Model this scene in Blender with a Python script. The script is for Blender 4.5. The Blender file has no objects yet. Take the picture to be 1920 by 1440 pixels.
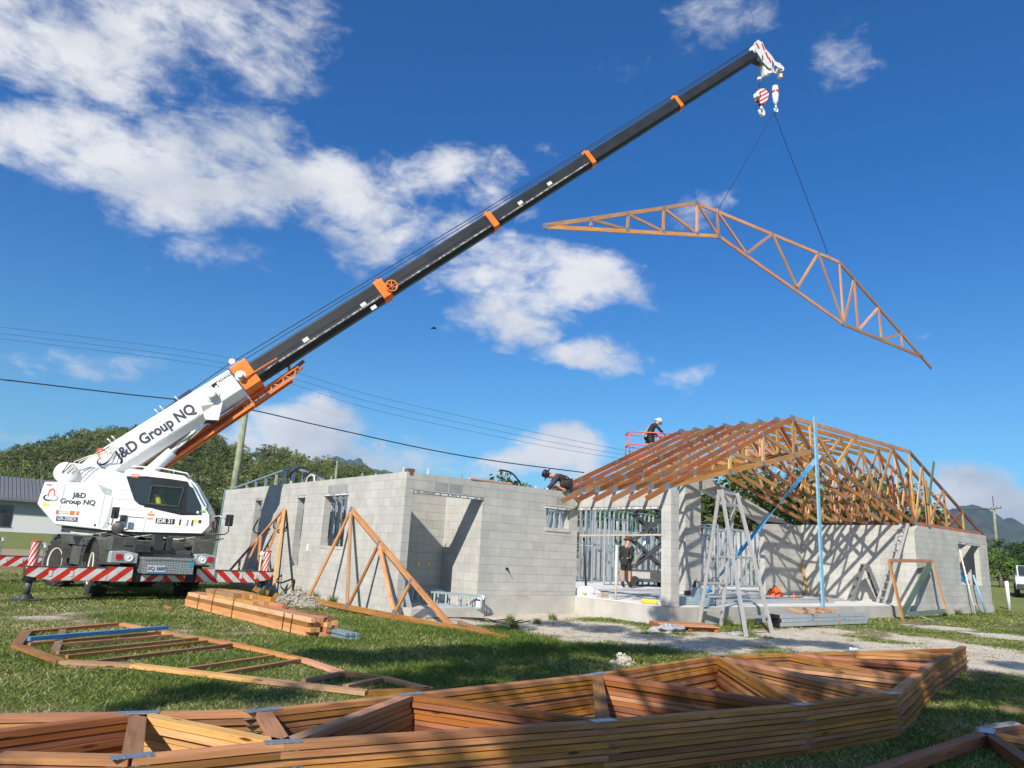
import bpy, bmesh, math, random
import numpy as np
from mathutils import Vector, Matrix, noise as mn
rad=math.radians
scene=bpy.context.scene; COL=scene.collection
D={"S":[-4.7,7.4,-0.47],"sdir":[0.90845,-0.41799,0.0],"body":[[-1.07,2.568],[-1.134,2.022],[-0.666,1.554],[0.561,1.485],[0.39,2.518],[0.065,2.653]],"cab":[[0.475,1.855],[0.379,1.5],[1.103,1.491],[2.683,1.542],[2.831,1.75],[2.794,2.015],[2.604,2.272],[2.233,2.814],[2.06,2.951],[1.356,3.018],[0.796,3.029],[0.69,2.993],[0.495,2.394]],"win":[[0.728,2.836],[0.841,2.591],[1.005,2.257],[1.131,2.16],[1.63,2.047],[2.143,1.961],[2.556,1.987],[2.339,2.523],[2.17,2.809],[1.759,2.846],[1.192,2.871]],"wopen":[[1.35,2.654],[1.334,2.2],[2.049,2.168],[2.106,2.642]],"pil":[[1.204,2.872],[1.261,2.116],[2.082,2.803],[2.118,1.959]],"JD":[-0.254,2.301],"GN":[-0.237,2.133],"GR":[-0.42,1.696],"logo":[-0.912,2.165],"JDR":[1.771,1.792],"red":[0.924,2.783],"warn":[-0.352,1.841],"ylab":[-0.873,1.949],"warn2":[2.396,1.79],"roofrail0":[0.715,3.008],"roofrail1":[2.152,2.943],"hand0":[2.279,2.776],"hand1":[2.596,2.163],"boom":{"root":[-1.144,2.835],"b1t":[-0.416,3.455],"b1b":[0.181,2.726],"mt":[0.981,4.746],"mb":[1.556,3.621],"et":[2.585,6.135],"eb":[3.264,5.325],"c0a":[2.69,6.414],"c0b":[3.605,6.047],"c1a":[6.074,9.372],"c1b":[6.914,8.82],"c2a":[9.493,12.259],"c2b":[9.922,11.618],"c3a":[12.782,15.142],"c3b":[13.15,14.502],"c4a":[16.071,18.124],"c4b":[16.431,17.39],"end":[19.51,20.53],"cylt":[2.324,4.653],"cylm":[1.485,3.644],"cylb":[0.973,3.069],"jib1":[4.361,6.499],"jib0":[0.81,3.271],"txt0":[0.089,3.284],"txt1":[1.852,4.952],"sub0":[0.218,3.053],"sub1":[1.959,4.783],"logoB":[-0.045,3.316],"tad":[2.602,5.795],"tri":[2.283,5.545],"boss1":[2.26,5.313],"boss2":[2.925,5.94]},"bn":{"boss1":[2.304,5.26],"boss2":[2.96,5.862],"tad0":[2.401,5.557],"tad1":[2.717,5.896],"tri":[2.301,5.486],"txt0":[0.196,3.352],"txt1":[1.919,4.893],"sub0":[0.336,3.042],"sub1":[2.025,4.726],"logo":[-0.029,3.333]},"M":[-3.8,4.19,-0.47],"hung":{"L":[-10.115,-1.383],"t1":[-8.49,-0.687],"t2":[-7.019,-0.058],"t3":[-5.511,0.628],"aL":[-3.983,1.314],"t5":[-3.003,1.331],"t6":[-0.075,1.372],"t7":[2.65,1.368],"aR":[4.0,1.362],"t9":[4.911,0.869],"t10":[6.543,0.076],"t11":[8.097,-0.723],"tail":[10.287,-1.807],"LB":[-10.113,-1.421],"b1":[-8.48,-0.978],"b2":[-7.052,-0.594],"b3":[-5.535,-0.187],"b4":[-3.994,0.201],"b5":[-2.938,0.415],"b6":[-1.523,0.168],"b7":[1.254,-0.41],"b8":[4.047,-1.201],"b9":[5.017,-1.231],"b10":[6.614,-1.263],"b11":[8.111,-1.346],"b12":[9.671,-1.436]},"stack":{"F1":[-7.191,-9.848],"F2":[-6.432,-9.916],"F3":[-4.308,-10.349],"F4":[-2.263,-10.661],"F5":[-0.841,-10.761],"F6":[0.47,-10.38],"F6b":[2.033,-9.936],"F7":[3.398,-9.597],"T":[5.371,-9.13],"B1":[-6.96,-8.883],"B2":[-6.251,-9.116],"B3":[-5.073,-9.039],"B4":[-2.882,-8.887],"B5":[-0.339,-8.46],"B6":[0.982,-8.642],"B7":[2.224,-8.852],"B8":[3.602,-9.081],"B9":[4.694,-9.255],"F0":[-7.721,-9.512],"B0":[-7.663,-8.616]},"flat":{"a":[-7.075,-3.046],"b":[-6.84,-1.674],"c":[-5.499,-0.807],"d":[-5.108,-2.174],"e":[-4.837,-2.842],"f":[-4.592,-3.55],"g":[-4.242,-5.139],"h":[-4.209,-6.161],"i":[-3.931,-6.597],"j":[-3.814,-7.39],"p":[-6.768,-4.456],"q":[-6.137,-4.931],"q2":[-5.225,-6.221],"q3":[-4.47,-7.26],"w1a":[-6.388,-1.542],"w1b":[-6.726,-3.621],"w2a":[-6.925,-2.924],"w2b":[-5.088,-2.011],"w3a":[-6.612,-3.085],"w3b":[-5.123,-2.463],"w4a":[-6.724,-3.769],"w4b":[-4.863,-2.866],"w5a":[-6.67,-4.091],"w5b":[-4.847,-3.197],"w6a":[-6.5,-4.575],"w6b":[-4.604,-3.588],"w7a":[-5.686,-5.353],"w7b":[-4.48,-4.742],"w8a":[-5.468,-5.765],"w8b":[-4.229,-5.109],"w9a":[-4.785,-6.422],"w9b":[-4.202,-6.164],"w10a":[-4.535,-6.897],"w10b":[-3.944,-6.619],"u1":[-6.927,-2.795],"u2":[-5.056,-1.881]},"br":{"ap":[-0.308,-11.34],"la":[-2.281,-11.39],"ra":[0.353,-11.432],"mb":[-0.283,-11.619],"rb":[-1.073,-11.852],"dk0":[1.683,-10.804],"dk1":[1.337,-11.142],"sand":[0.418,-11.25],"rock":[-0.005,-6.604],"s1":[16.571,-4.198],"s2":[14.924,-6.563],"s3":[14.833,-5.215],"s4":[12.462,-4.849],"s5":[12.674,-5.15]},"leanA":{"ap":[-0.071,2.438,1.841],"l":[-0.744,2.862,-0.291],"pt":[-0.086,2.42,1.783],"pb":[-0.555,1.177,-0.342],"r":[-0.146,-2.377,-0.414],"j":[-0.105,0.803,1.048],"w1b":[-0.54,1.121,-0.314],"w2b":[-0.345,-0.539,-0.333],"k":[-0.134,-0.756,0.3],"w3b":[-0.344,-0.572,-0.345],"b0":[-0.767,2.93,-0.344],"b1":[0.027,-3.906,-0.454],"x0":[-0.099,-2.337,-0.236],"x1":[-0.039,-3.29,-0.425]},"leanB":{"ap":[-0.077,6.792,1.913],"l":[-0.609,9.108,0.076],"l2":[-0.732,9.512,-0.334],"p1":[-0.857,4.841,-0.126],"p2":[-0.849,6.231,-0.274],"s1a":[-0.308,7.789,1.115],"s1b":[-0.825,6.244,-0.203],"d1a":[-0.326,7.894,1.049],"d1b":[-0.741,7.83,-0.154],"m":[-0.52,8.716,0.383],"mb":[-0.754,7.956,-0.207],"b0":[-0.75,8.663,-0.281],"b1":[-0.967,4.249,-0.375]},"leanC":{"bl":[15.249,-3.95,-0.389],"br":[18.986,-3.75,-0.21],"tl":[15.466,-3.55,1.385],"tr":[19.142,-3.37,1.486],"g0":[15.316,-3.904,-0.194],"g1":[18.88,-3.399,1.407],"gb0":[15.717,-3.888,-0.199],"gb1":[18.9,-3.739,-0.142]},"pack":[[-3.619,2.626,-0.47],[-3.197,-2.97,-0.47],[-2.561,-2.563,-0.47]],"pad":[-6.429,3.793,-0.47],"steel0":[8.021,-4.09,-0.41],"steel1":[12.159,-4.347,-0.37],"pallet0":[4.249,-3.603,-0.44],"pallet1":[5.465,-4.234,-0.43],"bag":[7.97,2.229,0.03],"lad_a":[6.17,-2.782,-0.43],"lad_b":[6.756,-3.11,-0.43],"lad_c":[5.31,-5.124,-0.43],"lad_d":[6.439,-5.021,-0.43],"blue":[14.368,-1.858,-0.38],"heap":[-0.736,3.443,-0.4],"pipe":[27.605,-2.905,-0.26],"car":[37.215,-0.472,-0.2],"sl1":[6.545,-2.854,0.05],"sl2":[5.109,-4.63,0.05],"smframe0":[2.475,1.798,-0.3],"smframe1":[2.266,0.09,-0.4],"lad_top":[[6.38,-3.76,2.719],[7.503,-3.486,2.78]],"fA_1":[10.794,5.632,3.063],"fA_2":[13.978,4.406,3.161],"fB_1":[19.586,7.974,2.706],"fB_2":[24.568,6.58,3.005],"fB_2b":[25.071,6.983,0.341],"fB_1b":[20.062,8.354,0.191],"fA_1b":[11.331,6.061,0.223],"fA_2b":[14.508,4.829,0.359],"fgreenpole0":[19.917,7.826,2.329],"fgreenpole1":[19.305,7.496,5.035],"cable":[[-25.002,41.064,9.297],[-7.982,23.126,7.042],[-6.865,23.52,7.159],[-2.476,23.913,7.416],[3.41,24.407,7.767],[10.348,29.244,8.309],[22.27,35.401,8.815],[34.492,41.24,9.594],[52.222,47.838,10.829]],"tl":[[[-83.995,227.861,46.717],[-9.056,170.386,41.841],[35.807,136.378,37.587],[59.869,119.281,31.493],[87.371,99.343,25.851],[105.596,85.964,22.67]],[[-83.749,228.058,45.411],[-8.809,170.583,40.536],[36.053,136.576,36.282],[60.137,119.495,30.079],[87.618,99.54,24.545],[105.76,86.095,21.799]],[[-83.543,228.223,44.323],[-8.603,170.747,39.448],[36.259,136.74,35.194],[60.404,119.708,28.664],[87.824,99.705,23.457],[105.925,86.227,20.929]]],"poleL":[[4.166,25.152,3.296],[3.926,23.899,8.108]],"poleR":[[97.77,19.734,2.526],[95.917,19.009,9.805]],"poleF":[[31.087,70.311,8.75],[30.603,70.008,11.031]],"bird":[21.913,35.257,18.95],"clouds":[[[-0.0094,0.8532,0.5215],[5.388,-1.321,2.23],[3.07,8.037,-13.174],0.78],[[0.1654,0.7946,0.5842],[7.122,-3.076,2.127],[4.882,9.245,-14.044],0.68],[[0.1001,0.8599,0.5006],[10.827,-3.364,3.547],[9.896,19.924,-36.456],0.2],[[0.2598,0.745,0.6144],[15.173,-8.26,3.509],[8.12,12.903,-19.195],0.45],[[0.0393,0.907,0.4193],[9.915,-2.0,3.329],[4.584,9.126,-20.327],0.8],[[0.1607,0.8913,0.4239],[7.745,-2.41,2.073],[4.561,7.509,-17.664],1.05],[[0.224,0.8383,0.497],[12.976,-5.447,3.247],[5.675,9.177,-18.17],0.8],[[0.2954,0.8446,0.4466],[5.832,-2.693,1.185],[6.143,8.559,-20.423],0.9],[[0.4462,0.7527,0.4841],[9.677,-6.542,1.167],[7.151,8.253,-19.581],0.85],[[0.3967,0.8232,0.4061],[8.753,-4.904,1.304],[8.446,9.969,-28.733],0.7],[[0.5142,0.7118,0.4785],[15.629,-12.204,1.21],[7.938,8.31,-21.065],0.6],[[0.5291,0.7582,0.3811],[9.062,-6.765,0.768],[5.329,5.314,-18.157],0.7],[[0.6203,0.6937,0.3662],[7.695,-7.083,0.279],[5.3,4.767,-18.204],0.95],[[0.5829,0.7489,0.3151],[11.587,-9.414,0.764],[4.871,4.396,-19.703],0.9],[[0.6511,0.6528,0.3873],[16.159,-16.32,0.129],[10.033,8.745,-31.932],0.7],[[0.6712,0.6892,0.273],[8.365,-8.316,0.272],[9.393,7.758,-43.291],0.8],[[0.763,0.5963,0.2493],[15.847,-20.358,-0.171],[11.03,8.801,-55.649],0.5],[[0.3742,0.9157,0.1465],[12.632,-5.426,1.324],[4.48,2.463,-27.53],1.2],[[0.3209,0.9416,0.1022],[11.845,-4.206,1.156],[4.372,1.485,-28.39],0.8],[[0.4596,0.8811,0.1113],[7.666,-4.116,0.649],[5.8,2.195,-42.724],0.8],[[0.657,0.7426,0.1296],[10.552,-9.519,0.642],[4.544,2.69,-39.576],1.1],[[0.6197,0.7773,0.1088],[7.474,-6.074,0.5],[6.598,3.054,-61.461],0.55],[[0.1052,0.9779,0.1807],[11.936,-1.705,2.097],[11.168,9.436,-58.633],0.45],[[0.0623,0.9932,0.0988],[27.96,-2.196,3.727],[13.41,6.191,-72.969],0.5],[[0.9527,0.294,0.0773],[4.464,-14.636,0.163],[1.362,3.169,-30.0],1.5],[[0.6321,0.441,0.6372],[11.378,-13.572,-1.983],[14.656,10.817,-22.157],0.6],[[0.7409,0.3193,0.5909],[16.805,-26.854,-6.716],[16.397,9.415,-25.804],0.45],[[0.7128,0.5218,0.4686],[15.208,-19.395,-1.711],[18.185,13.935,-43.533],0.5],[[0.2191,0.907,0.3597],[18.478,-6.133,4.036],[6.743,9.236,-27.672],0.5],[[0.8999,0.3244,0.2915],[11.159,-28.111,-3.452],[14.761,10.189,-57.567],0.25],[[0.5741,0.5563,0.6008],[26.314,-26.281,-1.018],[28.616,25.544,-51.329],0.2],[[0.5416,0.6585,0.5226],[26.72,-23.061,1.128],[27.367,27.295,-63.224],0.25],[[0.0013,0.9234,0.3839],[21.077,-3.082,7.198],[6.565,12.96,-31.45],0.6]],"hill":[[-4.47,0.0466],[0.32,0.0631],[2.99,0.0722],[4.63,0.0842],[6.33,0.0979],[8.46,0.1091],[12.1,0.1181],[15.7,0.1169],[18.38,0.1105],[21.11,0.1078],[23.53,0.1014],[25.59,0.0948],[27.68,0.0866],[30.25,0.0714],[33.27,0.0492]],"bluehill":[[21.33,0.0747],[23.13,0.1008],[24.68,0.1103],[26.13,0.1079],[27.62,0.0982],[30.16,0.0896],[34.43,0.0759],[40.39,0.0632]],"mount":[[65.2,0.0399],[67.24,0.057],[68.55,0.0658],[70.14,0.0726],[71.22,0.0772],[71.72,0.0743],[72.36,0.0672],[73.33,0.0603],[74.43,0.0561],[76.0,0.0464],[79.75,0.0429]],"treesR":[[72.68,0.0434,75],[73.57,0.0404,80],[72.34,0.0325,60],[74.52,0.0456,80],[71.74,0.0291,85]],"treesB":[[44.99,0.078,60],[47.07,0.0832,62],[49.33,0.0884,58],[53.97,0.1089,50],[56.14,0.1182,46],[58.26,0.1259,48],[60.48,0.111,52],[62.62,0.1012,56],[64.76,0.1149,55],[66.1,0.1084,60],[67.29,0.073,62],[37.31,0.1009,70],[41.58,0.0973,75],[51.97,0.0828,60]],"azL":[3.23,0.0496],"azR":[74.16,0.1108],"van":[[4.34,0.1136],[40.49,0.0272]],"shade":[[-14.0,-10.36,7.96,0.32],[-13.99,-11.05,8.27,0.42],[-12.21,-10.35,7.43,0.45],[-11.97,-10.56,7.87,0.4],[-12.88,-11.97,8.65,0.5],[-11.76,-11.45,8.65,0.5],[-10.29,-11.71,7.09,0.45],[-8.68,-10.9,7.26,0.5],[-7.24,-10.81,6.94,0.45],[-7.07,-11.26,7.73,0.5],[-7.74,-7.43,6.9,0.35],[-8.35,-8.24,8.58,0.4],[-7.86,-9.21,8.56,0.45],[-6.49,-9.76,7.4,0.4],[-6.37,-11.72,8.21,0.4],[-4.99,-11.68,8.04,0.4],[-11.66,-11.43,6.89,0.35],[-12.46,-12.78,7.97,0.35],[-13.99,-11.77,7.36,0.25],[-15.88,-12.07,7.68,0.3],[-14.95,-12.28,7.41,0.25],[-6.64,-9.62,9.46,0.25],[-13.94,-15.9,7.73,0.3],[-12.62,-15.51,7.16,0.4],[-12.96,-16.11,7.94,0.4],[-12.85,-16.4,8.42,0.35],[-11.84,-16.23,7.46,0.4],[-10.39,-15.93,7.29,0.4],[-9.64,-16.11,7.63,0.45],[-12.19,-17.45,8.74,0.4],[-8.67,-16.55,8.82,0.45],[-6.78,-16.2,8.2,0.45],[-7.86,-15.89,8.67,0.35],[-11.92,-17.8,8.55,0.4],[-3.24,-14.93,7.61,0.3],[-11.13,-16.44,7.03,0.3],[-12.53,-16.81,8.16,0.2],[-15.18,-16.0,7.97,0.12],[-13.99,-15.9,7.57,0.25],[-12.64,-15.11,7.3,0.25],[-12.45,-15.37,7.66,0.3],[-10.22,-15.42,7.79,0.3],[-15.21,-14.84,7.39,0.15],[-16.29,-12.34,7.43,0.15],[-17.69,-14.97,7.77,0.2],[-18.16,-16.18,8.58,0.12],[-8.85,-15.34,8.03,0.3],[-7.86,-15.39,7.41,0.22],[-6.53,-15.2,7.4,0.18],[-9.63,-16.05,7.76,0.25],[-10.8,-16.3,7.26,0.4],[-11.88,-16.41,7.25,0.4],[-13.07,-16.64,7.88,0.35],[-9.01,-16.0,7.02,0.4],[-9.15,-16.56,7.82,0.3],[-11.52,-16.06,7.57,0.3],[-6.09,-15.66,8.27,0.4],[-15.12,-16.18,8.35,0.3],[-6.78,-11.41,8.24,0.4],[-4.69,-12.51,8.24,0.4],[-13.62,-12.21,7.6,0.35],[-14.12,-13.22,8.19,0.35],[-11.34,-13.01,7.53,0.35],[-13.0,-16.23,8.0,0.15],[-15.03,-15.61,7.5,0.13],[-13.04,-16.19,7.74,0.12]],"sand":[[2.24,0.37,0.8],[2.11,-0.83,1.0],[2.67,-1.47,1.0],[2.28,-2.93,1.1],[3.47,-2.67,1.1],[2.65,-4.32,1.0],[1.31,-4.39,0.5],[3.12,-4.84,1.0],[3.47,-5.55,1.0],[4.83,-5.68,1.1],[6.97,-5.35,1.3],[6.03,-6.55,1.2],[6.52,-7.15,1.2],[9.21,-6.82,1.2],[8.81,-7.81,1.1],[8.02,-8.83,1.1],[7.04,-9.46,1.2],[5.53,-8.34,0.9],[13.11,-7.33,0.8],[13.87,-5.46,0.8],[9.27,-4.86,0.5],[0.72,-1.18,0.6],[5.15,-4.46,0.6]],"dirt":[[-6.02,1.15,0.5],[-5.82,-0.2,0.5],[-4.83,-1.53,0.5],[-5.21,-2.14,0.4],[-4.16,-2.03,0.4],[-4.9,-3.69,0.4],[-6.84,-2.36,0.4],[-5.7,-5.4,0.25],[-6.31,0.71,0.5],[-1.09,-9.35,0.4],[2.97,-5.92,0.5],[-2.85,-0.65,0.3]]}

# ---------------- camera ----------------
R_=Vector((0.7772829,-0.6269745,0.0522900)); U_=Vector((-0.1837955,-0.1467974,0.9719412)); F_=Vector((0.6017063,0.7650840,0.2293382))
cam=bpy.data.cameras.new('camera'); co=bpy.data.objects.new('camera',cam); COL.objects.link(co)
co.matrix_world=Matrix(((R_.x,U_.x,-F_.x,-8.217),(R_.y,U_.y,-F_.y,-14.091),(R_.z,U_.z,-F_.z,1.008),(0,0,0,1)))
cam.sensor_width=36; cam.lens=1340/1920*36; cam.clip_start=.05; cam.clip_end=20000
scene.camera=co
# ---------------- exposure / world / sun ----------------
vs=scene.view_settings; vs.view_transform='Standard'; vs.look='None'; vs.exposure=0.45; vs.gamma=1
SD=Vector((1,.556,-.81)).normalized()
W=bpy.data.worlds.new('World'); scene.world=W; W.use_nodes=True
def world():
    nt=W.node_tree; N=nt.nodes; L=nt.links; N.clear()
    out=N.new('ShaderNodeOutputWorld'); bg=N.new('ShaderNodeBackground'); bg2=N.new('ShaderNodeBackground'); mx=N.new('ShaderNodeMixShader')
    sky=N.new('ShaderNodeTexSky'); sky.sky_type='NISHITA'; sky.sun_disc=False
    sky.sun_elevation=rad(35.3); sky.sun_rotation=math.atan2(-SD.x,-SD.y)%(2*math.pi)
    sky.altitude=0; sky.air_density=1.0; sky.dust_density=.35; sky.ozone_density=3.0
    tint=N.new('ShaderNodeMix'); tint.data_type='RGBA'; tint.blend_type='MULTIPLY'; tint.inputs[0].default_value=1
    tcs=N.new('ShaderNodeTexCoord'); sps=N.new('ShaderNodeSeparateXYZ'); L.new(tcs.outputs['Generated'],sps.inputs[0]); mrs=N.new('ShaderNodeMapRange'); mrs.interpolation_type='SMOOTHSTEP'; mrs.inputs[1].default_value=.02; mrs.inputs[2].default_value=.50; L.new(sps.outputs['Z'],mrs.inputs[0])
    tm=N.new('ShaderNodeMix'); tm.data_type='RGBA'; tm.inputs[6].default_value=(.36,.70,.84,1); tm.inputs[7].default_value=(.11,.51,.90,1); L.new(mrs.outputs[0],tm.inputs[0]); L.new(tm.outputs[2],tint.inputs[7]); L.new(sky.outputs[0],tint.inputs[6]); L.new(tint.outputs[2],bg.inputs[0]); bg.inputs[1].default_value=.115
    tc=N.new('ShaderNodeTexCoord')
    def math_(op,a,b=None,c=None,clamp=False):
        m=N.new('ShaderNodeMath'); m.operation=op; m.use_clamp=clamp
        for i,v in enumerate((a,b,c)):
            if v is None: continue
            if isinstance(v,(int,float)): m.inputs[i].default_value=v
            else: L.new(v,m.inputs[i])
        return m.outputs[0]
    def vm(op,a,b=None):
        m=N.new('ShaderNodeVectorMath'); m.operation=op
        for i,v in enumerate((a,b)):
            if v is None: continue
            if isinstance(v,(tuple,list)): m.inputs[i].default_value=v
            elif isinstance(v,(int,float)): m.inputs[3].default_value=v
            else: L.new(v,m.inputs[i])
        return m
    nrm=vm('NORMALIZE',tc.outputs['Generated']).outputs[0]
    # warp the directions a little so the cloud outlines are ragged
    wn=N.new('ShaderNodeTexNoise'); wn.inputs['Scale'].default_value=7; wn.inputs['Detail'].default_value=5; L.new(nrm,wn.inputs['Vector'])
    wv=vm('SUBTRACT',wn.outputs['Color'],(.5,.5,.5)).outputs[0]
    sc=vm('SCALE',wv); sc.inputs[3].default_value=.13
    d=vm('ADD',nrm,sc.outputs[0]).outputs[0]
    tot=None
    for c0,a,b,w in D['clouds']:
        df=vm('SUBTRACT',d,tuple(c0)).outputs[0]
        x=vm('DOT_PRODUCT',df,tuple(a)).outputs['Value']; y=vm('DOT_PRODUCT',df,tuple(b)).outputs['Value']
        r2=math_('ADD',math_('MULTIPLY',x,x),math_('MULTIPLY',y,y))
        f=math_('MULTIPLY',math_('POWER',math_('SUBTRACT',1.0,math_('MULTIPLY',r2,.42),clamp=True),1.3),w)
        fr=vm('DOT_PRODUCT',nrm,tuple(c0)).outputs['Value']
        f=math_('MULTIPLY',f,math_('GREATER_THAN',fr,.3))
        tot=f if tot is None else math_('MAXIMUM',tot,f)
    # clouds elsewhere in the sky
    nb=N.new('ShaderNodeTexNoise'); nb.inputs['Scale'].default_value=2.2; nb.inputs['Detail'].default_value=3; L.new(nrm,nb.inputs['Vector'])
    behind=math_('MULTIPLY',math_('LESS_THAN',vm('DOT_PRODUCT',nrm,(F_.x,F_.y,0)).outputs['Value'],.25),math_('MULTIPLY',math_('SUBTRACT',nb.outputs[0],.45,clamp=True),4))
    tot=math_('MAXIMUM',tot,behind)
    n1=N.new('ShaderNodeTexNoise'); n1.inputs['Scale'].default_value=7.5; n1.inputs['Detail'].default_value=13; n1.inputs['Roughness'].default_value=.64; n1.inputs['Distortion'].default_value=.25
    st=vm('MULTIPLY',nrm,(1,1,1.9)).outputs[0]; L.new(st,n1.inputs['Vector'])
    dens=math_('ADD',math_('MULTIPLY',tot,1.75),math_('MULTIPLY',math_('SUBTRACT',n1.outputs[0],.5),3.4))
    n5=N.new('ShaderNodeTexNoise'); n5.inputs['Scale'].default_value=26; n5.inputs['Detail'].default_value=8; n5.inputs['Roughness'].default_value=.6; n5.inputs['Distortion'].default_value=.6; L.new(st,n5.inputs['Vector']); dens=math_('ADD',dens,math_('MULTIPLY',math_('SUBTRACT',n5.outputs[0],.5),1.5))
    mr=N.new('ShaderNodeMapRange'); mr.interpolation_type='SMOOTHSTEP'; mr.inputs[1].default_value=.26; mr.inputs[2].default_value=1.75; L.new(dens,mr.inputs[0])
    mask=math_('MULTIPLY',mr.outputs[0],math_('GREATER_THAN',tot,.001))
    mask=math_('MULTIPLY',mask,.96)
    n2=N.new('ShaderNodeTexNoise'); n2.inputs['Scale'].default_value=5; n2.inputs['Detail'].default_value=6
    st2=vm('ADD',st,(0.02,0.03,0.11)).outputs[0]; L.new(st2,n2.inputs['Vector'])
    mr2=N.new('ShaderNodeMapRange'); mr2.inputs[1].default_value=.34; mr2.inputs[2].default_value=.56; L.new(n2.outputs[0],mr2.inputs[0])
    cc=N.new('ShaderNodeMix'); cc.data_type='RGBA'; cc.inputs[6].default_value=(.46,.51,.60,1); cc.inputs[7].default_value=(.80,.81,.83,1); L.new(mr2.outputs[0],cc.inputs[0])
    L.new(cc.outputs[2],bg2.inputs[0]); bg2.inputs[1].default_value=.80
    L.new(mask,mx.inputs[0]); L.new(bg.outputs[0],mx.inputs[1]); L.new(bg2.outputs[0],mx.inputs[2]); L.new(mx.outputs[0],out.inputs[0])
world()
sun=bpy.data.lights.new('sun','SUN'); so=bpy.data.objects.new('sun',sun); COL.objects.link(so)
sun.energy=4.8; sun.angle=rad(.5); sun.color=(1,.94,.84)
so.rotation_euler=SD.to_track_quat('-Z','Y').to_euler()
random.seed(7); RNG=np.random.RandomState(11)
V=Vector
# ---------------- mesh helpers ----------------
class MB:
    def __init__(s): s.v=[]; s.f=[]; s.uv=[]; s.mi=[]; s.cur=0
    def face(s,pts,uvs=None,m=None):
        i=len(s.v); s.v+= [tuple(p) for p in pts]; s.f.append(tuple(range(i,i+len(pts))))
        if uvs is None:
            a=V(pts[1])-V(pts[0]); b=V(pts[2])-V(pts[0]); n=a.cross(b); ax=max(range(3),key=lambda k:abs(n[k]))
            uvs=[((p[1],p[2]),(p[0],p[2]),(p[0],p[1]))[ax] for p in pts]
        s.uv+=list(uvs); s.mi.append(s.cur if m is None else m); return s
    def hexa(s,c,uvf=None):
        # c: 8 corners, bottom 0-3 ccw, top 4-7
        for q in ((3,2,1,0),(4,5,6,7),(0,1,5,4),(1,2,6,5),(2,3,7,6),(3,0,4,7)): s.face([c[k] for k in q],None if uvf is None else [uvf(c[k],q) for k in q])
        return s
    def box(s,a,b):
        x0,x1=sorted((a[0],b[0])); y0,y1=sorted((a[1],b[1])); z0,z1=sorted((a[2],b[2]))
        return s.hexa([(x0,y0,z0),(x1,y0,z0),(x1,y1,z0),(x0,y1,z0),(x0,y0,z1),(x1,y0,z1),(x1,y1,z1),(x0,y1,z1)])
    def bar(s,p,q,w,t,n=(0,0,1)):
        # w is measured square to n, t along n
        p=V(p); q=V(q); d=(q-p); L=d.length
        if L<1e-6: return s
        d/=L; n=V(n); n=(n-d*n.dot(d))
        if n.length<1e-4: n=V((1,0,0)); n=(n-d*n.dot(d))
        n.normalize(); x=n.cross(d); ou=random.random()*50; ov=random.random()*50
        cr=[(-1,-1),(1,-1),(1,1),(-1,1)]; P=[[c+x*(a*w/2)+n*(b*t/2) for a,b in cr] for c in (p,q)]
        per=[0,w,w+t,2*w+t,2*w+2*t]
        for k in range(4):
            l=(k+1)%4
            s.face([P[0][k],P[0][l],P[1][l],P[1][k]],[(ou,ov+per[k]),(ou,ov+per[k+1]),(ou+L,ov+per[k+1]),(ou+L,ov+per[k])])
        s.face([P[0][3],P[0][2],P[0][1],P[0][0]],[(ou,ov),(ou+.01,ov+w),(ou+.02,ov),(ou,ov+.02)]); s.face([P[1][k] for k in range(4)],[(ou,ov),(ou+.01,ov+w),(ou+.02,ov),(ou,ov+.02)])
        return s
    def prism(s,poly,ext,mat=None):
        # poly: list of 3-D points, ext: vector
        e=V(ext); a=[V(p) for p in poly]; b=[p+e for p in a]; n=len(a)
        s.face(a[::-1]); s.face(b)
        for k in range(n):
            l=(k+1)%n; s.face([a[k],a[l],b[l],b[k]])
        return s
    def tube(s,path,r,n=8,cap=True):
        path=[V(p) for p in path]; rs=r if isinstance(r,(list,tuple)) else [r]*len(path); rings=[]; prev=None; Ls=0; ls=[]
        for i,p in enumerate(path):
            d=(path[min(i+1,len(path)-1)]-path[max(i-1,0)])
            d=d.normalized() if d.length>1e-9 else V((0,0,1))
            x=prev if prev is not None else (V((0,0,1)) if abs(d.z)<.9 else V((1,0,0)))
            x=(x-d*x.dot(d)); x=x.normalized() if x.length>1e-6 else d.orthogonal().normalized(); prev=x; y=d.cross(x)
            rings.append([p+(x*math.cos(2*math.pi*k/n)+y*math.sin(2*math.pi*k/n))*rs[i] for k in range(n)])
            if i: Ls+=(p-path[i-1]).length
            ls.append(Ls)
        for i in range(len(path)-1):
            for k in range(n):
                l=(k+1)%n; s.face([rings[i][k],rings[i][l],rings[i+1][l],rings[i+1][k]],[(ls[i],k/n),(ls[i],(k+1)/n),(ls[i+1],(k+1)/n),(ls[i+1],k/n)])
        if cap:
            s.face(rings[0][::-1]); s.face(rings[-1])
        return s
    def lathe(s,c,prof,axis=(0,0,1),n=16):
        c=V(c); ax=V(axis).normalized(); x=ax.orthogonal().normalized(); y=ax.cross(x)
        rg=[[c+ax*h+(x*math.cos(2*math.pi*k/n)+y*math.sin(2*math.pi*k/n))*r for k in range(n)] for r,h in prof]
        for i in range(len(rg)-1):
            for k in range(n):
                l=(k+1)%n; s.face([rg[i][k],rg[i][l],rg[i+1][l],rg[i+1][k]],[(k/n,prof[i][1]),((k+1)/n,prof[i][1]),((k+1)/n,prof[i+1][1]),(k/n,prof[i+1][1])])
        if prof[0][0]>1e-4: s.face(rg[0][::-1])
        if prof[-1][0]>1e-4: s.face(rg[-1])
        return s
    def xf(s,M): s.v=[tuple(M@V(p)) for p in s.v]; return s
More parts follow.
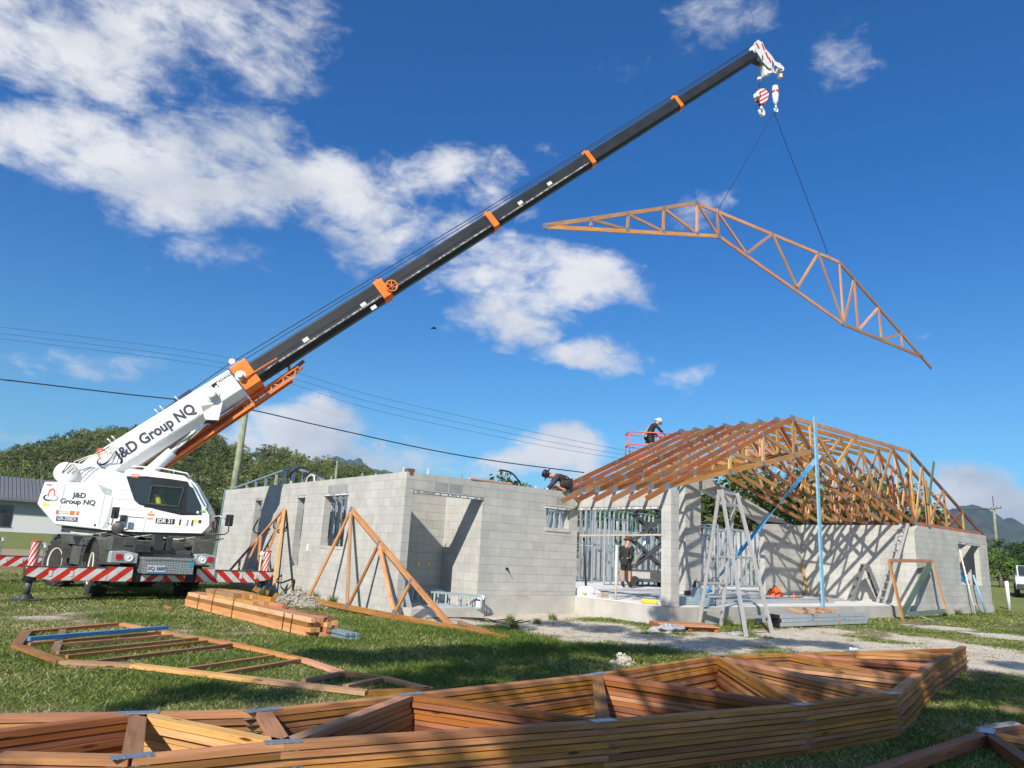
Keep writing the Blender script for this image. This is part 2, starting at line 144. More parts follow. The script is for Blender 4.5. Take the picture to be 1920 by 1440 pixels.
    def build(s,name,mats,parent=None,smooth=False,merge=False,bevel=0):
        base=V(parent['_base']) if parent is not None else (s.base if hasattr(s,'base') else V((0,0,0)))
        me=bpy.data.meshes.new(name); me.from_pydata([(p[0]-base[0],p[1]-base[1],p[2]-base[2]) for p in s.v],[],s.f)
        ul=me.uv_layers.new(name='UVMap'); ul.data.foreach_set('uv',[c for p in s.uv for c in (p[0],p[1])])
        if not isinstance(mats,(list,tuple)): mats=[mats]
        for m in mats: me.materials.append(m)
        if any(s.mi): me.polygons.foreach_set('material_index',s.mi)
        if merge or bevel or smooth:
            bm=bmesh.new(); bm.from_mesh(me); bmesh.ops.remove_doubles(bm,verts=bm.verts,dist=1e-4); bmesh.ops.recalc_face_normals(bm,faces=bm.faces); bm.to_mesh(me); bm.free()
        if smooth: me.polygons.foreach_set('use_smooth',[True]*len(me.polygons))
        o=bpy.data.objects.new(name,me); COL.objects.link(o); o['_base']=tuple(base)
        if parent is None: o.location=base
        else: o.parent=parent
        if bevel:
            b=o.modifiers.new('b','BEVEL'); b.width=bevel; b.segments=3; b.limit_method='ANGLE'; b.angle_limit=rad(25); b.harden_normals=False
            me.polygons.foreach_set('use_smooth',[True]*len(me.polygons))
            wn=o.modifiers.new('w','WEIGHTED_NORMAL'); wn.keep_sharp=False
        return o
def tag(o,label=None,cat=None,group=None,kind=None):
    for k,v in (('label',label),('category',cat),('group',group),('kind',kind)):
        if v: o[k]=v
    return o
def thing(name,base,label,cat,group=None):
    o=bpy.data.objects.new(name,None); COL.objects.link(o); o.location=base; o.empty_display_size=.2; o['_base']=tuple(base)
    return tag(o,label,cat,group)
def copy_tree(o,parent=None):
    c=o.copy(); COL.objects.link(c); c.parent=parent
    for ch in [x for x in o.children]: copy_tree(ch,c)
    return c
# ---------------- materials ----------------
M={}
def newmat(name):
    m=bpy.data.materials.new(name); m.use_nodes=True; M[name]=m; nt=m.node_tree; return m,nt,nt.nodes,nt.links,nt.nodes['Principled BSDF']
def gen(name,col,rough=.6,metal=0.,var=.12,scale=6,bump=.0,bs=40,spec=.5,coat=0,stain=None,rv=.1):
    m,nt,N,L,P=newmat(name); P.inputs['Metallic'].default_value=metal; P.inputs['Specular IOR Level'].default_value=spec
    if coat: P.inputs['Coat Weight'].default_value=coat; P.inputs['Coat Roughness'].default_value=.1
    tc=N.new('ShaderNodeTexCoord'); n=N.new('ShaderNodeTexNoise'); n.inputs['Scale'].default_value=scale; n.inputs['Detail'].default_value=6; L.new(tc.outputs['Object'],n.inputs['Vector'])
    mr=N.new('ShaderNodeMapRange'); mr.inputs[1].default_value=.3; mr.inputs[2].default_value=.7; mr.inputs[3].default_value=1-var; mr.inputs[4].default_value=1+var*.6; L.new(n.outputs[0],mr.inputs[0])
    hs=N.new('ShaderNodeHueSaturation'); hs.inputs['Color'].default_value=(*col,1); L.new(mr.outputs[0],hs.inputs['Value'])
    src=hs.outputs[0]
    if stain:
        n3=N.new('ShaderNodeTexNoise'); n3.inputs['Scale'].default_value=stain[1]; n3.inputs['Detail'].default_value=8; n3.inputs['Roughness'].default_value=.7; L.new(tc.outputs['Object'],n3.inputs['Vector'])
        r3=N.new('ShaderNodeMapRange'); r3.inputs[1].default_value=stain[2]; r3.inputs[2].default_value=stain[2]+.14; r3.inputs[4].default_value=stain[3]; L.new(n3.outputs[0],r3.inputs[0])
        mx=N.new('ShaderNodeMix'); mx.data_type='RGBA'; L.new(r3.outputs[0],mx.inputs[0]); L.new(src,mx.inputs[6]); mx.inputs[7].default_value=(*stain[0],1); src=mx.outputs[2]
    L.new(src,P.inputs['Base Color'])
    r2=N.new('ShaderNodeMapRange'); r2.inputs[3].default_value=max(.02,rough-rv); r2.inputs[4].default_value=min(1,rough+rv); L.new(n.outputs[0],r2.inputs[0]); L.new(r2.outputs[0],P.inputs['Roughness'])
    if bump:
        nb=N.new('ShaderNodeTexNoise'); nb.inputs['Scale'].default_value=bs; nb.inputs['Detail'].default_value=5; L.new(tc.outputs['Object'],nb.inputs['Vector'])
        b=N.new('ShaderNodeBump'); b.inputs['Strength'].default_value=bump; b.inputs['Distance'].default_value=.02; L.new(nb.outputs[0],b.inputs['Height']); L.new(b.outputs[0],P.inputs['Normal'])
    return m
def wood(name,c1,c2,c3=None,knots=True,rough=.65):
    m,nt,N,L,P=newmat(name); P.inputs['Specular IOR Level'].default_value=.3
    uv=N.new('ShaderNodeUVMap'); uv.uv_map='UVMap'; mp=N.new('ShaderNodeMapping'); mp.inputs['Scale'].default_value=(1.1,26,1); L.new(uv.outputs[0],mp.inputs[0])
    oi=N.new('ShaderNodeObjectInfo'); 
    n=N.new('ShaderNodeTexNoise'); n.noise_dimensions='4D'; n.inputs['Scale'].default_value=2.4; n.inputs['Detail'].default_value=5; n.inputs['Distortion'].default_value=.5; L.new(mp.outputs[0],n.inputs['Vector'])
    ms=N.new('ShaderNodeMath'); ms.operation='MULTIPLY'; ms.inputs[1].default_value=40; L.new(oi.outputs['Random'],ms.inputs[0]); L.new(ms.outputs[0],n.inputs['W'])
    cr=N.new('ShaderNodeValToRGB'); e=cr.color_ramp.elements; e[0].position=.30; e[0].color=(*c1,1); e[1].position=.68; e[1].color=(*c2,1); L.new(n.outputs[0],cr.inputs[0])
    mp2=N.new('ShaderNodeMapping'); mp2.inputs['Scale'].default_value=(.55,2.5,1); L.new(uv.outputs[0],mp2.inputs[0])
    n2=N.new('ShaderNodeTexNoise'); n2.inputs['Scale'].default_value=1.3; n2.inputs['Detail'].default_value=3; L.new(mp2.outputs[0],n2.inputs['Vector'])
    mx=N.new('ShaderNodeMix'); mx.data_type='RGBA'; r=N.new('ShaderNodeMapRange'); r.inputs[1].default_value=.42; r.inputs[2].default_value=.62; L.new(n2.outputs[0],r.inputs[0]); L.new(r.outputs[0],mx.inputs[0])
    L.new(cr.outputs[0],mx.inputs[6]); mx.inputs[7].default_value=(*(c3 or c1),1)
    # keep the grain inside the blend
    mx.inputs[0].default_value=.5; r.inputs[4].default_value=.55
    src=mx.outputs[2]
    if knots:
        mk=N.new('ShaderNodeMapping'); mk.inputs['Scale'].default_value=(1.0,5.5,1); L.new(uv.outputs[0],mk.inputs[0])
        vo=N.new('ShaderNodeTexVoronoi'); vo.inputs['Scale'].default_value=2.0; L.new(mk.outputs[0],vo.inputs['Vector'])
        rk=N.new('ShaderNodeMapRange'); rk.inputs[1].default_value=.07; rk.inputs[2].default_value=.13; rk.inputs[3].default_value=1; rk.inputs[4].default_value=0; L.new(vo.outputs['Distance'],rk.inputs[0])
        mkx=N.new('ShaderNodeMix'); mkx.data_type='RGBA'; L.new(rk.outputs[0],mkx.inputs[0]); L.new(src,mkx.inputs[6]); mkx.inputs[7].default_value=(.09,.035,.012,1); src=mkx.outputs[2]
    # grey weathering and grime in long streaks
    mw=N.new('ShaderNodeMapping'); mw.inputs['Scale'].default_value=(1.6,9,1); L.new(uv.outputs[0],mw.inputs[0]); nw=N.new('ShaderNodeTexNoise'); nw.inputs['Scale'].default_value=1.1; nw.inputs['Detail'].default_value=8; nw.inputs['Roughness'].default_value=.7; L.new(mw.outputs[0],nw.inputs['Vector'])
    rw=N.new('ShaderNodeMapRange'); rw.inputs[1].default_value=.54; rw.inputs[2].default_value=.72; rw.inputs[4].default_value=.6; L.new(nw.outputs[0],rw.inputs[0]); mxw=N.new('ShaderNodeMix'); mxw.data_type='RGBA'; L.new(rw.outputs[0],mxw.inputs[0]); L.new(src,mxw.inputs[6]); mxw.inputs[7].default_value=(.15,.09,.05,1); src=mxw.outputs[2]
    hs=N.new('ShaderNodeHueSaturation'); L.new(src,hs.inputs['Color']); rv=N.new('ShaderNodeMapRange'); rv.inputs[3].default_value=.60; rv.inputs[4].default_value=1.18; L.new(oi.outputs['Random'],rv.inputs[0]); L.new(rv.outputs[0],hs.inputs['Value'])
    rh=N.new('ShaderNodeMath'); rh.operation='MULTIPLY'; rh.inputs[1].default_value=7.31; L.new(oi.outputs['Random'],rh.inputs[0]); rf=N.new('ShaderNodeMath'); rf.operation='FRACT'; L.new(rh.outputs[0],rf.inputs[0]); rq=N.new('ShaderNodeMapRange'); rq.inputs[3].default_value=.493; rq.inputs[4].default_value=.510; L.new(rf.outputs[0],rq.inputs[0]); L.new(rq.outputs[0],hs.inputs['Hue']); rs2=N.new('ShaderNodeMapRange'); rs2.inputs[3].default_value=.90; rs2.inputs[4].default_value=1.12; L.new(rf.outputs[0],rs2.inputs[0]); L.new(rs2.outputs[0],hs.inputs['Saturation'])
    L.new(hs.outputs[0],P.inputs['Base Color']); P.inputs['Roughness'].default_value=rough
    b=N.new('ShaderNodeBump'); b.inputs['Strength'].default_value=.25; b.inputs['Distance'].default_value=.004; L.new(n.outputs[0],b.inputs['Height']); L.new(b.outputs[0],P.inputs['Normal'])
    return m
wood('honey',(.36,.145,.045),(.57,.275,.10),(.24,.085,.03))
wood('pine',(.50,.27,.11),(.68,.42,.20),(.48,.23,.09))
wood('redpine',(.27,.09,.035),(.42,.165,.07),(.20,.055,.025))
wood('pinkpine',(.56,.25,.12),(.72,.38,.20),(.54,.18,.09))
wood('treated',(.34,.18,.045),(.50,.29,.085),(.38,.15,.04))
wood('brownpine',(.34,.16,.07),(.52,.28,.13),(.30,.12,.055))
wood('greenwood',(.10,.17,.13),(.20,.29,.22),(.13,.12,.08),knots=False)
wood('oldwood',(.16,.10,.06),(.28,.18,.11))
wood('greypine',(.40,.31,.23),(.55,.46,.36))
def blocks():
    m,nt,N,L,P=newmat('blockwork'); P.inputs['Roughness'].default_value=.93; P.inputs['Specular IOR Level'].default_value=.15
    uv=N.new('ShaderNodeUVMap'); uv.uv_map='UVMap'; mp=N.new('ShaderNodeMapping'); mp.inputs['Location'].default_value=(0,.1,0); L.new(uv.outputs[0],mp.inputs[0])
    br=N.new('ShaderNodeTexBrick'); br.inputs['Scale'].default_value=1; br.inputs['Brick Width'].default_value=.4; br.inputs['Row Height'].default_value=.2; br.inputs['Mortar Size'].default_value=.003; br.inputs['Mortar Smooth'].default_value=.25; br.inputs['Bias'].default_value=0
    br.inputs['Color1'].default_value=(.44,.43,.395,1); br.inputs['Color2'].default_value=(.50,.487,.45,1); br.inputs['Mortar'].default_value=(.345,.335,.305,1); L.new(mp.outputs[0],br.inputs['Vector'])
    tc=N.new('ShaderNodeTexCoord'); n=N.new('ShaderNodeTexNoise'); n.inputs['Scale'].default_value=1.1; n.inputs['Detail'].default_value=8; n.inputs['Roughness'].default_value=.7; L.new(tc.outputs['Object'],n.inputs['Vector'])
    n2=N.new('ShaderNodeTexNoise'); n2.inputs['Scale'].default_value=70; n2.inputs['Detail'].default_value=4; L.new(tc.outputs['Object'],n2.inputs['Vector'])
    r=N.new('ShaderNodeMapRange'); r.inputs[1].default_value=.3; r.inputs[2].default_value=.7; r.inputs[3].default_value=.80; r.inputs[4].default_value=1.12; L.new(n.outputs[0],r.inputs[0])
    r2=N.new('ShaderNodeMapRange'); r2.inputs[1].default_value=.3; r2.inputs[2].default_value=.7; r2.inputs[3].default_value=.88; r2.inputs[4].default_value=1.1; L.new(n2.outputs[0],r2.inputs[0])
    mm=N.new('ShaderNodeMath'); mm.operation='MULTIPLY'; L.new(r.outputs[0],mm.inputs[0]); L.new(r2.outputs[0],mm.inputs[1])
    hs=N.new('ShaderNodeHueSaturation'); L.new(br.outputs[0],hs.inputs['Color']); L.new(mm.outputs[0],hs.inputs['Value'])
    # efflorescence and render streaks running down
    mp3=N.new('ShaderNodeMapping'); mp3.inputs['Scale'].default_value=(7,1.0,1); L.new(uv.outputs[0],mp3.inputs[0])
    n4=N.new('ShaderNodeTexNoise'); n4.inputs['Scale'].default_value=1.6; n4.inputs['Detail'].default_value=5; L.new(mp3.outputs[0],n4.inputs['Vector'])
    r4=N.new('ShaderNodeMapRange'); r4.inputs[1].default_value=.5; r4.inputs[2].default_value=.75; r4.inputs[4].default_value=.45; L.new(n4.outputs[0],r4.inputs[0])
    mx=N.new('ShaderNodeMix'); mx.data_type='RGBA'; L.new(r4.outputs[0],mx.inputs[0]); L.new(hs.outputs[0],mx.inputs[6]); mx.inputs[7].default_value=(.52,.50,.46,1)
    L.new(mx.outputs[2],P.inputs['Base Color'])
    b=N.new('ShaderNodeBump'); b.inputs['Strength'].default_value=.9; b.inputs['Distance'].default_value=.006; b.invert=True; L.new(br.outputs['Fac'],b.inputs['Height'])
    b2=N.new('ShaderNodeBump'); b2.inputs['Strength'].default_value=.5; b2.inputs['Distance'].default_value=.004; L.new(n2.outputs[0],b2.inputs['Height']); L.new(b.outputs[0],b2.inputs['Normal']); L.new(b2.outputs[0],P.inputs['Normal'])
blocks()
gen('concrete',(.50,.475,.43),.9,var=.16,scale=1.6,bump=.3,bs=60,spec=.2,stain=((.36,.33,.27),.9,.52,.7))
gen('slabtop',(.68,.66,.62),.85,var=.1,scale=2.0,bump=.15,bs=50,spec=.25,stain=((.47,.45,.41),1.3,.55,.6))
gen('white',(.78,.78,.76),.33,var=.07,scale=1.5,coat=.3,stain=((.42,.38,.32),2.6,.55,.38))
gen('wear',(.10,.10,.10),.4,var=.3,scale=8,stain=((.50,.49,.46),9,.47,.9))
gen('darkblock',(.30,.315,.32),.93,var=.18,scale=3,bump=.4,bs=60,spec=.15)
gen('whiteplain',(.78,.78,.76),.5,var=.06)
gen('cream',(.66,.61,.50),.5,var=.1)
gen('charcoal',(.042,.044,.046),.42,var=.3,scale=3,stain=((.16,.155,.15),5,.66,.8))
gen('boomgrey',(.020,.021,.023),.45,var=.35,scale=2.2,stain=((.22,.215,.20),8,.68,.9))
gen('darkgrey',(.06,.06,.058),.55,var=.3,scale=4,stain=((.17,.15,.12),5,.6,.7))
gen('carrier',(.085,.085,.075),.5,var=.25,scale=3,stain=((.22,.19,.15),4,.58,.6))
gen('orange',(.86,.20,.018),.42,var=.15,scale=5,stain=((.35,.08,.03),7,.64,.6))
gen('jibred',(.42,.085,.022),.5,var=.2,scale=4)
gen('rubber',(.03,.029,.027),.88,var=.3,scale=8,bump=.4,bs=30,stain=((.16,.13,.10),6,.55,.6))
gen('black',(.012,.012,.013),.35,var=.2)
gen('chrome',(.75,.75,.76),.18,metal=1,var=.05)
gen('silver',(.50,.53,.56),.35,metal=.4,var=.08)
gen('galv',(.46,.49,.50),.45,metal=.4,var=.16,scale=12)
gen('galvblue',(.27,.36,.40),.45,metal=.4,var=.14,scale=10)
gen('alu',(.50,.49,.47),.45,metal=.35,var=.12,scale=14)
gen('alu_dark',(.14,.14,.145),.5,metal=.3,var=.2,scale=10)
gen('plate',(.42,.47,.53),.34,metal=.8,var=.15,scale=30,bump=.6,bs=120)
gen('red',(.62,.035,.02),.4,var=.12)
gen('liftred',(.62,.10,.07),.45,var=.12)
gen('liftorange',(.80,.14,.03),.45,var=.12)
gen('blue',(.05,.24,.46),.5,var=.15,scale=9)
gen('lightblue',(.22,.44,.58),.5,var=.22,scale=7)
gen('yellow',(.85,.72,.02),.6,var=.12,scale=20)
gen('hivis',(.75,.80,.04),.7,var=.12,scale=20)
gen('green',(.10,.50,.06),.6,var=.1)
gen('cloth',(.022,.02,.022),.85,var=.35,scale=14)
gen('clothpurple',(.055,.035,.05),.85,var=.3,scale=14)
gen('skin',(.46,.24,.16),.55,var=.08)
gen('hatwhite',(.75,.73,.68),.8,var=.08)
gen('hatbrown',(.10,.05,.03),.85,var=.2)
gen('khaki',(.42,.33,.22),.8,var=.15)
gen('pouch',(.50,.48,.44),.8,var=.2)
gen('boot',(.20,.12,.06),.7,var=.2)
gen('conduit',(.015,.015,.016),.4,var=.2)
gen('pvc',(.70,.70,.68),.35,var=.05)
gen('plasticsheet',(.42,.42,.43),.35,var=.18,scale=9,bump=1.0,bs=18)
gen('sandm',(.50,.45,.36),.95,var=.2,scale=9,bump=.8,bs=40,spec=.1)
gen('rubble',(.33,.30,.25),.95,var=.35,scale=7,bump=1.0,bs=22,spec=.1)
gen('polewood',(.24,.27,.17),.85,var=.3,scale=3,bump=.4,bs=14)
gen('bark',(.17,.135,.105),.9,var=.35,scale=6,bump=.7,bs=14)
gen('palebark',(.58,.50,.40),.8,var=.25,scale=4,bump=.4,bs=14)
gen('roofgrey',(.17,.175,.18),.5,metal=.2,var=.06,scale=.5)
gen('housewhite',(.64,.64,.63),.8,var=.04,scale=.5)
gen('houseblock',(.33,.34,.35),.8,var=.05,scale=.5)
gen('wire',(.03,.03,.035),.6)
gen('letter',(.03,.035,.06),.5,var=.05)
gen('lettergrey',(.42,.42,.42),.5,var=.05)
gen('cyan',(.0,.42,.55),.4,var=.05)
gen('logored',(.75,.13,.08),.4,var=.05)
gen('logosilver',(.45,.46,.50),.4,var=.2,scale=9)
gen('navy',(.02,.03,.10),.4,var=.05)
gen('bird',(.02,.018,.016),.8)
gen('lampglass',(.85,.85,.82),.1,var=.03,coat=1)
gen('redglass',(.50,.02,.015),.15,var=.05,coat=1)
def glass(name,tint,rough=.04,alpha=.55):
    m,nt,N,L,P=newmat(name); P.inputs['Base Color'].default_value=(*tint,1); P.inputs['Roughness'].default_value=rough; P.inputs['Specular IOR Level'].default_value=.7; P.inputs['Alpha'].default_value=alpha
glass('cabglass',(.02,.025,.035),alpha=.9); glass('cabglass2',(.05,.08,.08),alpha=.16); glass('screenglass',(.10,.22,.30),alpha=.75); glass('winglass',(.03,.035,.04),alpha=1)
def stripes(name,flip=1,w=.30):
    m,nt,N,L,P=newmat(name); P.inputs['Roughness'].default_value=.38
    uv=N.new('ShaderNodeUVMap'); uv.uv_map='UVMap'; sp=N.new('ShaderNodeSeparateXYZ'); L.new(uv.outputs[0],sp.inputs[0])
    a=N.new('ShaderNodeMath'); a.operation='MULTIPLY_ADD'; a.inputs[1].default_value=-flip*1.15; L.new(sp.outputs['Y'],a.inputs[0]); L.new(sp.outputs['X'],a.inputs[2])
    d=N.new('ShaderNodeMath'); d.operation='DIVIDE'; d.inputs[1].default_value=w; L.new(a.outputs[0],d.inputs[0])
    f=N.new('ShaderNodeMath'); f.operation='FRACT'; L.new(d.outputs[0],f.inputs[0])
    g=N.new('ShaderNodeMath'); g.operation='GREATER_THAN'; g.inputs[1].default_value=.5; L.new(f.outputs[0],g.inputs[0])
    mx=N.new('ShaderNodeMix'); mx.data_type='RGBA'; mx.inputs[6].default_value=(.70,.69,.66,1); mx.inputs[7].default_value=(.62,.03,.015,1); L.new(g.outputs[0],mx.inputs[0])
    tc=N.new('ShaderNodeTexCoord'); n=N.new('ShaderNodeTexNoise'); n.inputs['Scale'].default_value=5; n.inputs['Detail'].default_value=6; L.new(tc.outputs['Object'],n.inputs['Vector'])
    r=N.new('ShaderNodeMapRange'); r.inputs[1].default_value=.35; r.inputs[2].default_value=.65; r.inputs[3].default_value=.8; r.inputs[4].default_value=1.05; L.new(n.outputs[0],r.inputs[0])
    hs=N.new('ShaderNodeHueSaturation'); L.new(mx.outputs[2],hs.inputs['Color']); L.new(r.outputs[0],hs.inputs['Value']); L.new(hs.outputs[0],P.inputs['Base Color'])
stripes('stripe',1,.36); stripes('stripe_r',-1,.36); stripes('stripe_s',1,.17); stripes('stripe_h',1,.20)
def chequer():
    m,nt,N,L,P=newmat('chequer'); P.inputs['Metallic'].default_value=.8; P.inputs['Roughness'].default_value=.32; P.inputs['Base Color'].default_value=(.6,.61,.62,1)
    tc=N.new('ShaderNodeTexCoord'); ck=N.new('ShaderNodeTexChecker'); ck.inputs['Scale'].default_value=26; mp=N.new('ShaderNodeMapping'); mp.inputs['Rotation'].default_value=(0,rad(45),0); L.new(tc.outputs['Object'],mp.inputs[0]); L.new(mp.outputs[0],ck.inputs['Vector'])
    ck.inputs['Color1'].default_value=(.42,.43,.45,1); ck.inputs['Color2'].default_value=(.72,.73,.74,1); L.new(ck.outputs[0],P.inputs['Base Color'])
    b=N.new('ShaderNodeBump'); b.inputs['Strength'].default_value=.8; b.inputs['Distance'].default_value=.01; L.new(ck.outputs['Fac'],b.inputs['Height']); L.new(b.outputs[0],P.inputs['Normal'])
chequer()
def leafmat(name,c1,c2,c3,tr=.25):
    m,nt,N,L,P=newmat(name); P.inputs['Roughness'].default_value=.55; P.inputs['Specular IOR Level'].default_value=.25
    at=N.new('ShaderNodeAttribute'); at.attribute_name='shade'; oi=N.new('ShaderNodeObjectInfo')
    cr=N.new('ShaderNodeValToRGB'); e=cr.color_ramp.elements; e[0].position=0; e[0].color=(*c1,1); e[1].position=1; e[1].color=(*c3,1); k=cr.color_ramp.elements.new(.5); k.color=(*c2,1); L.new(at.outputs['Fac'],cr.inputs[0])
    hs=N.new('ShaderNodeHueSaturation'); r=N.new('ShaderNodeMapRange'); r.inputs[3].default_value=.75; r.inputs[4].default_value=1.2; L.new(oi.outputs['Random'],r.inputs[0]); L.new(r.outputs[0],hs.inputs['Value']); L.new(cr.outputs[0],hs.inputs['Color'])
    L.new(hs.outputs[0],P.inputs['Base Color'])
    tb=N.new('ShaderNodeBsdfTranslucent'); L.new(hs.outputs[0],tb.inputs[0]); mx=N.new('ShaderNodeMixShader'); mx.inputs[0].default_value=tr; out=N['Material Output']
    L.new(P.outputs[0],mx.inputs[1]); L.new(tb.outputs[0],mx.inputs[2]); L.new(mx.outputs[0],out.inputs[0])
leafmat('leaf_gum',(.042,.066,.018),(.105,.135,.038),(.21,.22,.07))
leafmat('leaf_dark',(.022,.045,.016),(.045,.085,.025),(.08,.13,.035))
leafmat('leaf_bright',(.05,.11,.02),(.10,.19,.035),(.17,.27,.06))
leafmat('grassblade',(.095,.155,.024),(.23,.28,.065),(.55,.47,.26),.35)
# ---------------- ground ----------------
CX,CY=-8.217,-14.091
def gz(x,y):
    z=-.47+.0075*min(max(x,0),45)
    d=math.hypot(x-CX,y-CY)
    if d>36: z+=.024*(min(d,110)-36)+.004*max(0,min(d,400)-110)
    return z
def sandv(x,y):
    v=0
    for a,b,r in D['sand']:
        q=((x-a)**2+(y-b)**2)/(r*r)
        if q<6: v=max(v,math.exp(-q*.7))
    if 0.0<x<5.6 and -1.4<y<1.6: v=max(v,.95)
    for a,b,r in D['dirt']:
        q=((x-a)**2+(y-b)**2)/(r*r)
        if q<6: v=max(v,.40*math.exp(-q))
    return v
def dist_axis(lo,hi,st,far):
    a=list(np.arange(lo,hi+1e-6,st)); k=st
    p=hi
    while p<far: k*=1.25; p+=k; a.append(p)
    k=st; p=lo; b=[]
    while p>-far: k*=1.25; p-=k; b.append(p)
    return b[::-1]+a
def ground():
    xs=dist_axis(-12,30,.25,4500); ys=dist_axis(-16,14,.25,4500); nx,ny=len(xs),len(ys)
    vs=[];cs=[]
    for y in ys:
        for x in xs:
            s=sandv(x,y)
            n=mn.noise((x*.9,y*.9,0)); n2=mn.noise((x*3.1,y*3.1,4))
            z=gz(x,y)+(.018*n+.008*n2 if abs(x)<60 and abs(y)<60 else 0)
            vs.append((x,y,z)); cs.append(max(0,min(1,s+.60*n*(s>.05)+.30*n2*(s>.05))))
    fs=[(j*nx+i,j*nx+i+1,(j+1)*nx+i+1,(j+1)*nx+i) for j in range(ny-1) for i in range(nx-1)]
    me=bpy.data.meshes.new('ground'); me.from_pydata(vs,[],fs); me.polygons.foreach_set('use_smooth',[True]*len(fs))
    at=me.attributes.new('sand','FLOAT','POINT'); at.data.foreach_set('value',cs)
    m,nt,N,L,P=newmat('groundmat'); P.inputs['Roughness'].default_value=.95; P.inputs['Specular IOR Level'].default_value=.1
    tc=N.new('ShaderNodeTexCoord')
    def noise(sc,det=6,ro=.6):
        n=N.new('ShaderNodeTexNoise'); n.inputs['Scale'].default_value=sc; n.inputs['Detail'].default_value=det; n.inputs['Roughness'].default_value=ro; L.new(tc.outputs['Object'],n.inputs['Vector']); return n.outputs[0]
    def ramp(v,a,b,o=1.):
        r=N.new('ShaderNodeMapRange'); r.inputs[1].default_value=a; r.inputs[2].default_value=b; r.inputs[4].default_value=o; L.new(v,r.inputs[0]); return r.outputs[0]
    def mix(f,a,b):
        x=N.new('ShaderNodeMix'); x.data_type='RGBA'; L.new(f,x.inputs[0])
        for i,c in ((6,a),(7,b)):
            if isinstance(c,tuple): x.inputs[i].default_value=(*c,1)
            else: L.new(c,x.inputs[i])
        return x.outputs[2]
    g=mix(ramp(noise(9),.35,.65),(.065,.085,.025),(.13,.14,.045)); g=mix(ramp(noise(.35,5),.42,.66,.75),g,(.20,.185,.085)); g=mix(ramp(noise(30,4),.55,.75,.6),g,(.24,.21,.11))
    sd=mix(ramp(noise(3,9,.75),.35,.65),(.48,.42,.325),(.72,.645,.53)); sd=mix(ramp(noise(45,4),.5,.7,.7),sd,(.38,.32,.235))
    a=N.new('ShaderNodeAttribute'); a.attribute_name='sand'
    ad=N.new('ShaderNodeMath'); ad.operation='ADD'; L.new(a.outputs['Fac'],ad.inputs[0]); s2=ramp(noise(4,8,.75),.3,.7,.36); L.new(s2,ad.inputs[1])
    dt=mix(ramp(noise(14,5,.7),.35,.65),(.15,.12,.06),(.33,.27,.17)); g=mix(ramp(ad.outputs[0],.16,.44,.85),g,dt); col=mix(ramp(ad.outputs[0],.50,.78),g,sd)
    # the unsealed track and paler paddock strips beyond the crane
    sp=N.new('ShaderNodeSeparateXYZ'); L.new(tc.outputs['Object'],sp.inputs[0])
    def band(lo,hi,ax='Y'):
        p=N.new('ShaderNodeMath'); p.operation='MULTIPLY_ADD'; L.new(noise(.25,4),p.inputs[0]); p.inputs[1].default_value=3.0; L.new(sp.outputs[ax],p.inputs[2])
        u=N.new('ShaderNodeMath'); u.operation='GREATER_THAN'; u.inputs[1].default_value=lo+1.5; L.new(p.outputs[0],u.inputs[0])
        v=N.new('ShaderNodeMath'); v.operation='LESS_THAN'; v.inputs[1].default_value=hi+1.5; L.new(p.outputs[0],v.inputs[0])
        w=N.new('ShaderNodeMath'); w.operation='MULTIPLY'; L.new(u.outputs[0],w.inputs[0]); L.new(v.outputs[0],w.inputs[1]); return w.outputs[0]
    lim=N.new('ShaderNodeMath'); lim.operation='LESS_THAN'; lim.inputs[1].default_value=8; L.new(sp.outputs['X'],lim.inputs[0])
    for lo,hi,c in ((14,23,(.26,.20,.09)),(23,33,(.40,.30,.20)),(33,60,(.19,.22,.07))):
        w=N.new('ShaderNodeMath'); w.operation='MULTIPLY'; L.new(band(lo,hi),w.inputs[0]); L.new(lim.outputs[0],w.inputs[1]); w2=N.new('ShaderNodeMath'); w2.operation='MULTIPLY'; w2.inputs[1].default_value=.8; L.new(w.outputs[0],w2.inputs[0])
        col=mix(w2.outputs[0],col,c)
    fr=N.new('ShaderNodeMath'); fr.operation='GREATER_THAN'; fr.inputs[1].default_value=27; L.new(sp.outputs['X'],fr.inputs[0]); fr2=N.new('ShaderNodeMath'); fr2.operation='MULTIPLY'; fr2.inputs[1].default_value=.6; L.new(fr.outputs[0],fr2.inputs[0])
    col=mix(fr2.outputs[0],col,(.22,.25,.075))
    L.new(col,P.inputs['Base Color'])
    b=N.new('ShaderNodeBump'); b.inputs['Strength'].default_value=.8; b.inputs['Distance'].default_value=.04; L.new(noise(22,6,.7),b.inputs['Height']); L.new(b.outputs[0],P.inputs['Normal'])
    me.materials.append(m); o=bpy.data.objects.new('ground',me); COL.objects.link(o); tag(o,'grassy ground with pale sandy patches sloping away to the paddocks','ground',kind='structure')
ground()
def numpy_mesh(name,verts,faces,mat,shade=None,k=3):
    me=bpy.data.meshes.new(name); nf=len(faces); me.vertices.add(len(verts)); me.vertices.foreach_set('co',verts.astype(np.float32).ravel())
    me.loops.add(nf*k); me.loops.foreach_set('vertex_index',faces.astype(np.int32).ravel()); me.polygons.add(nf); me.polygons.foreach_set('loop_start',np.arange(0,nf*k,k,dtype=np.int32))
    me.update(calc_edges=True)
    if shade is not None:
        a=me.attributes.new('shade','FLOAT','POINT'); a.data.foreach_set('value',shade.astype(np.float32))
    me.materials.append(mat); return me
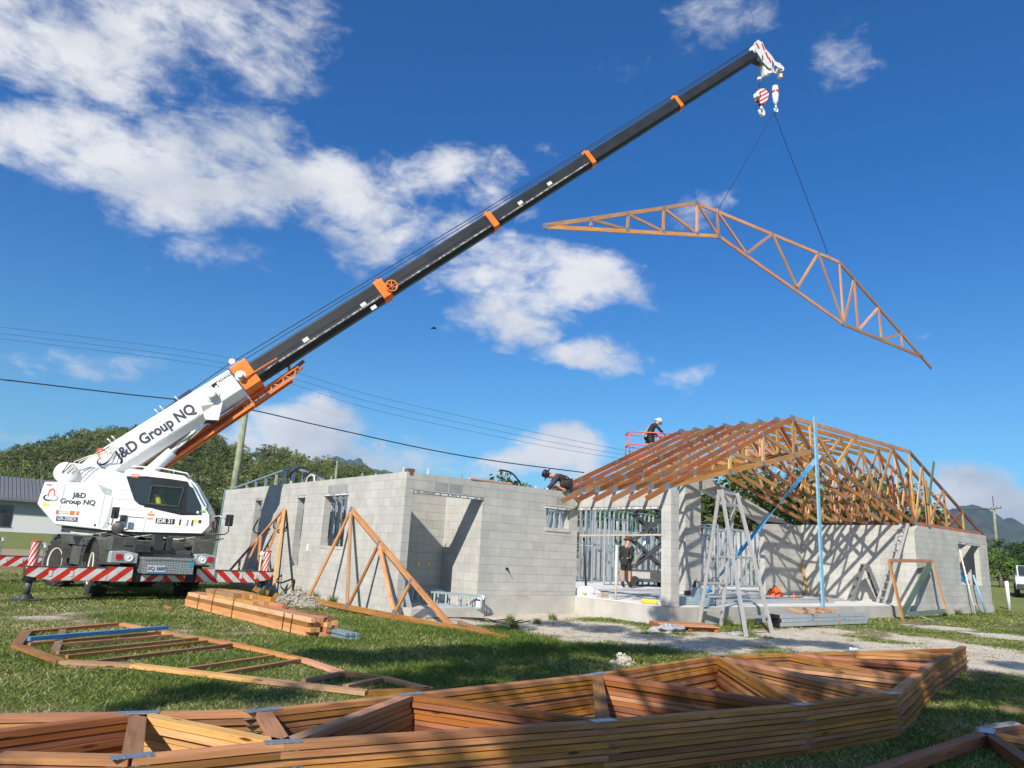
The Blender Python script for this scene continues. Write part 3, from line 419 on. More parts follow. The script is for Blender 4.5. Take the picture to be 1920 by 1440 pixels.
def grass():
    pts=[]
    for (x0,x1,y0,y1,dn,hh) in ((-9,4,-12.6,-6,4200,.036),(-9,7,-6,0,2500,.038),(4,16,-11,-6,1300,.036),(7,24,-6,-3.3,560,.045),(-14,0,0,8,800,.045),(-16,0,8,16,240,.06),(18,40,-9,3,150,.06)):
        n=int((x1-x0)*(y1-y0)*dn); x=RNG.uniform(x0,x1,n); y=RNG.uniform(y0,y1,n); pts.append(np.stack([x,y,np.full(n,hh)],1))
    P=np.concatenate(pts)
    # cull what lies outside the view cone with a margin, and thin on sand
    d=np.stack([P[:,0]-CX,P[:,1]-CY],1); f=d@np.array([F_.x,F_.y])/math.hypot(F_.x,F_.y); s=d@np.array([R_.x,R_.y])/math.hypot(R_.x,R_.y)
    P=P[(np.abs(s)<f*.86+3.5)&(f>1.5)]
    sv=np.zeros(len(P))
    for a,b,r in D['sand']: sv=np.maximum(sv,np.exp(-((P[:,0]-a)**2+(P[:,1]-b)**2)/(r*r)*.7))
    for a,b,r in D['dirt']: sv=np.maximum(sv,.66*np.exp(-((P[:,0]-a)**2+(P[:,1]-b)**2)/(r*r)))
    hx=(P[:,0]>-.05)&(P[:,0]<5.6)&(P[:,1]>-1.2)|((P[:,0]>5.2)&(P[:,1]>-3.22)&(P[:,0]<25))|((P[:,0]>-.03)&(P[:,1]>-.1))
    def fld(P,s,o): return np.sin(P[:,0]*s+o+1.7*np.sin(P[:,1]*s*.7))*np.cos(P[:,1]*s*1.1-o+1.3*np.sin(P[:,0]*s*.6))
    pat=fld(P,1.1,.3)*.5+fld(P,2.7,1.9)*.3+fld(P,6.3,.8)*.2
    keep=(RNG.rand(len(P))<np.clip(1.25-sv*2.1+pat*.9,0.02,1))&~hx&(RNG.rand(len(P))<np.clip(.75+.5*pat,.3,1)); P=P[keep]; pat=pat[keep]; sv=sv[keep]
    n=len(P); dd=np.hypot(P[:,0]-CX,P[:,1]-CY)
    z=-.475+.0075*np.clip(P[:,0],0,45)
    for i in range(0): pass
    h=P[:,2]*RNG.uniform(.45,1.35,n)*(1+.35*pat)*np.clip(1-sv*.5,.3,1); w=np.clip(.0022*dd**.62,.0042,.018)*RNG.uniform(.7,1.3,n)
    # the lusher dark-green strip beside the leaning trusses
    lush=np.exp(-(((P[:,0]+.2)/3.2)**2+((P[:,1]+4.2)/2.3)**2)); h*=1+1.0*lush
    a=RNG.uniform(0,2*math.pi,n); ln=RNG.uniform(.6,2.2,n)*h; h=h*RNG.uniform(.35,1.05,n); b=RNG.uniform(0,2*math.pi,n)
    bx=np.cos(a)*w; by=np.sin(a)*w
    v=np.empty((n,3,3)); v[:,0]=np.stack([P[:,0]-bx,P[:,1]-by,z],1); v[:,1]=np.stack([P[:,0]+bx,P[:,1]+by,z],1); v[:,2]=np.stack([P[:,0]+np.cos(b)*ln,P[:,1]+np.sin(b)*ln,z+h+.01],1)
    dry=np.clip(RNG.rand(n)**1.7*.95+.55*(-pat)-.35*lush+.25*sv,0,1); sh=np.repeat(dry,3)
    me=numpy_mesh('grass',v.reshape(-1,3),np.arange(n*3).reshape(-1,3),M['grassblade'],sh)
    o=bpy.data.objects.new('grass',me); COL.objects.link(o); tag(o,'short rough green lawn grass over the building site','grass',kind='stuff')
    print('grass blades',n)
grass()
def scatter(name,n,region,cond,size,mat,label,cat,flat=.6,seed=1):
    rs=np.random.RandomState(seed); x=rs.uniform(region[0],region[1],n*3); y=rs.uniform(region[2],region[3],n*3); k=np.array([cond(a,b_,r_) for a,b_,r_ in zip(x,y,rs.rand(n*3))]); x=x[k][:n]; y=y[k][:n]; n=len(x)
    s=size*rs.uniform(.35,1,n)**1.5; T0=np.array([[1,0,-.4],[-.5,.9,-.4],[-.5,-.9,-.4],[0,0,.8]]); a=rs.uniform(0,6.28,n); c,s_=np.cos(a),np.sin(a)
    v=np.empty((n,4,3)); st=rs.uniform(.6,1.5,n)
    for i in range(4): px_,py_,pz_=T0[i]; px_=px_*st; v[:,i,0]=x+s*(px_*c-py_*s_); v[:,i,1]=y+s*(px_*s_+py_*c); v[:,i,2]=-.462+.0075*np.clip(x,0,45)+s*pz_*flat
    f=np.concatenate([np.arange(n)[:,None]*4+np.array(q) for q in ((0,1,3),(1,2,3),(2,0,3))]); me=numpy_mesh(name,v.reshape(-1,3),f,M[mat]); o=bpy.data.objects.new(name,me); COL.objects.link(o); tag(o,label,cat,kind='stuff')
inh=lambda a,b: (a>5.2 and b>-3.25 and a<25) or (a>0 and b>-.06)
scatter('gravel',5200,(-1,14,-9.5,0),lambda a,b,r:(not inh(a,b)) and sandv(a,b)>.35+.3*r,.015,'rubble','loose pale gravel and mortar crumbs scattered over the sandy strip','gravel')
scatter('litter',2600,(-9,12,-12,3),lambda a,b,r:(not inh(a,b)) and r<.4,.022,'khaki','dry leaves and wood chips scattered through the grass','litter',flat=.9,seed=3)
scatter('litter',900,(-4,4,-3.5,4),lambda a,b,r:(not inh(a,b)) and r<.5,.02,'honey','orange sawdust and wood chips around the timber pack and leaning truss','litter',flat=.5,seed=5)
# ---------------- foliage ----------------
def crown_arrays(rs,R=3.,H=3.,clumps=40,leaves=40,leaf=.16,cl=.75,flat=.7,shell=.55):
    c=[]
    while len(c)<clumps:
        p=rs.uniform(-1,1,3); q=np.linalg.norm(p)
        if q<1 and q>shell*rs.rand() and p[2]>-.75: c.append(p)
    c=np.array(c)*np.array([R,R,H]); cr=cl*rs.uniform(.55,1.2,clumps)
    n=clumps*leaves; idx=np.repeat(np.arange(clumps),leaves)
    d=rs.normal(size=(n,3)); d/=np.linalg.norm(d,axis=1)[:,None]; rr=rs.rand(n)**.45
    p=c[idx]+d*rr[:,None]*cr[idx][:,None]*np.array([1,1,flat])
    a=rs.normal(size=(n,3)); a/=np.linalg.norm(a,axis=1)[:,None]; b=np.cross(a,rs.normal(size=(n,3))); b/=np.linalg.norm(b,axis=1)[:,None]
    s=leaf*rs.uniform(.6,1.4,n)[:,None]
    v=np.stack([p-a*s,p-b*s*.45,p+a*s,p+b*s*.45],1)
    sh=np.clip(np.repeat(rs.rand(clumps),leaves)*.5+rs.rand(n)*.5,0,1)
    return v,sh,c
def crown_mesh(name,mat,seed,**k):
    rs=np.random.RandomState(seed); v,sh,c=crown_arrays(rs,**k); n=len(v)
    return numpy_mesh(name,v.reshape(-1,3),np.arange(n*4).reshape(-1,4),mat,np.repeat(sh,4),4),c
def trunk_mesh(cs,H,crown_z,r=.18,limbs=7,rs=None,mat='bark'):
    b=MB(); top=V((rs.uniform(-.3,.3),rs.uniform(-.3,.3),crown_z)); b.tube([(0,0,-.3),(rs.uniform(-.1,.1),rs.uniform(-.1,.1),crown_z*.5),top],[r*1.25,r,r*.7],8)
    for k in rs.choice(len(cs),min(limbs,len(cs)),replace=False):
        e=V(cs[k])+V((0,0,crown_z)); s0=V((0,0,0)).lerp(top,rs.uniform(.55,1)); mid=s0.lerp(e,.5)+V(rs.uniform(-.3,.3,3)); b.tube([s0,mid,e],[r*.5,r*.32,r*.1],6)
    return b
TREEV={}
def tree_variant(key,mat,seed,R,H,cz,r=.2,bark='bark',**k):
    me,cs=crown_mesh('crown_'+key,M[mat],seed,R=R,H=H,**k); rs=np.random.RandomState(seed+9)
    b=trunk_mesh(cs,H,cz,r,limbs=k.get('clumps',40)//4,rs=rs); o=b.build('trunk',M[bark],smooth=True); me2=o.data; bpy.data.objects.remove(o)
    TREEV[key]=(me,me2,cz,R,cz+H)
def place_tree(key,x,y,z,s,label,group,rot=None,name='tree',cat='tree'):
    me,tr,cz,R,ht=TREEV[key]; t=thing(name,(x,y,z),label,cat,group); t.rotation_euler.z=random.uniform(0,6.28) if rot is None else rot; t.scale=(s,s,s)
    a=bpy.data.objects.new('crown',me); COL.objects.link(a); a.parent=t; a.location=(0,0,cz)
    c=bpy.data.objects.new('trunk',tr); COL.objects.link(c); c.parent=t
    return t
for i in range(4): tree_variant('gum%d'%i,'leaf_gum',20+i,3.2,2.3,4.4,r=.17,clumps=34,leaves=34,leaf=.24,cl=.95)
for i in range(3): tree_variant('dark%d'%i,'leaf_dark',40+i,2.8,2.9,3.6,r=.2,clumps=60,leaves=60,leaf=.15,cl=.8)
for i in range(2): tree_variant('bright%d'%i,'leaf_bright',50+i,2.7,2.6,3.4,r=.2,clumps=55,leaves=60,leaf=.14,cl=.75)
tree_variant('open','leaf_gum',60,3.6,2.9,5.2,r=.22,bark='palebark',clumps=34,leaves=60,leaf=.14,cl=.7)
# ---------------- hills ----------------
def interp(tab,a):
    if a<=tab[0][0]: return tab[0][1]
    for (a0,e0),(a1,e1) in zip(tab,tab[1:]):
        if a<=a1: return e0+(e1-e0)*(a-a0)/(a1-a0)
    return tab[-1][1]
def hillmesh(name,tab,r0,r1,a0,a1,mat,label,rough=1.,na=120,nr=26,treeh=0,cat='hill'):
    vs=[]
    def hz(r,a):
        e=interp(tab,a); t=(r-r0)/(r1-r0); zc=1.008+e*r1-treeh; base=gz(CX+math.sin(rad(a))*r,CY+math.cos(rad(a))*r)-1.0
        tt=min(1,max(0,t)); s=tt*tt*(3-2*tt) if t<=1 else 1-(t-1)*.8
        x=CX+math.sin(rad(a))*r; y=CY+math.cos(rad(a))*r
        return base+(zc-base)*s+rough*mn.noise((x*.02,y*.02,3))*r1*.012*min(1,max(0,t*2))*(1 if t<.95 else .35)
    for i in range(na+1):
        a=a0+(a1-a0)*i/na
        for j in range(nr+1):
            r=r0+(r1*1.5-r0)*j/nr; vs.append((CX+math.sin(rad(a))*r,CY+math.cos(rad(a))*r,hz(r,a)))
    fs=[(i*(nr+1)+j,i*(nr+1)+j+1,(i+1)*(nr+1)+j+1,(i+1)*(nr+1)+j) for i in range(na) for j in range(nr)]
    me=bpy.data.meshes.new(name); me.from_pydata(vs,[],fs); me.polygons.foreach_set('use_smooth',[True]*len(fs)); me.materials.append(M[mat]); o=bpy.data.objects.new(name,me); COL.objects.link(o)
    tag(o,label,cat,kind='structure'); return hz
gen('hillmat',(.075,.085,.035),.95,var=.4,scale=.12,bump=.5,bs=.5,spec=.1,stain=((.22,.13,.07),.05,.52,.8))
gen('mountmat',(.055,.075,.045),.95,var=.45,scale=.012,bump=1,bs=.03,spec=.05,stain=((.20,.17,.13),.016,.56,.6))
hz=hillmesh('hill',D['hill'],120,270,-14,38,'hillmat','brown grassed hillside rising behind the crane',treeh=4.2)
hillmesh('mountain',D['mount'],1500,3200,58,84,'mountmat','high blue wooded mountain ridge far right',rough=1.1,na=160,cat='mountain')
hillmesh('distant_hill',D['bluehill'],1600,3600,16,45,'mountmat','bluish far ridge just showing above the block wall',rough=1.5,cat='hill')
def forest():
    rs=np.random.RandomState(5); cand=[]
    var=[]
    for k in range(6):
        v,sh,c=crown_arrays(np.random.RandomState(80+k),R=2.3,H=1.9,clumps=24,leaves=24,leaf=.20,cl=.72); var.append((v,sh))
    n=0
    while len(cand)<1700:
        a=rs.uniform(-6,35); r=math.sqrt(rs.uniform(125**2,292**2)); x=CX+math.sin(rad(a))*r; y=CY+math.cos(rad(a))*r
        n+=1
        # clearings of brown grass
        if mn.noise((x*.035,y*.035,7))<-.16 and rs.rand()<.85: continue
        cand.append((a,r,x,y,hz(r,a)))
    allv=[];alls=[]
    rest=[c for c in cand if not (c[1]>262 and c[1]<275)]; sky=[c for c in cand if 262<=c[1]<=275]
    for i,(a,r,x,y,z) in enumerate(rest):
        v,sh=var[rs.randint(6)]; s=rs.uniform(.7,1.3); t=rs.uniform(0,6.28); c_,s_=math.cos(t),math.sin(t); Rm=np.array([[c_,-s_,0],[s_,c_,0],[0,0,1]])
        allv.append((v.reshape(-1,3)*s*np.array([1,1,rs.uniform(.85,1.3)]))@Rm.T+np.array([x,y,z+3.3*s])); alls.append(np.repeat(np.clip(sh*.5+rs.rand()*.75-.12,0,1),4))
    vv=np.concatenate(allv); me=numpy_mesh('forest',vv,np.arange(len(vv)).reshape(-1,4),M['leaf_gum'],np.concatenate(alls),4)
    o=bpy.data.objects.new('forest',me); COL.objects.link(o); tag(o,'olive green gum woodland covering the hillside behind the crane','woodland',kind='stuff')
    sky.sort()
    lab='gum tree on the skyline of the wooded hill behind the crane'
    last=-99
    for (a,r,x,y,z) in sky[:60]:
        if a-last<.35: continue
        last=a; place_tree('gum%d'%rs.randint(4),x,y,z,rs.uniform(.6,1.0),lab,'gum trees along the crest of the hill')
forest()
# trees beyond the building, each placed where its top shows
def far_tree(key,az,tanel,d,label,group=None,xs=1.,name='tree'):
    x=CX+math.sin(rad(az))*d; y=CY+math.cos(rad(az))*d; z=gz(x,y)-.1; top=1.008+tanel*d; s=(top-z)/TREEV[key][4]; t=place_tree(key,x,y,z,s,label,group,name=name); t.scale=(s*xs,s*xs,s); return t
lb=['broad green tree seen through the opening left of the scissor lift','dark green tree filling the opening behind the scissor lift arms','green tree behind the block column at the porch corner',
'leafy gum tree with pale bare limbs left of the tall stepladder','tall leafy gum above the raking concrete beam','green gum tree right above the raking block beam','dense tree behind the middle of the roof trusses left of the blue post','dense tree behind the roof trusses right of the blue post',
'tallest tree showing between the right hand truss webs','green tree low behind the right hand end of the trusses','low tree beyond the right end of the back wall','small treetop peeping over the block wall left of the curved conduit','small treetop peeping over the wall beside the crouching worker','green tree behind the green timber pole in the porch']
kk=['bright0','dark0','bright1','open','gum1','gum2','dark1','dark2','bright0','dark0','dark1','gum0','gum3','dark2']
for i,(a,e,dd) in enumerate(D['treesB']): far_tree(kk[i],a,e,dd,lb[i],None,xs=1.25 if i<11 else 1.)
for i,(a,e,dd) in enumerate(D['treesR']): far_tree(['dark0','dark1','bright1','dark2','dark1'][i],a,e,dd,['dark tree just right of the block wall end, tallest of the right hand trees','dark bushy tree at the far right edge of the photo','lighter green tree hanging low beside the right end of the block wall','dark tree at the right margin beyond the paddock rail','dark tree farthest back behind the right hand power pole'][i],None,xs=1.3,name='tree')
# tree behind the camera whose shade dapples the foreground
def shade_tree():
    rs=np.random.RandomState(4); t=thing('shade_tree',(-13.5,-19.5,-.5),'gum tree behind the viewer that dapples the foreground with shade','tree')
    vs=[];sh=[]
    for x,y,z,r in D['shade']:
        r=r*1.28; n=int(520*r*r/.16*.75)+30; d=rs.normal(size=(n,3)); d/=np.linalg.norm(d,axis=1)[:,None]; p=np.array([x,y,z])+d*(rs.rand(n)**.5)[:,None]*r*np.array([1.15,1.15,.8])
        a=rs.normal(size=(n,3)); a/=np.linalg.norm(a,axis=1)[:,None]; b=np.cross(a,rs.normal(size=(n,3))); b/=np.linalg.norm(b,axis=1)[:,None]; s=.07*rs.uniform(.6,1.4,n)[:,None]
        vs.append(np.stack([p-a*s,p-b*s*.5,p+a*s,p+b*s*.5],1).reshape(-1,3)); sh.append(np.full(n*4,rs.rand()))
    vv=np.concatenate(vs)-np.array([-13.5,-19.5,-.5]); me=numpy_mesh('crown',vv,np.arange(len(vv)).reshape(-1,4),M['leaf_gum'],np.concatenate(sh),4)
    o=bpy.data.objects.new('crown',me); COL.objects.link(o); o.parent=t
    b=MB(); b.tube([(-13.5,-19.5,-.8),(-13.6,-19,2.5),(-13.2,-18,5.6)],[.34,.28,.2],10)
    for x,y,z,r in D['shade']: 
        e=V((x,y,z)); s0=V((-13.2,-18,5.6)); b.tube([s0,s0.lerp(e,.5)+V((0,0,.6)),e],[.05,.022,.006],5)
    b.build('trunk',M['bark'],t,smooth=True)
shade_tree()
# ---------------- block house ----------------
H=2.66; T=.19
house=thing('block_house',(0,0,-.47),'unfinished grey concrete block house with open porch and gaps for windows','building')
def wall(name,ax,f0,f1,a0,a1,z0,z1,ops=(),mat='blockwork',label=None):
    b=MB()
    def add(p0,p1,q0,q1):
        if p1-p0<1e-4 or q1-q0<1e-4: return
        b.box((p0,f0,q0),(p1,f1,q1)) if ax=='x' else b.box((f0,p0,q0),(f1,p1,q1))
    cur=a0
    for o0,o1,oz0,oz1 in sorted(ops):
        add(cur,o0,z0,z1); add(o0,o1,z0,oz0); add(o0,o1,oz1,z1); cur=o1
    add(cur,a1,z0,z1); o=b.build(name,M[mat],house)
    if label: o['label']=label
    return o
wall('side_wall','y',0,T,0,12.75,-.75,H,[(2.85,4.2,.93,2.24),(5.52,6.02,.33,2.27),(8.9,9.5,-.1,2.28)])
wall('front_wall','x',0,T,2.16,5.35,-.0,H,[(4.22,5.04,1.69,2.24)])
wall('porch_lintel','x',0,T,T,2.16,2.27,H)
wall('alcove_wall','y',2.16,2.35,T,1.6,-.3,H); wall('alcove_wall','x',1.6,1.79,T,2.35,-.3,H)
wall('inner_wall','x',1.15,1.34,4.45,5.3,0,H); wall('inner_wall','y',5.1,5.29,1.34,3.2,0,H)
wall('porch_beam','y',5.28,5.47,-2.91,-.0,2.27,H)
cb=MB(); cb.box((5.28,-3.2,0),(5.57,-2.91,H)); cb.build('column',M['blockwork'],house)
b=MB(); b.prism([(18.29,-3.2,-.7),(18.75,-3.2,-.7),(18.75,-3.2,H),(18.62,-3.2,H),(18.29,-3.2,2.48)],(0,T,0)); b.box((18.75,-3.2,-.7),(22.0,-3.01,H)); b.box((22.0,-3.2,-.7),(24.0,-3.01,.72)); b.box((22.0,-3.2,2.27),(24.0,-3.01,H)); b.box((24.0,-3.2,-.7),(24.88,-3.01,H)); b.build('front_wall',M['blockwork'],house)
wall('porch_wall','y',18.29,18.48,-3.01,.95,-.6,H-.01); wall('end_wall','y',24.69,24.88,-3.01,12.5,-.7,H-.01)
wall('inner_wall','x',-1.2,-1.0,20.2,24.69,-.1,2.5)
wall('back_wall','x',.95,1.14,15.72,18.48,0,2.62)
b=MB(); b.prism([(11.97,.95,3.47),(15.72,.95,2.52),(17.5,.95,2.62),(12.3,.95,3.9),(11.97,.95,3.95)],(0,T,0)); b.build('raking_beam',M['blockwork'],house)
wall('column','x',.95,1.3,11.15,11.97,0,3.95)
wall('rear_wall','x',12.5,12.69,.19,24.69,-.5,2.45,[(2.6,5.5,1.0,2.2),(10.5,12.3,.9,2.2),(15.6,17.8,.9,2.2),(20,22,.9,2.2)])
# concrete slab with its thick edge, footing and alcove floor
s=MB(); s.box((5.33,-3.17,-.75),(18.29,.95,0)); s.box((.19,1.79,-.75),(24.69,12.5,-.004)); s.box((2.35,.19,-.75),(5.33,1.79,-.002)); s.box((5.33,.95,-.75),(18.29,1.79,-.002)); s.box((18.48,-3.01,-.7),(24.69,1.79,-.02)); s.build('slab',M['slabtop'],house)
s=MB(); s.box((2.13,-.05,-.75),(5.30,.14,-.004)); s.prism([(5.30,-.05,-.75),(5.12,-.9,-.75),(5.10,-2.6,-.75),(5.25,-3.19,-.75),(5.33,-3.19,-.75),(5.33,-.05,-.75)],(0,0,.735)); s.box((5.25,-3.25,-.75),(18.27,-3.175,-.012)); s.box((18.27,-3.235,-.75),(24.9,-3.202,-.03)); s.build('footing',M['concrete'],house)
s=MB(); s.box((.19,-.35,-.7),(2.13,1.6,-.27)); s.build('alcove_floor',M['concrete'],house)
# steel lintels with their printed face
def lintel(p,q,h=.07,d=.1,n=(0,-1,0)):
    b=MB(); p=V(p);q=V(q);n=V(n); b.bar(p-n*(d/2-.012)+V((0,0,0)),q-n*(d/2-.012),h,d,n); lo=b.build('lintel',M['pvc'],house)
    for sg in (-1,1): e=MB(); o_=V((0,0,sg*(h/2-.006)))+n*.013; e.bar(p+o_,q+o_,.012,.006,n); e.build('lintel_edge',M['black'],lo)
    e=MB(); nn=int((q-p).length/.055)
    for k in range(nn):
        if random.random()<.45: continue
        c=p.lerp(q,(k+.5)/nn)+n*.014; e.bar(c-(q-p).normalized()*.016,c+(q-p).normalized()*.016,.022,.004,n)
    e.build('printing',M['black'],lo)
lintel((.17,0,2.235),(2.17,0,2.235)); lintel((4.17,0,2.205),(5.10,0,2.205)); lintel((5.28,-2.9,2.235),(5.28,.0,2.235),n=(-1,0,0)); lintel((21.9,-3.2,2.235),(24.1,-3.2,2.235))
for y0,y1 in ((2.8,4.25),(5.48,6.06),(8.86,9.54)): lintel((0,y0,2.245),(0,y1,2.245),n=(-1,0,0))
for (p,q) in (((.76,-.0025,2.305),(1.135,.05,2.495)),((1.165,-.0025,2.305),(1.54,.05,2.495)),((4.56,-.0025,2.305),(4.93,.05,2.49))): b=MB(); b.box(p,q); b.build('dark_block',M['darkblock'],house)
for y in (2.9,3.3,3.7): b=MB(); b.box((-.0025,y,2.305),(.05,y+.375,2.49)); b.build('dark_block',M['darkblock'],house)
# window sill blocks
s=MB(); s.box((4.2,-.02,1.60),(5.06,.17,1.688)); s.build('sill',M['concrete'],house); s=MB(); s.box((-.012,2.83,.86),(.2,4.22,.928)); s.build('sill',M['concrete'],house)
# tie rods and block starters standing out of the wall tops
def starters():
    for (x,y,h_,m) in [(.1,.35,.13,'pvc'),(.1,1.7,.06,'galv'),(.1,2.4,.10,'galv'),(.1,4.2,.12,'galv'),(.1,5.1,.10,'pine'),(.1,6.1,.08,'galv'),(.1,7.0,.10,'pvc'),(.6,.1,.14,'pvc'),(1.15,.1,.03,'concrete'),(1.55,.1,.12,'galv'),(2.0,.1,.05,'galv'),(3.0,.1,.06,'pvc'),(3.35,.1,.12,'galv'),(3.9,.1,.05,'pvc'),(4.3,.1,.05,'pvc'),(5.2,.1,.1,'galv'),(5.37,-.5,.06,'galv'),(5.37,-1.1,.06,'galv'),(5.37,-1.7,.06,'galv'),(5.37,-2.3,.06,'galv')]:
        b=MB(); b.bar((x,y,H-.02),(x+.02,y,H+h_),.045,.02,(0,1,0)); b.build('tie_rod',M[m],house)
starters()
b=MB(); b.box((.02,.0,H+.005),(.2,.16,H+.08)); b.box((.06,-.02,H-.05),(.14,-.005,H+.03)); b.base=(.1,.1,H); tag(b.build('timber_offcut',M['oldwood']),'dark timber block sitting on the near corner of the block wall','offcut')
b=MB(); b.bar((1.75,.02,H+.03),(3.05,.06,H+.03),.10,.035); b.base=(2.4,.04,H); tag(b.build('timber_plank',M['pinkpine']),'orange plank lying flat along the front wall top','plank')
# taps, sockets and pipe stubs
def stub(n,p,ax,r,l,m,label=None,part='pipe_stub'):
    b=MB(); b.tube([p,V(p)+V(ax)*l],r,10); o=b.build(part,M[m],house)
stub(0,(3.0,0,.62),(0,-1,0),.03,.05,'black'); stub(0,(3.0,-.05,.62),(.5,-.3,-1),.008,.12,'black')
for x in (1.45,1.75): stub(0,(x,1.6,.62),(0,-1,0),.035,.04,'yellow')
b=MB(); b.box((.85,1.575,.52),(1.0,1.598,.72)); b.build('socket',M['pvc'],house)
b=MB(); b.box((-.02,4.9,.75),(-.002,5.02,.93)); b.build('socket',M['pvc'],house)
b=MB(); b.tube([(22.9,-3.22,.05),(22.9,-3.3,.02),(22.95,-3.33,-.06)],.03,8); b.build('pipe_stub',M['khaki'],house)
# black conduits curling out of the side wall
def conduit(path,label,r=.022,mat='conduit'):
    P=[V(p) for p in path]; out=[]
    for i in range(len(P)-1):
        a=P[max(i-1,0)];b_=P[i];c=P[i+1];d=P[min(i+2,len(P)-1)]
        for k in range(6):
            t=k/6; out.append(.5*((2*b_)+(c-a)*t+(2*a-5*b_+4*c-d)*t*t+(3*b_-a-3*c+d)*t**3))
    out.append(P[-1]); b=MB(); b.base=P[0]; b.tube(out,r,8); tag(b.build('conduit',M[mat],smooth=True),label,'conduit')
conduit([(0,9.05,1.62),(-.12,9.0,1.32),(-.16,8.6,1.18),(-.1,8.1,1.22),(0,7.9,1.35)],'black conduit loop on the side wall under the lintel of the farthest doorway')
conduit([(0,7.45,1.65),(-.1,7.4,1.4),(-.1,7.0,1.30),(-.05,6.6,1.35),(-.02,6.55,1.5)],'black conduit ending by the yellow cap behind the apex of the leaning frame')
conduit([(0,8.2,.4),(-.15,7.9,.15),(-.2,7.3,.06),(-.1,6.9,.15)],'black conduit loop low on the side wall beside the jack post')
conduit([(0,6.55,.05),(-.2,6.4,-.12),(-.25,5.9,-.14),(-.05,5.55,-.02),(-.02,5.6,-.3)],'black conduit sagging from the side wall above the gravel')
conduit([(.1,7.0,2.6),(.1,7.1,2.95),(.1,6.6,3.1),(.1,6.2,3.12)],'thick black conduit curving over the wall top inside the steel gable frame',.035)
conduit([(.1,6.0,2.62),(.1,6.05,2.85),(.1,5.6,2.95),(.1,5.2,3.0)],'black and white conduit pair arching right of the steel gable frame',.025)
conduit([(.12,5.9,2.62),(.12,5.8,2.82),(.12,5.4,2.85),(.12,5.3,2.62)],'white conduit hoop on the side wall top',.022,'pvc')
conduit([(3.4,.1,2.62),(3.32,.1,2.8),(3.05,.1,2.98),(2.7,.1,3.0)],'black conduit curving up from the front wall top',.022)
b=MB(); b.lathe((-.012,7.0,1.45),[(0,0),(.05,0),(.06,.02),(0,.05)],(-1,0,0),12); b.base=(-.01,7,1.45); tag(b.build('pipe_cap',M['yellow']),'orange yellow foam cap on the side wall beside the leaning frame apex','pipe cap')
# ---------------- steel framing ----------------
def stud_frame(x0,x1,y,z0,z1,n,label,ax='x',mats=('galv','galvblue','galv'),slope=0):
    t=thing('stud_frame',(x0,y,z0) if ax=='x' else (y,x0,z0),label,'wall frame','galvanised steel stud frames inside the house')
    Q=(lambda a,z:(a,y,z)) if ax=='x' else (lambda a,z:(y,a,z)); nn=(0,1,0) if ax=='x' else (1,0,0)
    for nm,z in (('bottom_plate',z0+.02),('top_plate',z1)): 
        b=MB(); b.bar(Q(x0,z),Q(x1,z+(slope*(x1-x0) if nm=='top_plate' else 0)),.042,.09,nn); b.build(nm,M['galvblue'],t)
    b=MB(); b.bar(Q(x0,(z0+z1)*.5),Q(x1,(z0+z1)*.5),.04,.07,nn); b.build('nogging',M['galv'],t)
    for k in range(n+1):
        x=x0+.02+(x1-x0-.04)*k/n; b=MB(); b.bar(Q(x,z0+.042),Q(x,z1-.022+slope*(x-x0)),.042,.082,nn); b.build('stud',M[mats[k%len(mats)]],t)
        if k%5==2 and k+2<=n:
            x2=x0+(x1-x0)*(k+2)/n; b=MB(); b.bar(Q(x,z0+.2),Q(x2,z1-.3),.03,.012,nn); b.build('brace_strap',M['galvblue'],t)
stud_frame(13.2,18.6,8.6,0,3.1,18,'long galvanised stud frame behind the standing worker')
stud_frame(13.8,17.5,10.6,0,2.7,11,'stud frame farthest back seen through the porch opening')
stud_frame(18.9,26.4,8.2,0,2.75,22,'long steel stud frame behind the tall stepladder')
stud_frame(19.6,24.4,6.4,0,2.6,12,'shorter steel frame with blue straps left of the shadowed back wall')
stud_frame(9.8,12.6,7.6,0,2.7,9,'steel stud frame just right of the block wall end')
stud_frame(7.0,11.5,13.0,0,2.9,12,'stud partition running back from behind the worker',ax='y')
stud_frame(5.4,9.5,19.2,0,2.7,12,'stud partition beside the long frame behind the stepladder',ax='y')
stud_frame(12.2,17.0,5.6,0,2.5,13,'nearer steel frame between the scissor lift and the pier')
stud_frame(2.4,6.4,1.1,0,2.5,10,'steel studs showing in the side wall window',ax='y')
stud_frame(2.6,7.6,1.9,0,2.4,12,'second row of steel studs behind the side wall window',ax='y')
# sloping steel gable frame rising above the side wall
t=thing('gable_frame',(.35,9,2.0),'sloping galvanised gable frame standing above the far half of the side wall','wall frame')
pl=[(13.35,2.72),(7.4,3.24),(5.1,2.72)]
for (y0,z0),(y1,z1) in zip(pl,pl[1:]): b=MB(); b.bar((.32,y0,z0),(.32,y1,z1),.05,.09,(1,0,0)); b.build('top_rail',M['galvblue'],t)
for y in (12.5,11.5,10.6,9.7,8.8,8.1,7.4,6.6,5.8,5.15):
    z=np.interp(y,[5.1,7.4,13.35],[2.72,3.24,2.72]); b=MB(); b.bar((.32,y,1.9),(.32,y,z-.025),.045 if y!=7.4 else .11,.08,(1,0,0)); b.build('stud',M['galvblue' if int(y*3)%2 else 'galv'],t)
b=MB(); b.bar((.06,12.95,-.4),(.06,12.85,2.7),.10,.14,(1,0,0)); b.base=(.06,12.9,-.4); tag(b.build('steel_channel',M['galvblue']),'galvanised steel channel standing at the far end of the side wall','steel channel')
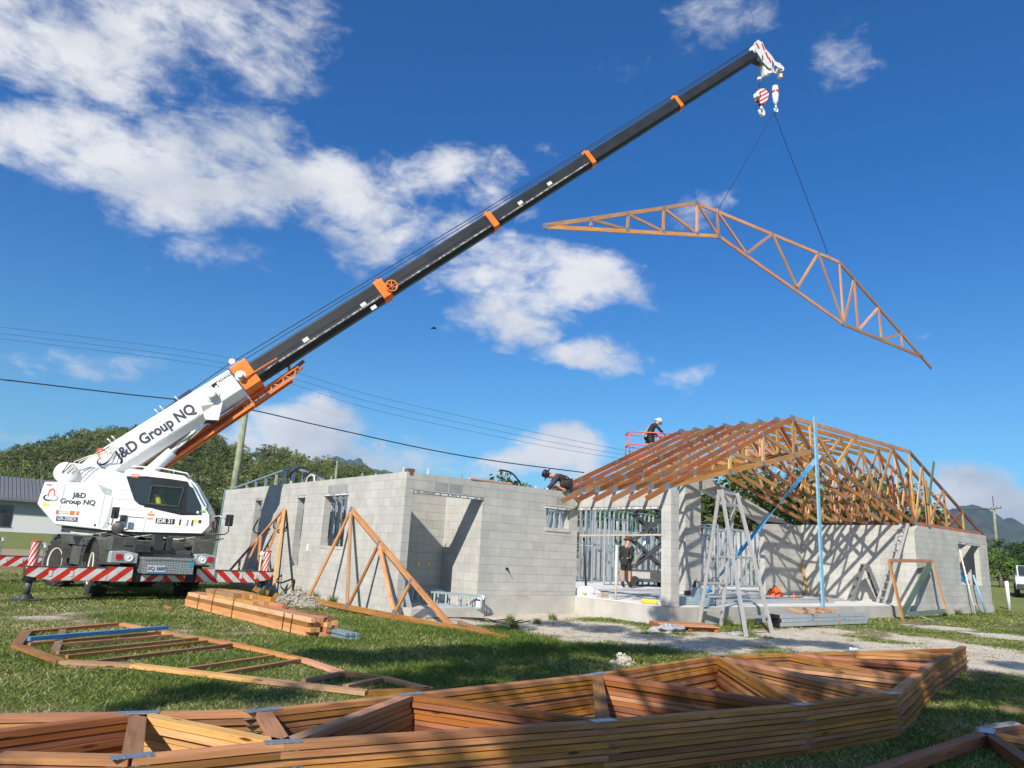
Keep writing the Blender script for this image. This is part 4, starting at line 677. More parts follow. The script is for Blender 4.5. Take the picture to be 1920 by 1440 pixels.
# small ladder-like steel frames in the alcove
def small_frame(p,q,label,rot=0):
    t=thing('stud_frame',p,label,'wall frame'); p=V(p);q=V(q); d=(q-p); n=V((-d.y,d.x,0)).normalized()
    for h in (.03,.29):
        for s_ in (0,.22): b=MB(); b.bar(p+n*s_+V((0,0,h)),q+n*s_+V((0,0,h)),.04,.03,n); b.build('rail',M['galvblue'],t)
    for k in range(6):
        c=p+d*(k/5)
        for s_ in (0,.22): b=MB(); b.bar(c+n*s_+V((0,0,.045)),c+n*s_+V((0,0,.275)),.04,.028,n); b.build('stud',M['galv'],t)
    for k in range(4): b=MB(); c=q-d*.03*k; b.bar(c+n*.04+V((0,0,.0)),c+n*.2+V((0,0,.30)),.03,.03,d); b.build('stud',M['galv'],t)
small_frame((1.15,.75,-.27),(1.98,-.42,-.30),'short bright steel frame lying on its side at the alcove mouth')
small_frame((1.2,1.3,-.27),(1.95,1.1,-.27),'small steel frame in shade at the back of the alcove')
b=MB(); b.bar((.32,-.18,-.45),(.22,.15,.25),.1,.04,(0,1,0)); b.base=(.3,0,-.45); tag(b.build('steel_offcut',M['galv']),'short pale steel channel leaning on the pier beside the alcove','steel offcut')
# ---------------- roof trusses ----------------
hn=D['hung']
XP=([-10.115,-3.983,4.0,10.287],[4.62,10.92,18.62,25.3])
def topz(x): return float(np.interp(x,[4.51,10.92,18.62,25.4],[2.37,5.26,5.26,2.46]))
def botz(x): return float(np.interp(x,[5.3,12.0,18.68,24.9],[2.72,4.43,2.74,2.72]))
cn={}
for k,(a,b_) in hn.items():
    x=float(np.interp(a,*XP)); cn[k]=(x,topz(x)) if k in('L','t1','t2','t3','aL','t5','t6','t7','aR','t9','t10','t11','tail') else (x,botz(x))
cn['L']=(4.52,topz(4.52)); cn['LB']=(5.25,botz(5.3)-.0); cn['b12']=(24.8,2.72); cn['tail']=(25.35,topz(25.35))
WEBS=[('t1','b1'),('t1','b2'),('t2','b2'),('t2','b3'),('t3','b3'),('t3','b4'),('aL','b4'),('aL','b5'),('t5','b5'),('t5','b6'),('t6','b6'),('t6','b7'),('t7','b7'),('t7','b8'),('aR','b8'),('t9','b8'),('t9','b9'),('t10','b9'),('t10','b10'),('t11','b10'),('t11','b11')]
def truss(base,P3,nodes,n,label,cat,group,mats=('redpine','honey','pine'),chord=.125,web=.10,th=.045,hung=False):
    t=thing('roof_truss',base,label,cat,group); top=['L','aL','aR','tail']; bot=['LB','b5','b8','b12']
    for k,(a,b_) in enumerate(zip(top,top[1:])):
        p,q=P3(nodes[a]),P3(nodes[b_]); b=MB(); b.bar(p,q,chord,th,n); b.build('top_chord',M[mats[0] if k==0 or k==2 else mats[1]],t)
    for k,(a,b_) in enumerate(zip(bot,bot[1:])):
        b=MB(); b.bar(P3(nodes[a]),P3(nodes[b_]),chord,th,n); b.build('bottom_chord',M[mats[1] if k<2 else mats[0]],t)
    for i,(a,b_) in enumerate(WEBS):
        p,q=V(P3(nodes[a])),V(P3(nodes[b_])); d=(q-p).normalized()*chord*.5; b=MB(); b.bar(p+d,q-d,web,th*.97,n); b.build('web',M[mats[2] if a[1:]==b_[1:] or i%3!=1 else mats[0]],t)
    nn=V(n).normalized()
    for k in ('LB','aL','t1','t2','t3','t6','t7','aR','b2','b3','b4','b5','b6','b7','b8','b9','b10','t9','t10','t11'):
        c=V(P3(nodes[k])); b=MB(); s_=.10 if k in('LB','aL','b5','b8') else .07
        u=V((1,0,0)); u=(u-nn*u.dot(nn)).normalized()
        for sg in (-1,1): b.bar(c+nn*sg*(th/2+.002)-u*s_,c+nn*sg*(th/2+.002)+u*s_,s_*1.6,.003,n)
        b.build('nail_plate',M['plate'],t)
    return t
ysT=[-3.1,-2.6,-2.03,-1.43,-.81,-.24,.36,.92]
wm=[('redpine','brownpine','pine'),('redpine','honey','pine'),('brownpine','treated','pinkpine')]
nm=['front roof truss of the row, resting on the block column','second roof truss from the front, tail over the porch beam','third roof truss from the front of the row','fourth roof truss from the front of the row','fifth roof truss from the front, tail near the block wall','sixth roof truss from the front, tail at the block wall corner','seventh roof truss from the front, in line with the crouching worker','rearmost roof truss of the row, over the back wall']
proto=[]
for i,y in enumerate(ysT):
    if i<3: t=truss((14,ysT[i],2.7),lambda p,yy=y:(p[0],yy,p[1]),cn,(0,1,0),nm[i],'roof truss','timber roof trusses standing over the porch',wm[i]); proto.append(t)
    else: t=copy_tree(proto[i%3]); t.location.y=y; t['label']=nm[i]
    t.location.x+=random.uniform(-.015,.015)
hO=V((13.966,-.884,11.472)); hu=V((math.cos(-.106),math.sin(-.106),0)); hnv=(-math.sin(-.106),math.cos(-.106),0)
truss(tuple(hO),lambda p:tuple(hO+hu*p[0]+V((0,0,p[1]))),{k:tuple(v) for k,v in hn.items()},hnv,'long timber roof truss hanging in the sky from the crane slings','roof truss',None,('brownpine','pinkpine','pinkpine'),chord=.12,web=.09)
# battens and braces tying the trusses together
for i,(x,z0,lab) in enumerate([(13.6,5.0,'pale batten nailed across the truss webs left of the blue post'),(9.0,4.15,'pale batten under the left slope of the trusses'),(21.0,3.95,'pale batten nailed across the right hand truss webs')]):
    b=MB(); b.bar((x,-3.3 if i==2 else -2.9,z0),(x+.25,.95,z0+.03),.07,.035); b.base=(x,-3,z0); tag(b.build('batten',M['pine']),lab,'batten')
for i,(p,q,m,lab) in enumerate([((19.36,-3.30,3.45),(20.05,-3.34,5.05),'greenwood','blue green plank sticking up above the right slope of the front truss'),((19.46,-3.27,2.72),(19.40,-3.27,4.3),'treated','green tinted upright stud clamped to the front truss above the side wall')]):
    b=MB(); b.bar(p,q,.14,.03,(0,1,0)); b.base=p; tag(b.build('timber_prop',M[m]),lab,'timber prop')
# ---------------- slings, hook blocks ----------------
apex=V((14.23,-.912,18.0))
for q,lab in ((V((11.022,-.571,12.86)),'left wire sling from the small hook down to the hanging truss'),(V((17.232,-1.231,12.95)),'right wire sling from the small hook down to the hanging truss')):
    b=MB(); b.tube([apex,q],.014,6); b.tube([q+V((0,0,.05)),q-V((0,0,.22))],.03,6); b.base=q; tag(b.build('lifting_sling',M['navy']),lab,'sling')
b=MB(); p0=hO+hu*9.7+V((0,0,-1.75)); b.tube([p0,p0+V((.9,-.3,-2.6)),p0+V((1.5,-.5,-5.5))],.004,4); b.base=p0; tag(b.build('tag_line',M['lightblue']),'faint tag line dangling from the right tip of the hanging truss','rope')
def hook(t,c,s_,m='whiteplain'):
    b=MB(); pts=[]
    for k in range(0,15): a=rad(110-k*21); pts.append(V((c[0]+math.cos(a)*s_,c[1],c[2]+math.sin(a)*s_)))
    b.tube([V((c[0],c[1],c[2]+s_*2.0)),V((c[0],c[1],c[2]+s_*1.3))]+pts,[s_*.28,s_*.28]+[s_*(.30+.1*math.sin(k/14*3.14)) for k in range(15)],8); return b.build('hook',M[m],t,smooth=True)
# big red striped block
c=V((13.50,-.835,18.33)); t=thing('hook_block',tuple(c),'red and white striped main hook block hanging with its empty white hook','hook block')
b=MB(); oct_=[(-.27,.10),(-.12,.30),(.14,.30),(.28,.10),(.24,-.12),(.10,-.33),(-.08,-.33),(-.22,-.14)]
hR=V((.78,-.63,0)); hF=V((.63,.78,0)); b.prism([c+hR*x*.9+hF*.09+V((0,0,z)) for x,z in oct_],-hF*.03); b.prism([c+hR*x*.9-hF*.09+V((0,0,z)) for x,z in oct_],-hF*.03); b.build('cheek_plate',M['stripe_h'],t)
b=MB(); b.lathe(c+V((0,-.06,.04)),[(.2,0),(.17,.06),(.2,.12)],(0,1,0),20); b.build('sheave',M['darkgrey'],t); hook(t,c+V((0,0,-.62)),.15)
b=MB(); b.box(c+V((-.36,-.1,-.15)),c+V((-.24,.1,.02))); b.build('side_weight',M['whiteplain'],t,bevel=.02)
# smaller ball hook
c=V((14.36,-.926,18.82)); t=thing('hook_block',tuple(c),'slim white ball hook that carries the slings, right of the striped block','hook block')
b=MB(); b.lathe(c,[(.04,.40),(.10,.37),(.125,.2),(.125,-.08),(.10,-.18),(.105,-.28),(.06,-.36),(.05,-.45)],(0,0,1),16); b.build('ball_weight',M['whiteplain'],t,smooth=True)
b=MB(); b.lathe(c,[(.13,.16),(.13,.05)],(0,0,1),16); b.build('band',M['red'],t); hook(t,c+V((0,0,-.66)),.10)
b=MB(); b.tube([c+V((0,0,-.78)),apex+V((0,0,0))],.045,8); b.build('shackle',M['blue'],t)
# ---------------- mobile crane ----------------
S0=V(D['S']); sx=V((D['sdir'][0],D['sdir'][1],0)); tx=V((-sx.y,sx.x,0)); zx=V((0,0,1))
def SS(s,t,z): return S0+sx*s+tx*t+zx*z
crane=thing('mobile_crane',tuple(S0+sx*.9),'white and grey all terrain mobile crane with raised black telescopic boom beside the block wall','crane')
NE=-1.15
def sprism(poly,t0,t1,b=None):
    b=b or MB(); b.prism([SS(s,t0,z) for s,z in poly],tx*(t1-t0)); return b
# counterweight / engine body
bd=[(-1.07,2.57),(-1.134,2.02),(-.666,1.554),(.56,1.485),(.56,2.30),(.42,2.50),(.08,2.62)]
sprism(bd,NE,1.15).build('body',M['white'],crane,bevel=.035)
bd_o=[o for o in crane.children if o.name.startswith('body')][0]
sprism([(.10,2.60),(.43,2.49),(.47,2.33),(.30,2.36)],NE-.004,NE+.2).build('vent_panel',M['galv'],bd_o)
for s_ in (-.62,.30):
    b=MB(); b.bar(SS(s_,NE-.003,1.58 if s_>0 else 1.62),SS(s_+.02,NE-.003,2.56 if s_<0 else 2.40),.012,.006,tx); b.build('panel_seam',M['galv'],bd_o)
# boom turntable brackets rising behind the cab
sprism([(-1.0,2.6),(-1.05,3.0),(-.95,3.14),(-.6,3.12),(.5,2.95),(.75,2.4),(.0,2.4)],-.42,-.30).build('boom_bracket',M['white'],crane,bevel=.02)
sprism([(-1.0,2.6),(-1.05,3.0),(-.95,3.14),(-.6,3.12),(.5,2.95),(.75,2.4),(.0,2.4)],.30,.42).build('boom_bracket',M['white'],crane,bevel=.02)
b=MB(); b.lathe(SS(-.85,-.6,2.86),[(.24,0),(.27,.05),(.27,.5),(.24,.55)],tx,24); b.build('winch_drum',M['white'],crane,smooth=True)
for k in range(4):
    b=MB(); o=.11*k; pts=[SS(-.9+o,-.62,2.85),SS(-.75+o,-.66,3.15),SS(-.45+o,-.64,3.28+.04*k),SS(-.15+o,-.60,3.42),SS(.05+o*.6,-.5,3.62)]; b.tube(pts,.015,6); b.build('hose',M['conduit' if k==0 else 'cream'],crane,smooth=True)
# cab
cabp=D['cab']; cabp=[tuple(p) for p in cabp]
cab=sprism(cabp,NE,-.18).build('cab',M['white'],crane)
def carve(o,poly,t0,t1,mat):
    # hollow the cab out behind its open window
    c=sprism(poly,t0,t1).build('cutter',M[mat]); bm=bmesh.new(); bm.from_mesh(c.data); bmesh.ops.remove_doubles(bm,verts=bm.verts,dist=1e-4); bmesh.ops.recalc_face_normals(bm,faces=bm.faces); bm.to_mesh(c.data); bm.free()
    bm=bmesh.new(); bm.from_mesh(o.data); bmesh.ops.remove_doubles(bm,verts=bm.verts,dist=1e-4); bmesh.ops.recalc_face_normals(bm,faces=bm.faces); bm.to_mesh(o.data); bm.free()
    m=o.modifiers.new('x','BOOLEAN'); m.object=c; m.operation='DIFFERENCE'; m.solver='EXACT'; m.material_mode='TRANSFER'
    bpy.context.view_layer.update(); dg=bpy.context.evaluated_depsgraph_get(); me=bpy.data.meshes.new_from_object(o.evaluated_get(dg)); o.modifiers.remove(m); o.data=me; me.name=o.name; bpy.data.objects.remove(c)
cb_=cab.modifiers.new('b','BEVEL'); cb_.width=.045; cb_.segments=3; cb_.limit_method='ANGLE'; cb_.angle_limit=rad(25)
bpy.context.view_layer.update(); _m=bpy.data.meshes.new_from_object(cab.evaluated_get(bpy.context.evaluated_depsgraph_get())); cab.modifiers.remove(cb_); cab.data=_m
carve(cab,[(1.31,2.70),(1.25,2.1),(2.18,2.05),(2.24,2.63)],NE-.1,NE+.86,'black')
W1=D['win']; wb_=sprism(W1,NE-.006,NE+.01).build('window_band',M['black'],cab); carve(wb_,D['wopen'],NE-.1,NE+.1,'black')
def inset(poly,f):
    cx=sum(p[0] for p in poly)/len(poly); cy=sum(p[1] for p in poly)/len(poly); return [(cx+(x-cx)*f,cy+(y-cy)*f) for x,y in poly]
rear=[W1[0],W1[1],W1[2],W1[3],(1.33,2.14),(1.38,2.84)]; sprism(inset(rear,.9),NE-.012,NE-.007).build('rear_window',M['cabglass'],cab)
op=[tuple(p) for p in D['wopen']]; sprism(op,NE-.014,NE-.008).build('door_window',M['cabglass2'],cab)
fr=[(2.20,2.72),(2.24,2.05),(2.62,1.99),(2.58,2.22),(2.32,2.66)]; sprism(fr,NE-.012,NE-.007).build('front_quarter_window',M['cabglass'],cab)
for a_,b_ in zip(op,op[1:]+op[:1]): b=MB(); b.bar(SS(a_[0],NE-.02,a_[1]),SS(b_[0],NE-.02,b_[1]),.035,.02,tx); b.build('window_frame',M['charcoal'],cab)
# the open window shows the seat back, instrument panel and the driver
b=MB(); b.prism([SS(2.235,NE+.06,2.80),SS(2.62,NE+.06,2.26),SS(2.80,NE+.06,2.02),SS(2.84,NE+.06,2.00),SS(2.66,NE+.06,2.30),SS(2.26,NE+.06,2.84)],tx*.84); b.build('windscreen',M['screenglass'],cab)
def rail(name,pts,r,mat,par,sm=True): b=MB(); b.tube(pts,r,8); return b.build(name,M[mat],par,smooth=sm)
rail('roof_rail',[SS(.82,NE+.03,3.0),SS(.82,NE+.03,3.10),SS(1.5,NE+.03,3.10),SS(2.12,NE+.03,3.02),SS(2.2,NE+.03,2.92)],.018,'whiteplain',cab)
for s_ in (1.35,1.8): rail('rail_stay',[SS(s_,NE+.03,3.0),SS(s_,NE+.03,3.085)],.014,'whiteplain',cab)
rail('screen_guard',[SS(2.22,NE+.0,2.86),SS(2.42,NE,2.66),SS(2.70,NE,2.24),SS(2.68,NE,2.14),SS(2.60,NE+.02,2.14)],.016,'whiteplain',cab)
rail('screen_guard',[SS(2.30,NE+.12,2.80),SS(2.55,NE+.12,2.50),SS(2.75,NE+.12,2.2)],.013,'whiteplain',cab)
for s_,z_ in ((.95,1.68),(1.35,1.58)): b=MB(); b.bar(SS(.55,NE-.004,1.86-.0*s_),SS(1.30,NE-.004,1.84),.014,.008,tx); b.build('panel_seam',M['darkgrey'],cab); break
for s0,z0,s1,z1 in ((1.32,1.52,1.36,2.1),(2.26,1.56,2.24,2.0),(.56,2.03,1.28,2.03),(.56,2.26,.98,2.26),(.6,2.49,.9,2.49)): b=MB(); b.bar(SS(s0,NE-.002,z0),SS(s1,NE-.002,z1),.008,.005,tx); b.build('panel_seam',M['galv'],cab)
for s_ in (2.13,2.30,2.42): b=MB(); b.bar(SS(s_,NE-.012,1.72),SS(s_+.01,NE-.012,1.86),.03,.02,tx); b.build('door_handle',M['darkgrey' if s_!=2.3 else 'galv'],cab)
b=MB(); b.box((0,0,0),(.09,.08,.11)); b.xf(Matrix.Translation(SS(2.3,NE+.25,2.93))); b.build('work_lamp',M['charcoal'],cab,bevel=.01)
b=MB(); b.lathe(SS(2.52,NE-.013,2.055),[(.035,0),(.03,.006)],-tx,12); b.build('round_sticker',M['pvc'],cab)
# flat decals and lettering
def quad(name,s,z,w,h,mat,par,t=NE-.006,th=.003): b=MB(); b.bar(SS(s-w/2,t,z),SS(s+w/2,t,z),h,th,tx); return b.build(name,M[mat],par)
quad('decal',.93,2.86,.17,.085,'logored',cab,NE-.016); quad('decal',.93,2.865,.14,.02,'pvc',cab,NE-.019)
quad('decal',1.43,2.0,.06,.05,'logosilver',cab,NE-.004); quad('decal',1.44,1.93,.15,.045,'orange',cab,NE-.004); quad('decal',1.44,1.83,.14,.03,'orange',cab,NE-.004)
quad('decal',2.48,1.83,.10,.08,'yellow',cab,NE-.006); quad('decal',2.60,1.83,.07,.08,'clothpurple',cab,NE-.006); quad('decal',2.08,1.665,.15,.03,'yellow',cab,NE-.004); quad('decal',2.64,2.09,.11,.05,'green',cab,NE-.014)
quad('number_panel',1.79,1.79,.44,.13,'black',cab,NE-.006)
quad('decal',-.94,2.02,.13,.055,'yellow',bd_o); 
for x,m in ((-.66,'logored'),(-.21,'logored'),(-.33,'orange')): quad('decal',x,1.86,.05 if m!='orange' else .10,.10,m,bd_o)
quad('decal',-.50,1.88,.18,.012,'lettergrey',bd_o); quad('decal',-.50,1.845,.18,.012,'lettergrey',bd_o); quad('model_panel',-.42,1.71,.47,.11,'navy',bd_o); quad('decal',-.95,2.50,.1,.03,'logored',bd_o); quad('decal',.22,1.60,.04,.05,'black',bd_o)
def text(body,par,mat,origin,xd,yd,size,off=0.0,align='CENTER',depth=.002,name='lettering',sx_=1.,fit=None):
    c=bpy.data.curves.new(name,'FONT'); c.body=body; c.size=size; c.align_x=align; c.align_y='CENTER'; c.extrude=depth; c.offset=off; c.materials.append(M[mat])
    o=bpy.data.objects.new(name,c); X=V(xd).normalized(); Y=V(yd); Y=(Y-X*Y.dot(X)).normalized(); Z=X.cross(Y); mt=Matrix((X*sx_,Y,Z)).transposed().to_4x4(); mt.translation=V(origin)-V(par['_base'])
    me=bpy.data.meshes.new_from_object(o); bpy.data.objects.remove(o)
    if fit: xs_=[v.co.x for v in me.vertices]; me.transform(Matrix.Diagonal((fit/(max(xs_)-min(xs_)),1,1,1)))
    me.transform(mt); oo=bpy.data.objects.new(name,me); COL.objects.link(oo); oo.parent=par; oo['_base']=tuple(par['_base']); return oo
ld=(sx,zx)
text('J&D',bd_o,'letter',SS(-.24,NE-.004,2.29),sx,zx,.17,.005,fit=.30); text('Group NQ',bd_o,'letter',SS(-.25,NE-.004,2.13),sx,zx,.165,.005,fit=.78)
text('GR-200EX',bd_o,'pvc',SS(-.42,NE-.010,1.71),sx,zx,.11,.002,fit=.42); text('JDR 21',cab,'pvc',SS(1.79,NE-.010,1.79),sx,zx,.13,.004,fit=.37)
def logo(par,c,X,Y,r,red=True):
    # three looping swooshes
    for k,(m,a0,a1) in enumerate((('logored',60,200),('navy',180,330),('logosilver',300,420+40))):
        b=MB(); pts=[]; n=12; cc=V((math.cos(rad(90+k*120)),math.sin(rad(90+k*120)),0))*r*.30
        for i in range(n+1):
            a=rad(90+k*120-115+230*i/n); px=cc.x+math.cos(a)*r*.62*(1 if k else .62); py=cc.y+math.sin(a)*r*(.78 if k==0 else .40); pts.append(V(c)+V(X)*px+V(Y)*py)
        nn=V(X).cross(V(Y))
        for i in range(n): b.bar(pts[i],pts[i+1],r*.22*math.sin(math.pi*(i+.8)/(n+1.2)),.004,nn)
        b.build('logo',M[m],par)
logo(bd_o,SS(-.86,NE-.006,2.22),sx,zx,.17)
# driver seen in the cab window
drv=thing('person',tuple(SS(1.45,NE+.35,1.6)),'crane driver in a yellow hi-vis shirt sitting behind the open cab window','person')
# boom -------------------------------------------------
BA=V((.749,.663)); BP=V((-.663,.749))   # along and square to the boom in the (s,z) plane
b0=V((-.9,2.36))
pt=V(D['boom']['end']); ce=V(D['boom']['et']).lerp(V(D['boom']['eb']),.5)
BA=(pt-V((0,.18))-ce).normalized(); BP=V((-BA.y,BA.x))
def BB(u,v,t): q=ce+BA*u+BP*v; return SS(q.x,t,q.y)
bx=sx*BA.x+zx*BA.y; bp=sx*BP.x+zx*BP.y
def ulen(k): return (V(D['boom'][k])-ce).dot(BA)
def boomsec(u0,u1,hv,hw,ch=.35,chb=.45):
    # eight sided box section, bevelled below
    pr=[(-hw,hv*(1-ch*.3)),(-hw*(1-ch*.4),hv),(hw*(1-ch*.4),hv),(hw,hv*(1-ch*.3)),(hw,-hv*(1-chb)),(hw*.55,-hv),(-hw*.55,-hv),(-hw,-hv*(1-chb))]
    b=MB(); b.prism([BB(u0,v,t) for t,v in pr],bx*(u1-u0)); return b
U0=ulen('root'); Ue=(ulen('et')+ulen('eb'))/2
base=boomsec(U0+1.0,-.05,.43,.36).build('boom_base',M['white'],crane,bevel=.02)
b=MB(); pr=[(-.36,.40),(.36,.40),(.36,-.25),(-.36,-.25)]
b.hexa([BB(U0+.05,.02,-.30),BB(U0+.05,.02,.30),BB(U0+1.0,-.44,.30),BB(U0+1.0,-.44,-.30),BB(U0+.05,.30,-.30),BB(U0+.05,.30,.30),BB(U0+1.0,.44,.30),BB(U0+1.0,.44,-.30)]); b.build('boom_foot',M['white'],crane,bevel=.02)
u1=[(ulen(f'c{i}a')+ulen(f'c{i}b'))/2 for i in range(5)]+[ulen('end')]
hs=[.315,.28,.25,.225,.20,.17]; ws=[.25,.225,.20,.18,.16,.14]
for i in range(1,6):
    sec=boomsec(u1[i-1]-.3,u1[i],hs[i-1],ws[i-1]).build('boom_section',M['boomgrey'],crane,bevel=.012)
    # wear strip along the lower edge and the cable guide line
    b=MB(); b.bar(BB(u1[i-1]+.2,-hs[i-1]*.55,-ws[i-1]-.002),BB(u1[i]-.15,-hs[i-1]*.55,-ws[i-1]-.002),.012,.006,tx); b.build('guide_line',M['black'],sec)
    b=MB(); b.bar(BB(u1[i-1]+.25,-hs[i-1]*.42,-ws[i-1]-.003),BB(u1[i]-.15,-hs[i-1]*.42,-ws[i-1]-.003),.05,.004,tx); b.build('wear_strip',M['wear' if i<4 else 'boomgrey'],sec)
    if i<3: b=MB(); b.bar(BB(u1[i-1]+.2,0,-ws[i-1]-.003),BB(u1[i]-.15,-.0,-ws[i-1]-.003),.01,.006,tx); b.build('guide_line',M['black'],sec)
def collar(u,h,w,l,part='boom_collar'):
    b=boomsec(u-l/2,u+l/2,h,w,.25,.25); return b.build(part,M['orange'],crane,bevel=.015)
u1[0]=.22; CL=[.50,.30,.22,.18,.16]
for i in (4,3,2,1,0):
    h=(hs[i]+.055) if i else .45; w=(ws[i]+.055) if i else .38; c_=collar(u1[i]+.02,h,w,CL[i])
    b=MB(); b.bar(BB(u1[i]-.10,h,-.08),BB(u1[i]+.10,h+.05,-.08),.08,.05,tx); b.build('sheave_bracket',M['orange'],c_)
c0=c_
b=MB(); b.tube([BB(0.1,-.05,-.44),BB(1.2,-.05,-.34)],.02,6); b.build('guide_rod',M['orange'],c0)
b=MB(); b.lathe(BB(u1[1]+.30,-.03,-ws[1]-.08),[(.19,0),(.21,.02),(.21,.05),(.19,.07)],-tx,24); b.lathe(BB(u1[1]+.30,-.03,-ws[1]-.10),[(.17,0),(.17,.12)],-tx,24); 
def wheel(u,v,t,r):
    b=MB(); n=20; pts=[BB(u+math.cos(2*math.pi*k/n)*r,v+math.sin(2*math.pi*k/n)*r,t) for k in range(n+1)]; b.tube(pts,.022,6,cap=False)
    for k in range(3): a=math.pi*k/3; b.tube([BB(u-math.cos(a)*r,v-math.sin(a)*r,t),BB(u+math.cos(a)*r,v+math.sin(a)*r,t)],.014,5)
    b.build('cable_reel',M['orange'],crane,smooth=True)
wheel(u1[1]+.28,-.06,-ws[1]-.10,.17)
for u,v in ((ulen('c0b')+1.45,-.02),(u1[1]-.75,-.05),(u1[2]+1.2,.0),(u1[2]+2.5,.02),(u1[1]-.55,-.3)):
    sec_i=max(i for i in range(5) if u>u1[i]-.01) if u>u1[0] else 0
    b=MB(); b.bar(BB(u-.09,v,-ws[sec_i]-.004),BB(u+.09,v,-ws[sec_i]-.004),.11,.004,tx); b.build('decal',M['pvc'],crane)
# side bosses of the boom base
def bnuv(k): p=V(D['bn'][k])-ce; return p.dot(BA),p.dot(BP)
for k,(u,v,r) in enumerate(((*bnuv('boss1'),.16),(*bnuv('boss2'),.12))):
    b=MB(); b.lathe(BB(u,v,-.34),[(r*1.2,0),(r*1.2,.05),(r*.75,.06),(r*.75,.20),(r*.6,.22)],-tx,22); b.build('boss',M['white'],base,smooth=False)
b=MB(); b.lathe(BB(ulen('et')+.15,.56,-.3),[(.085,0),(.085,.05)],-tx,18); b.build('sheave',M['pvc'],base)
for k,u in enumerate((ulen('mt')-.05,ulen('mt')+.1,ulen('mt')+.55,ulen('b1t')+.5,ulen('b1t')+.62)): rail('rope_guide',[BB(u,.44,-.2),BB(u-.02,.60,-.24)],.015,'whiteplain',base)
b=MB(); b.bar(BB(ulen('mt')+.45,.50,-.1),BB(ulen('mt')+.95,.52,-.1),.10,.14,tx); b.build('beacon_box',M['navy'],base)
rail('hoist_rope',[BB(U0+.3,.35,-.1),BB(0,.60,-.1),BB(u1[1],.52,-.1),BB(u1[2],.46,-.1),BB(u1[3],.40,-.1),BB(u1[4],.36,-.1),BB(u1[5]+.1,.34,-.1)],.014,'wire',crane)
rail('hoist_rope',[BB(U0+.3,.32,.1),BB(0,.54,.1),BB(u1[2],.42,.1),BB(u1[4],.34,.1),BB(u1[5]+.1,.34,.1)],.012,'wire',crane)
# boom lettering
tb=(lambda u,v:BB(u,v,-.364))
um,v0_=bnuv('txt0'); ux,v1_=bnuv('txt1')
text('J&D Group NQ',base,'letter',tb((um+ux)/2,(v0_+v1_)/2),bx,bp,.40,.013,fit=(ux-um)*.98)
u2,v2_=bnuv('sub0'); u3,v3_=bnuv('sub1')
text('Crane Hire \u2022 Demolition \u2022 Rigging \u2022 Fabrication \u2022 Transport',base,'lettergrey',tb((u2+u3)/2,(v2_+v3_)/2),bx,bp,.128,.0,fit=(u3-u2)*1.0)
ta,va=bnuv('tad0'); tb_u,tb_v=bnuv('tad1'); text('TADANO',base,'letter',tb((ta+tb_u)/2,(va+tb_v)/2+.03),bx,bp,.11,.002,fit=tb_u-ta)
b=MB(); ut,vt=bnuv('tri'); tb0=tb; tb=(lambda u,v:tb0(u-.08,v*.9+vt)); b.prism([tb(ut-.12,-.07),tb(ut+.02,-.07),tb(ut+.02,.08)],-tx*.003); b.build('logo',M['cyan'],base)
b=MB(); b.prism([tb(ut+.05,-.07),tb(ut+.11,-.07),tb(ut+.11,-.01),tb(ut+.20,-.01),tb(ut+.20,.08),tb(ut+.05,.08)],-tx*.003); b.bar(tb(ut+.17,-.07),tb(ut+.21,-.07),.035,.006,tx); b.build('logo',M['black'],base)
ul,vl=bnuv('logo'); logo(base,tb0(ul-.02,vl+.02),bx,bp,.25)
# lift cylinder
cyt=V(D['boom']['cylt']); cym=V(D['boom']['cylm']); cyb=V(D['boom']['cylb']); cd=(cym-cyt).normalized()
def CYL(q,t=-.12): return SS(q.x,t,q.y)
b=MB(); b.tube([CYL(cym+cd*2.1),CYL(cym)],.15,20); b.build('lift_cylinder',M['white'],crane,smooth=True)
b=MB(); b.tube([CYL(cym),CYL(cyt)],.085,20); b.build('cylinder_rod',M['chrome'],crane,smooth=True)
b=MB(); b.lathe(SS(cyt.x,-.24,cyt.y),[(.15,0),(.15,.24)],tx,20); b.build('cylinder_pin',M['charcoal'],crane)
sprism([(cyt.x-.28,cyt.y+.28),(cyt.x+.28,cyt.y+.42),(cyt.x+.24,cyt.y-.08),(cyt.x-.1,cyt.y-.1)],-.36,-.26).build('cylinder_bracket',M['white'],crane,bevel=.01)
# folded jib slung under the boom
jb=V(D['boom']['jib0']); je=V(D['boom']['jib1'])
j0=(jb-ce).dot(BA)-1.0; j1=(je-ce).dot(BA)
jib=MB()
for v,t in ((-.54,.05),(-.54,.42),(-.74,.05),(-.74,.42)): jib.bar(BB(j0,v-.05,t),BB(j1-(.0 if v>-.7 else .35),v+.06,t),.07,.07,tx)
jibo=jib.build('folded_jib',M['orange'],crane)
b=MB(); b.prism([BB(j0,-.54,.10),BB(j1-1.9,-.50,.10),BB(j1-1.9,-.70,.10),BB(j0,-.80,.10)],tx*.28); b.build('jib_box',M['jibred'],jibo)
b=MB(); k=0
for i in range(9):
    u=j1-1.9+i*.2; b.bar(BB(u,-.50 if i%2 else -.72,.05),BB(u+.2,-.72 if i%2 else -.50,.05),.035,.035,tx); b.bar(BB(u,-.5,.05),BB(u,-.5,.42),.03,.03,bx)
b.build('lacing',M['orange'],jibo)
b=MB(); b.bar(BB(j1-.25,-.48,.1),BB(j1+.22,-.44,.1),.09,.1,tx); b.bar(BB(j1-.25,-.62,.1),BB(j1+.1,-.58,.1),.05,.08,tx); b.build('jib_tip',M['jibred'],jibo)
for u in (j1-1.2,j1-.2): b=MB(); b.bar(BB(u,-.28,.1),BB(u-.1,-.52,.1),.08,.06,tx); b.build('jib_bracket',M['orange'],jibo)
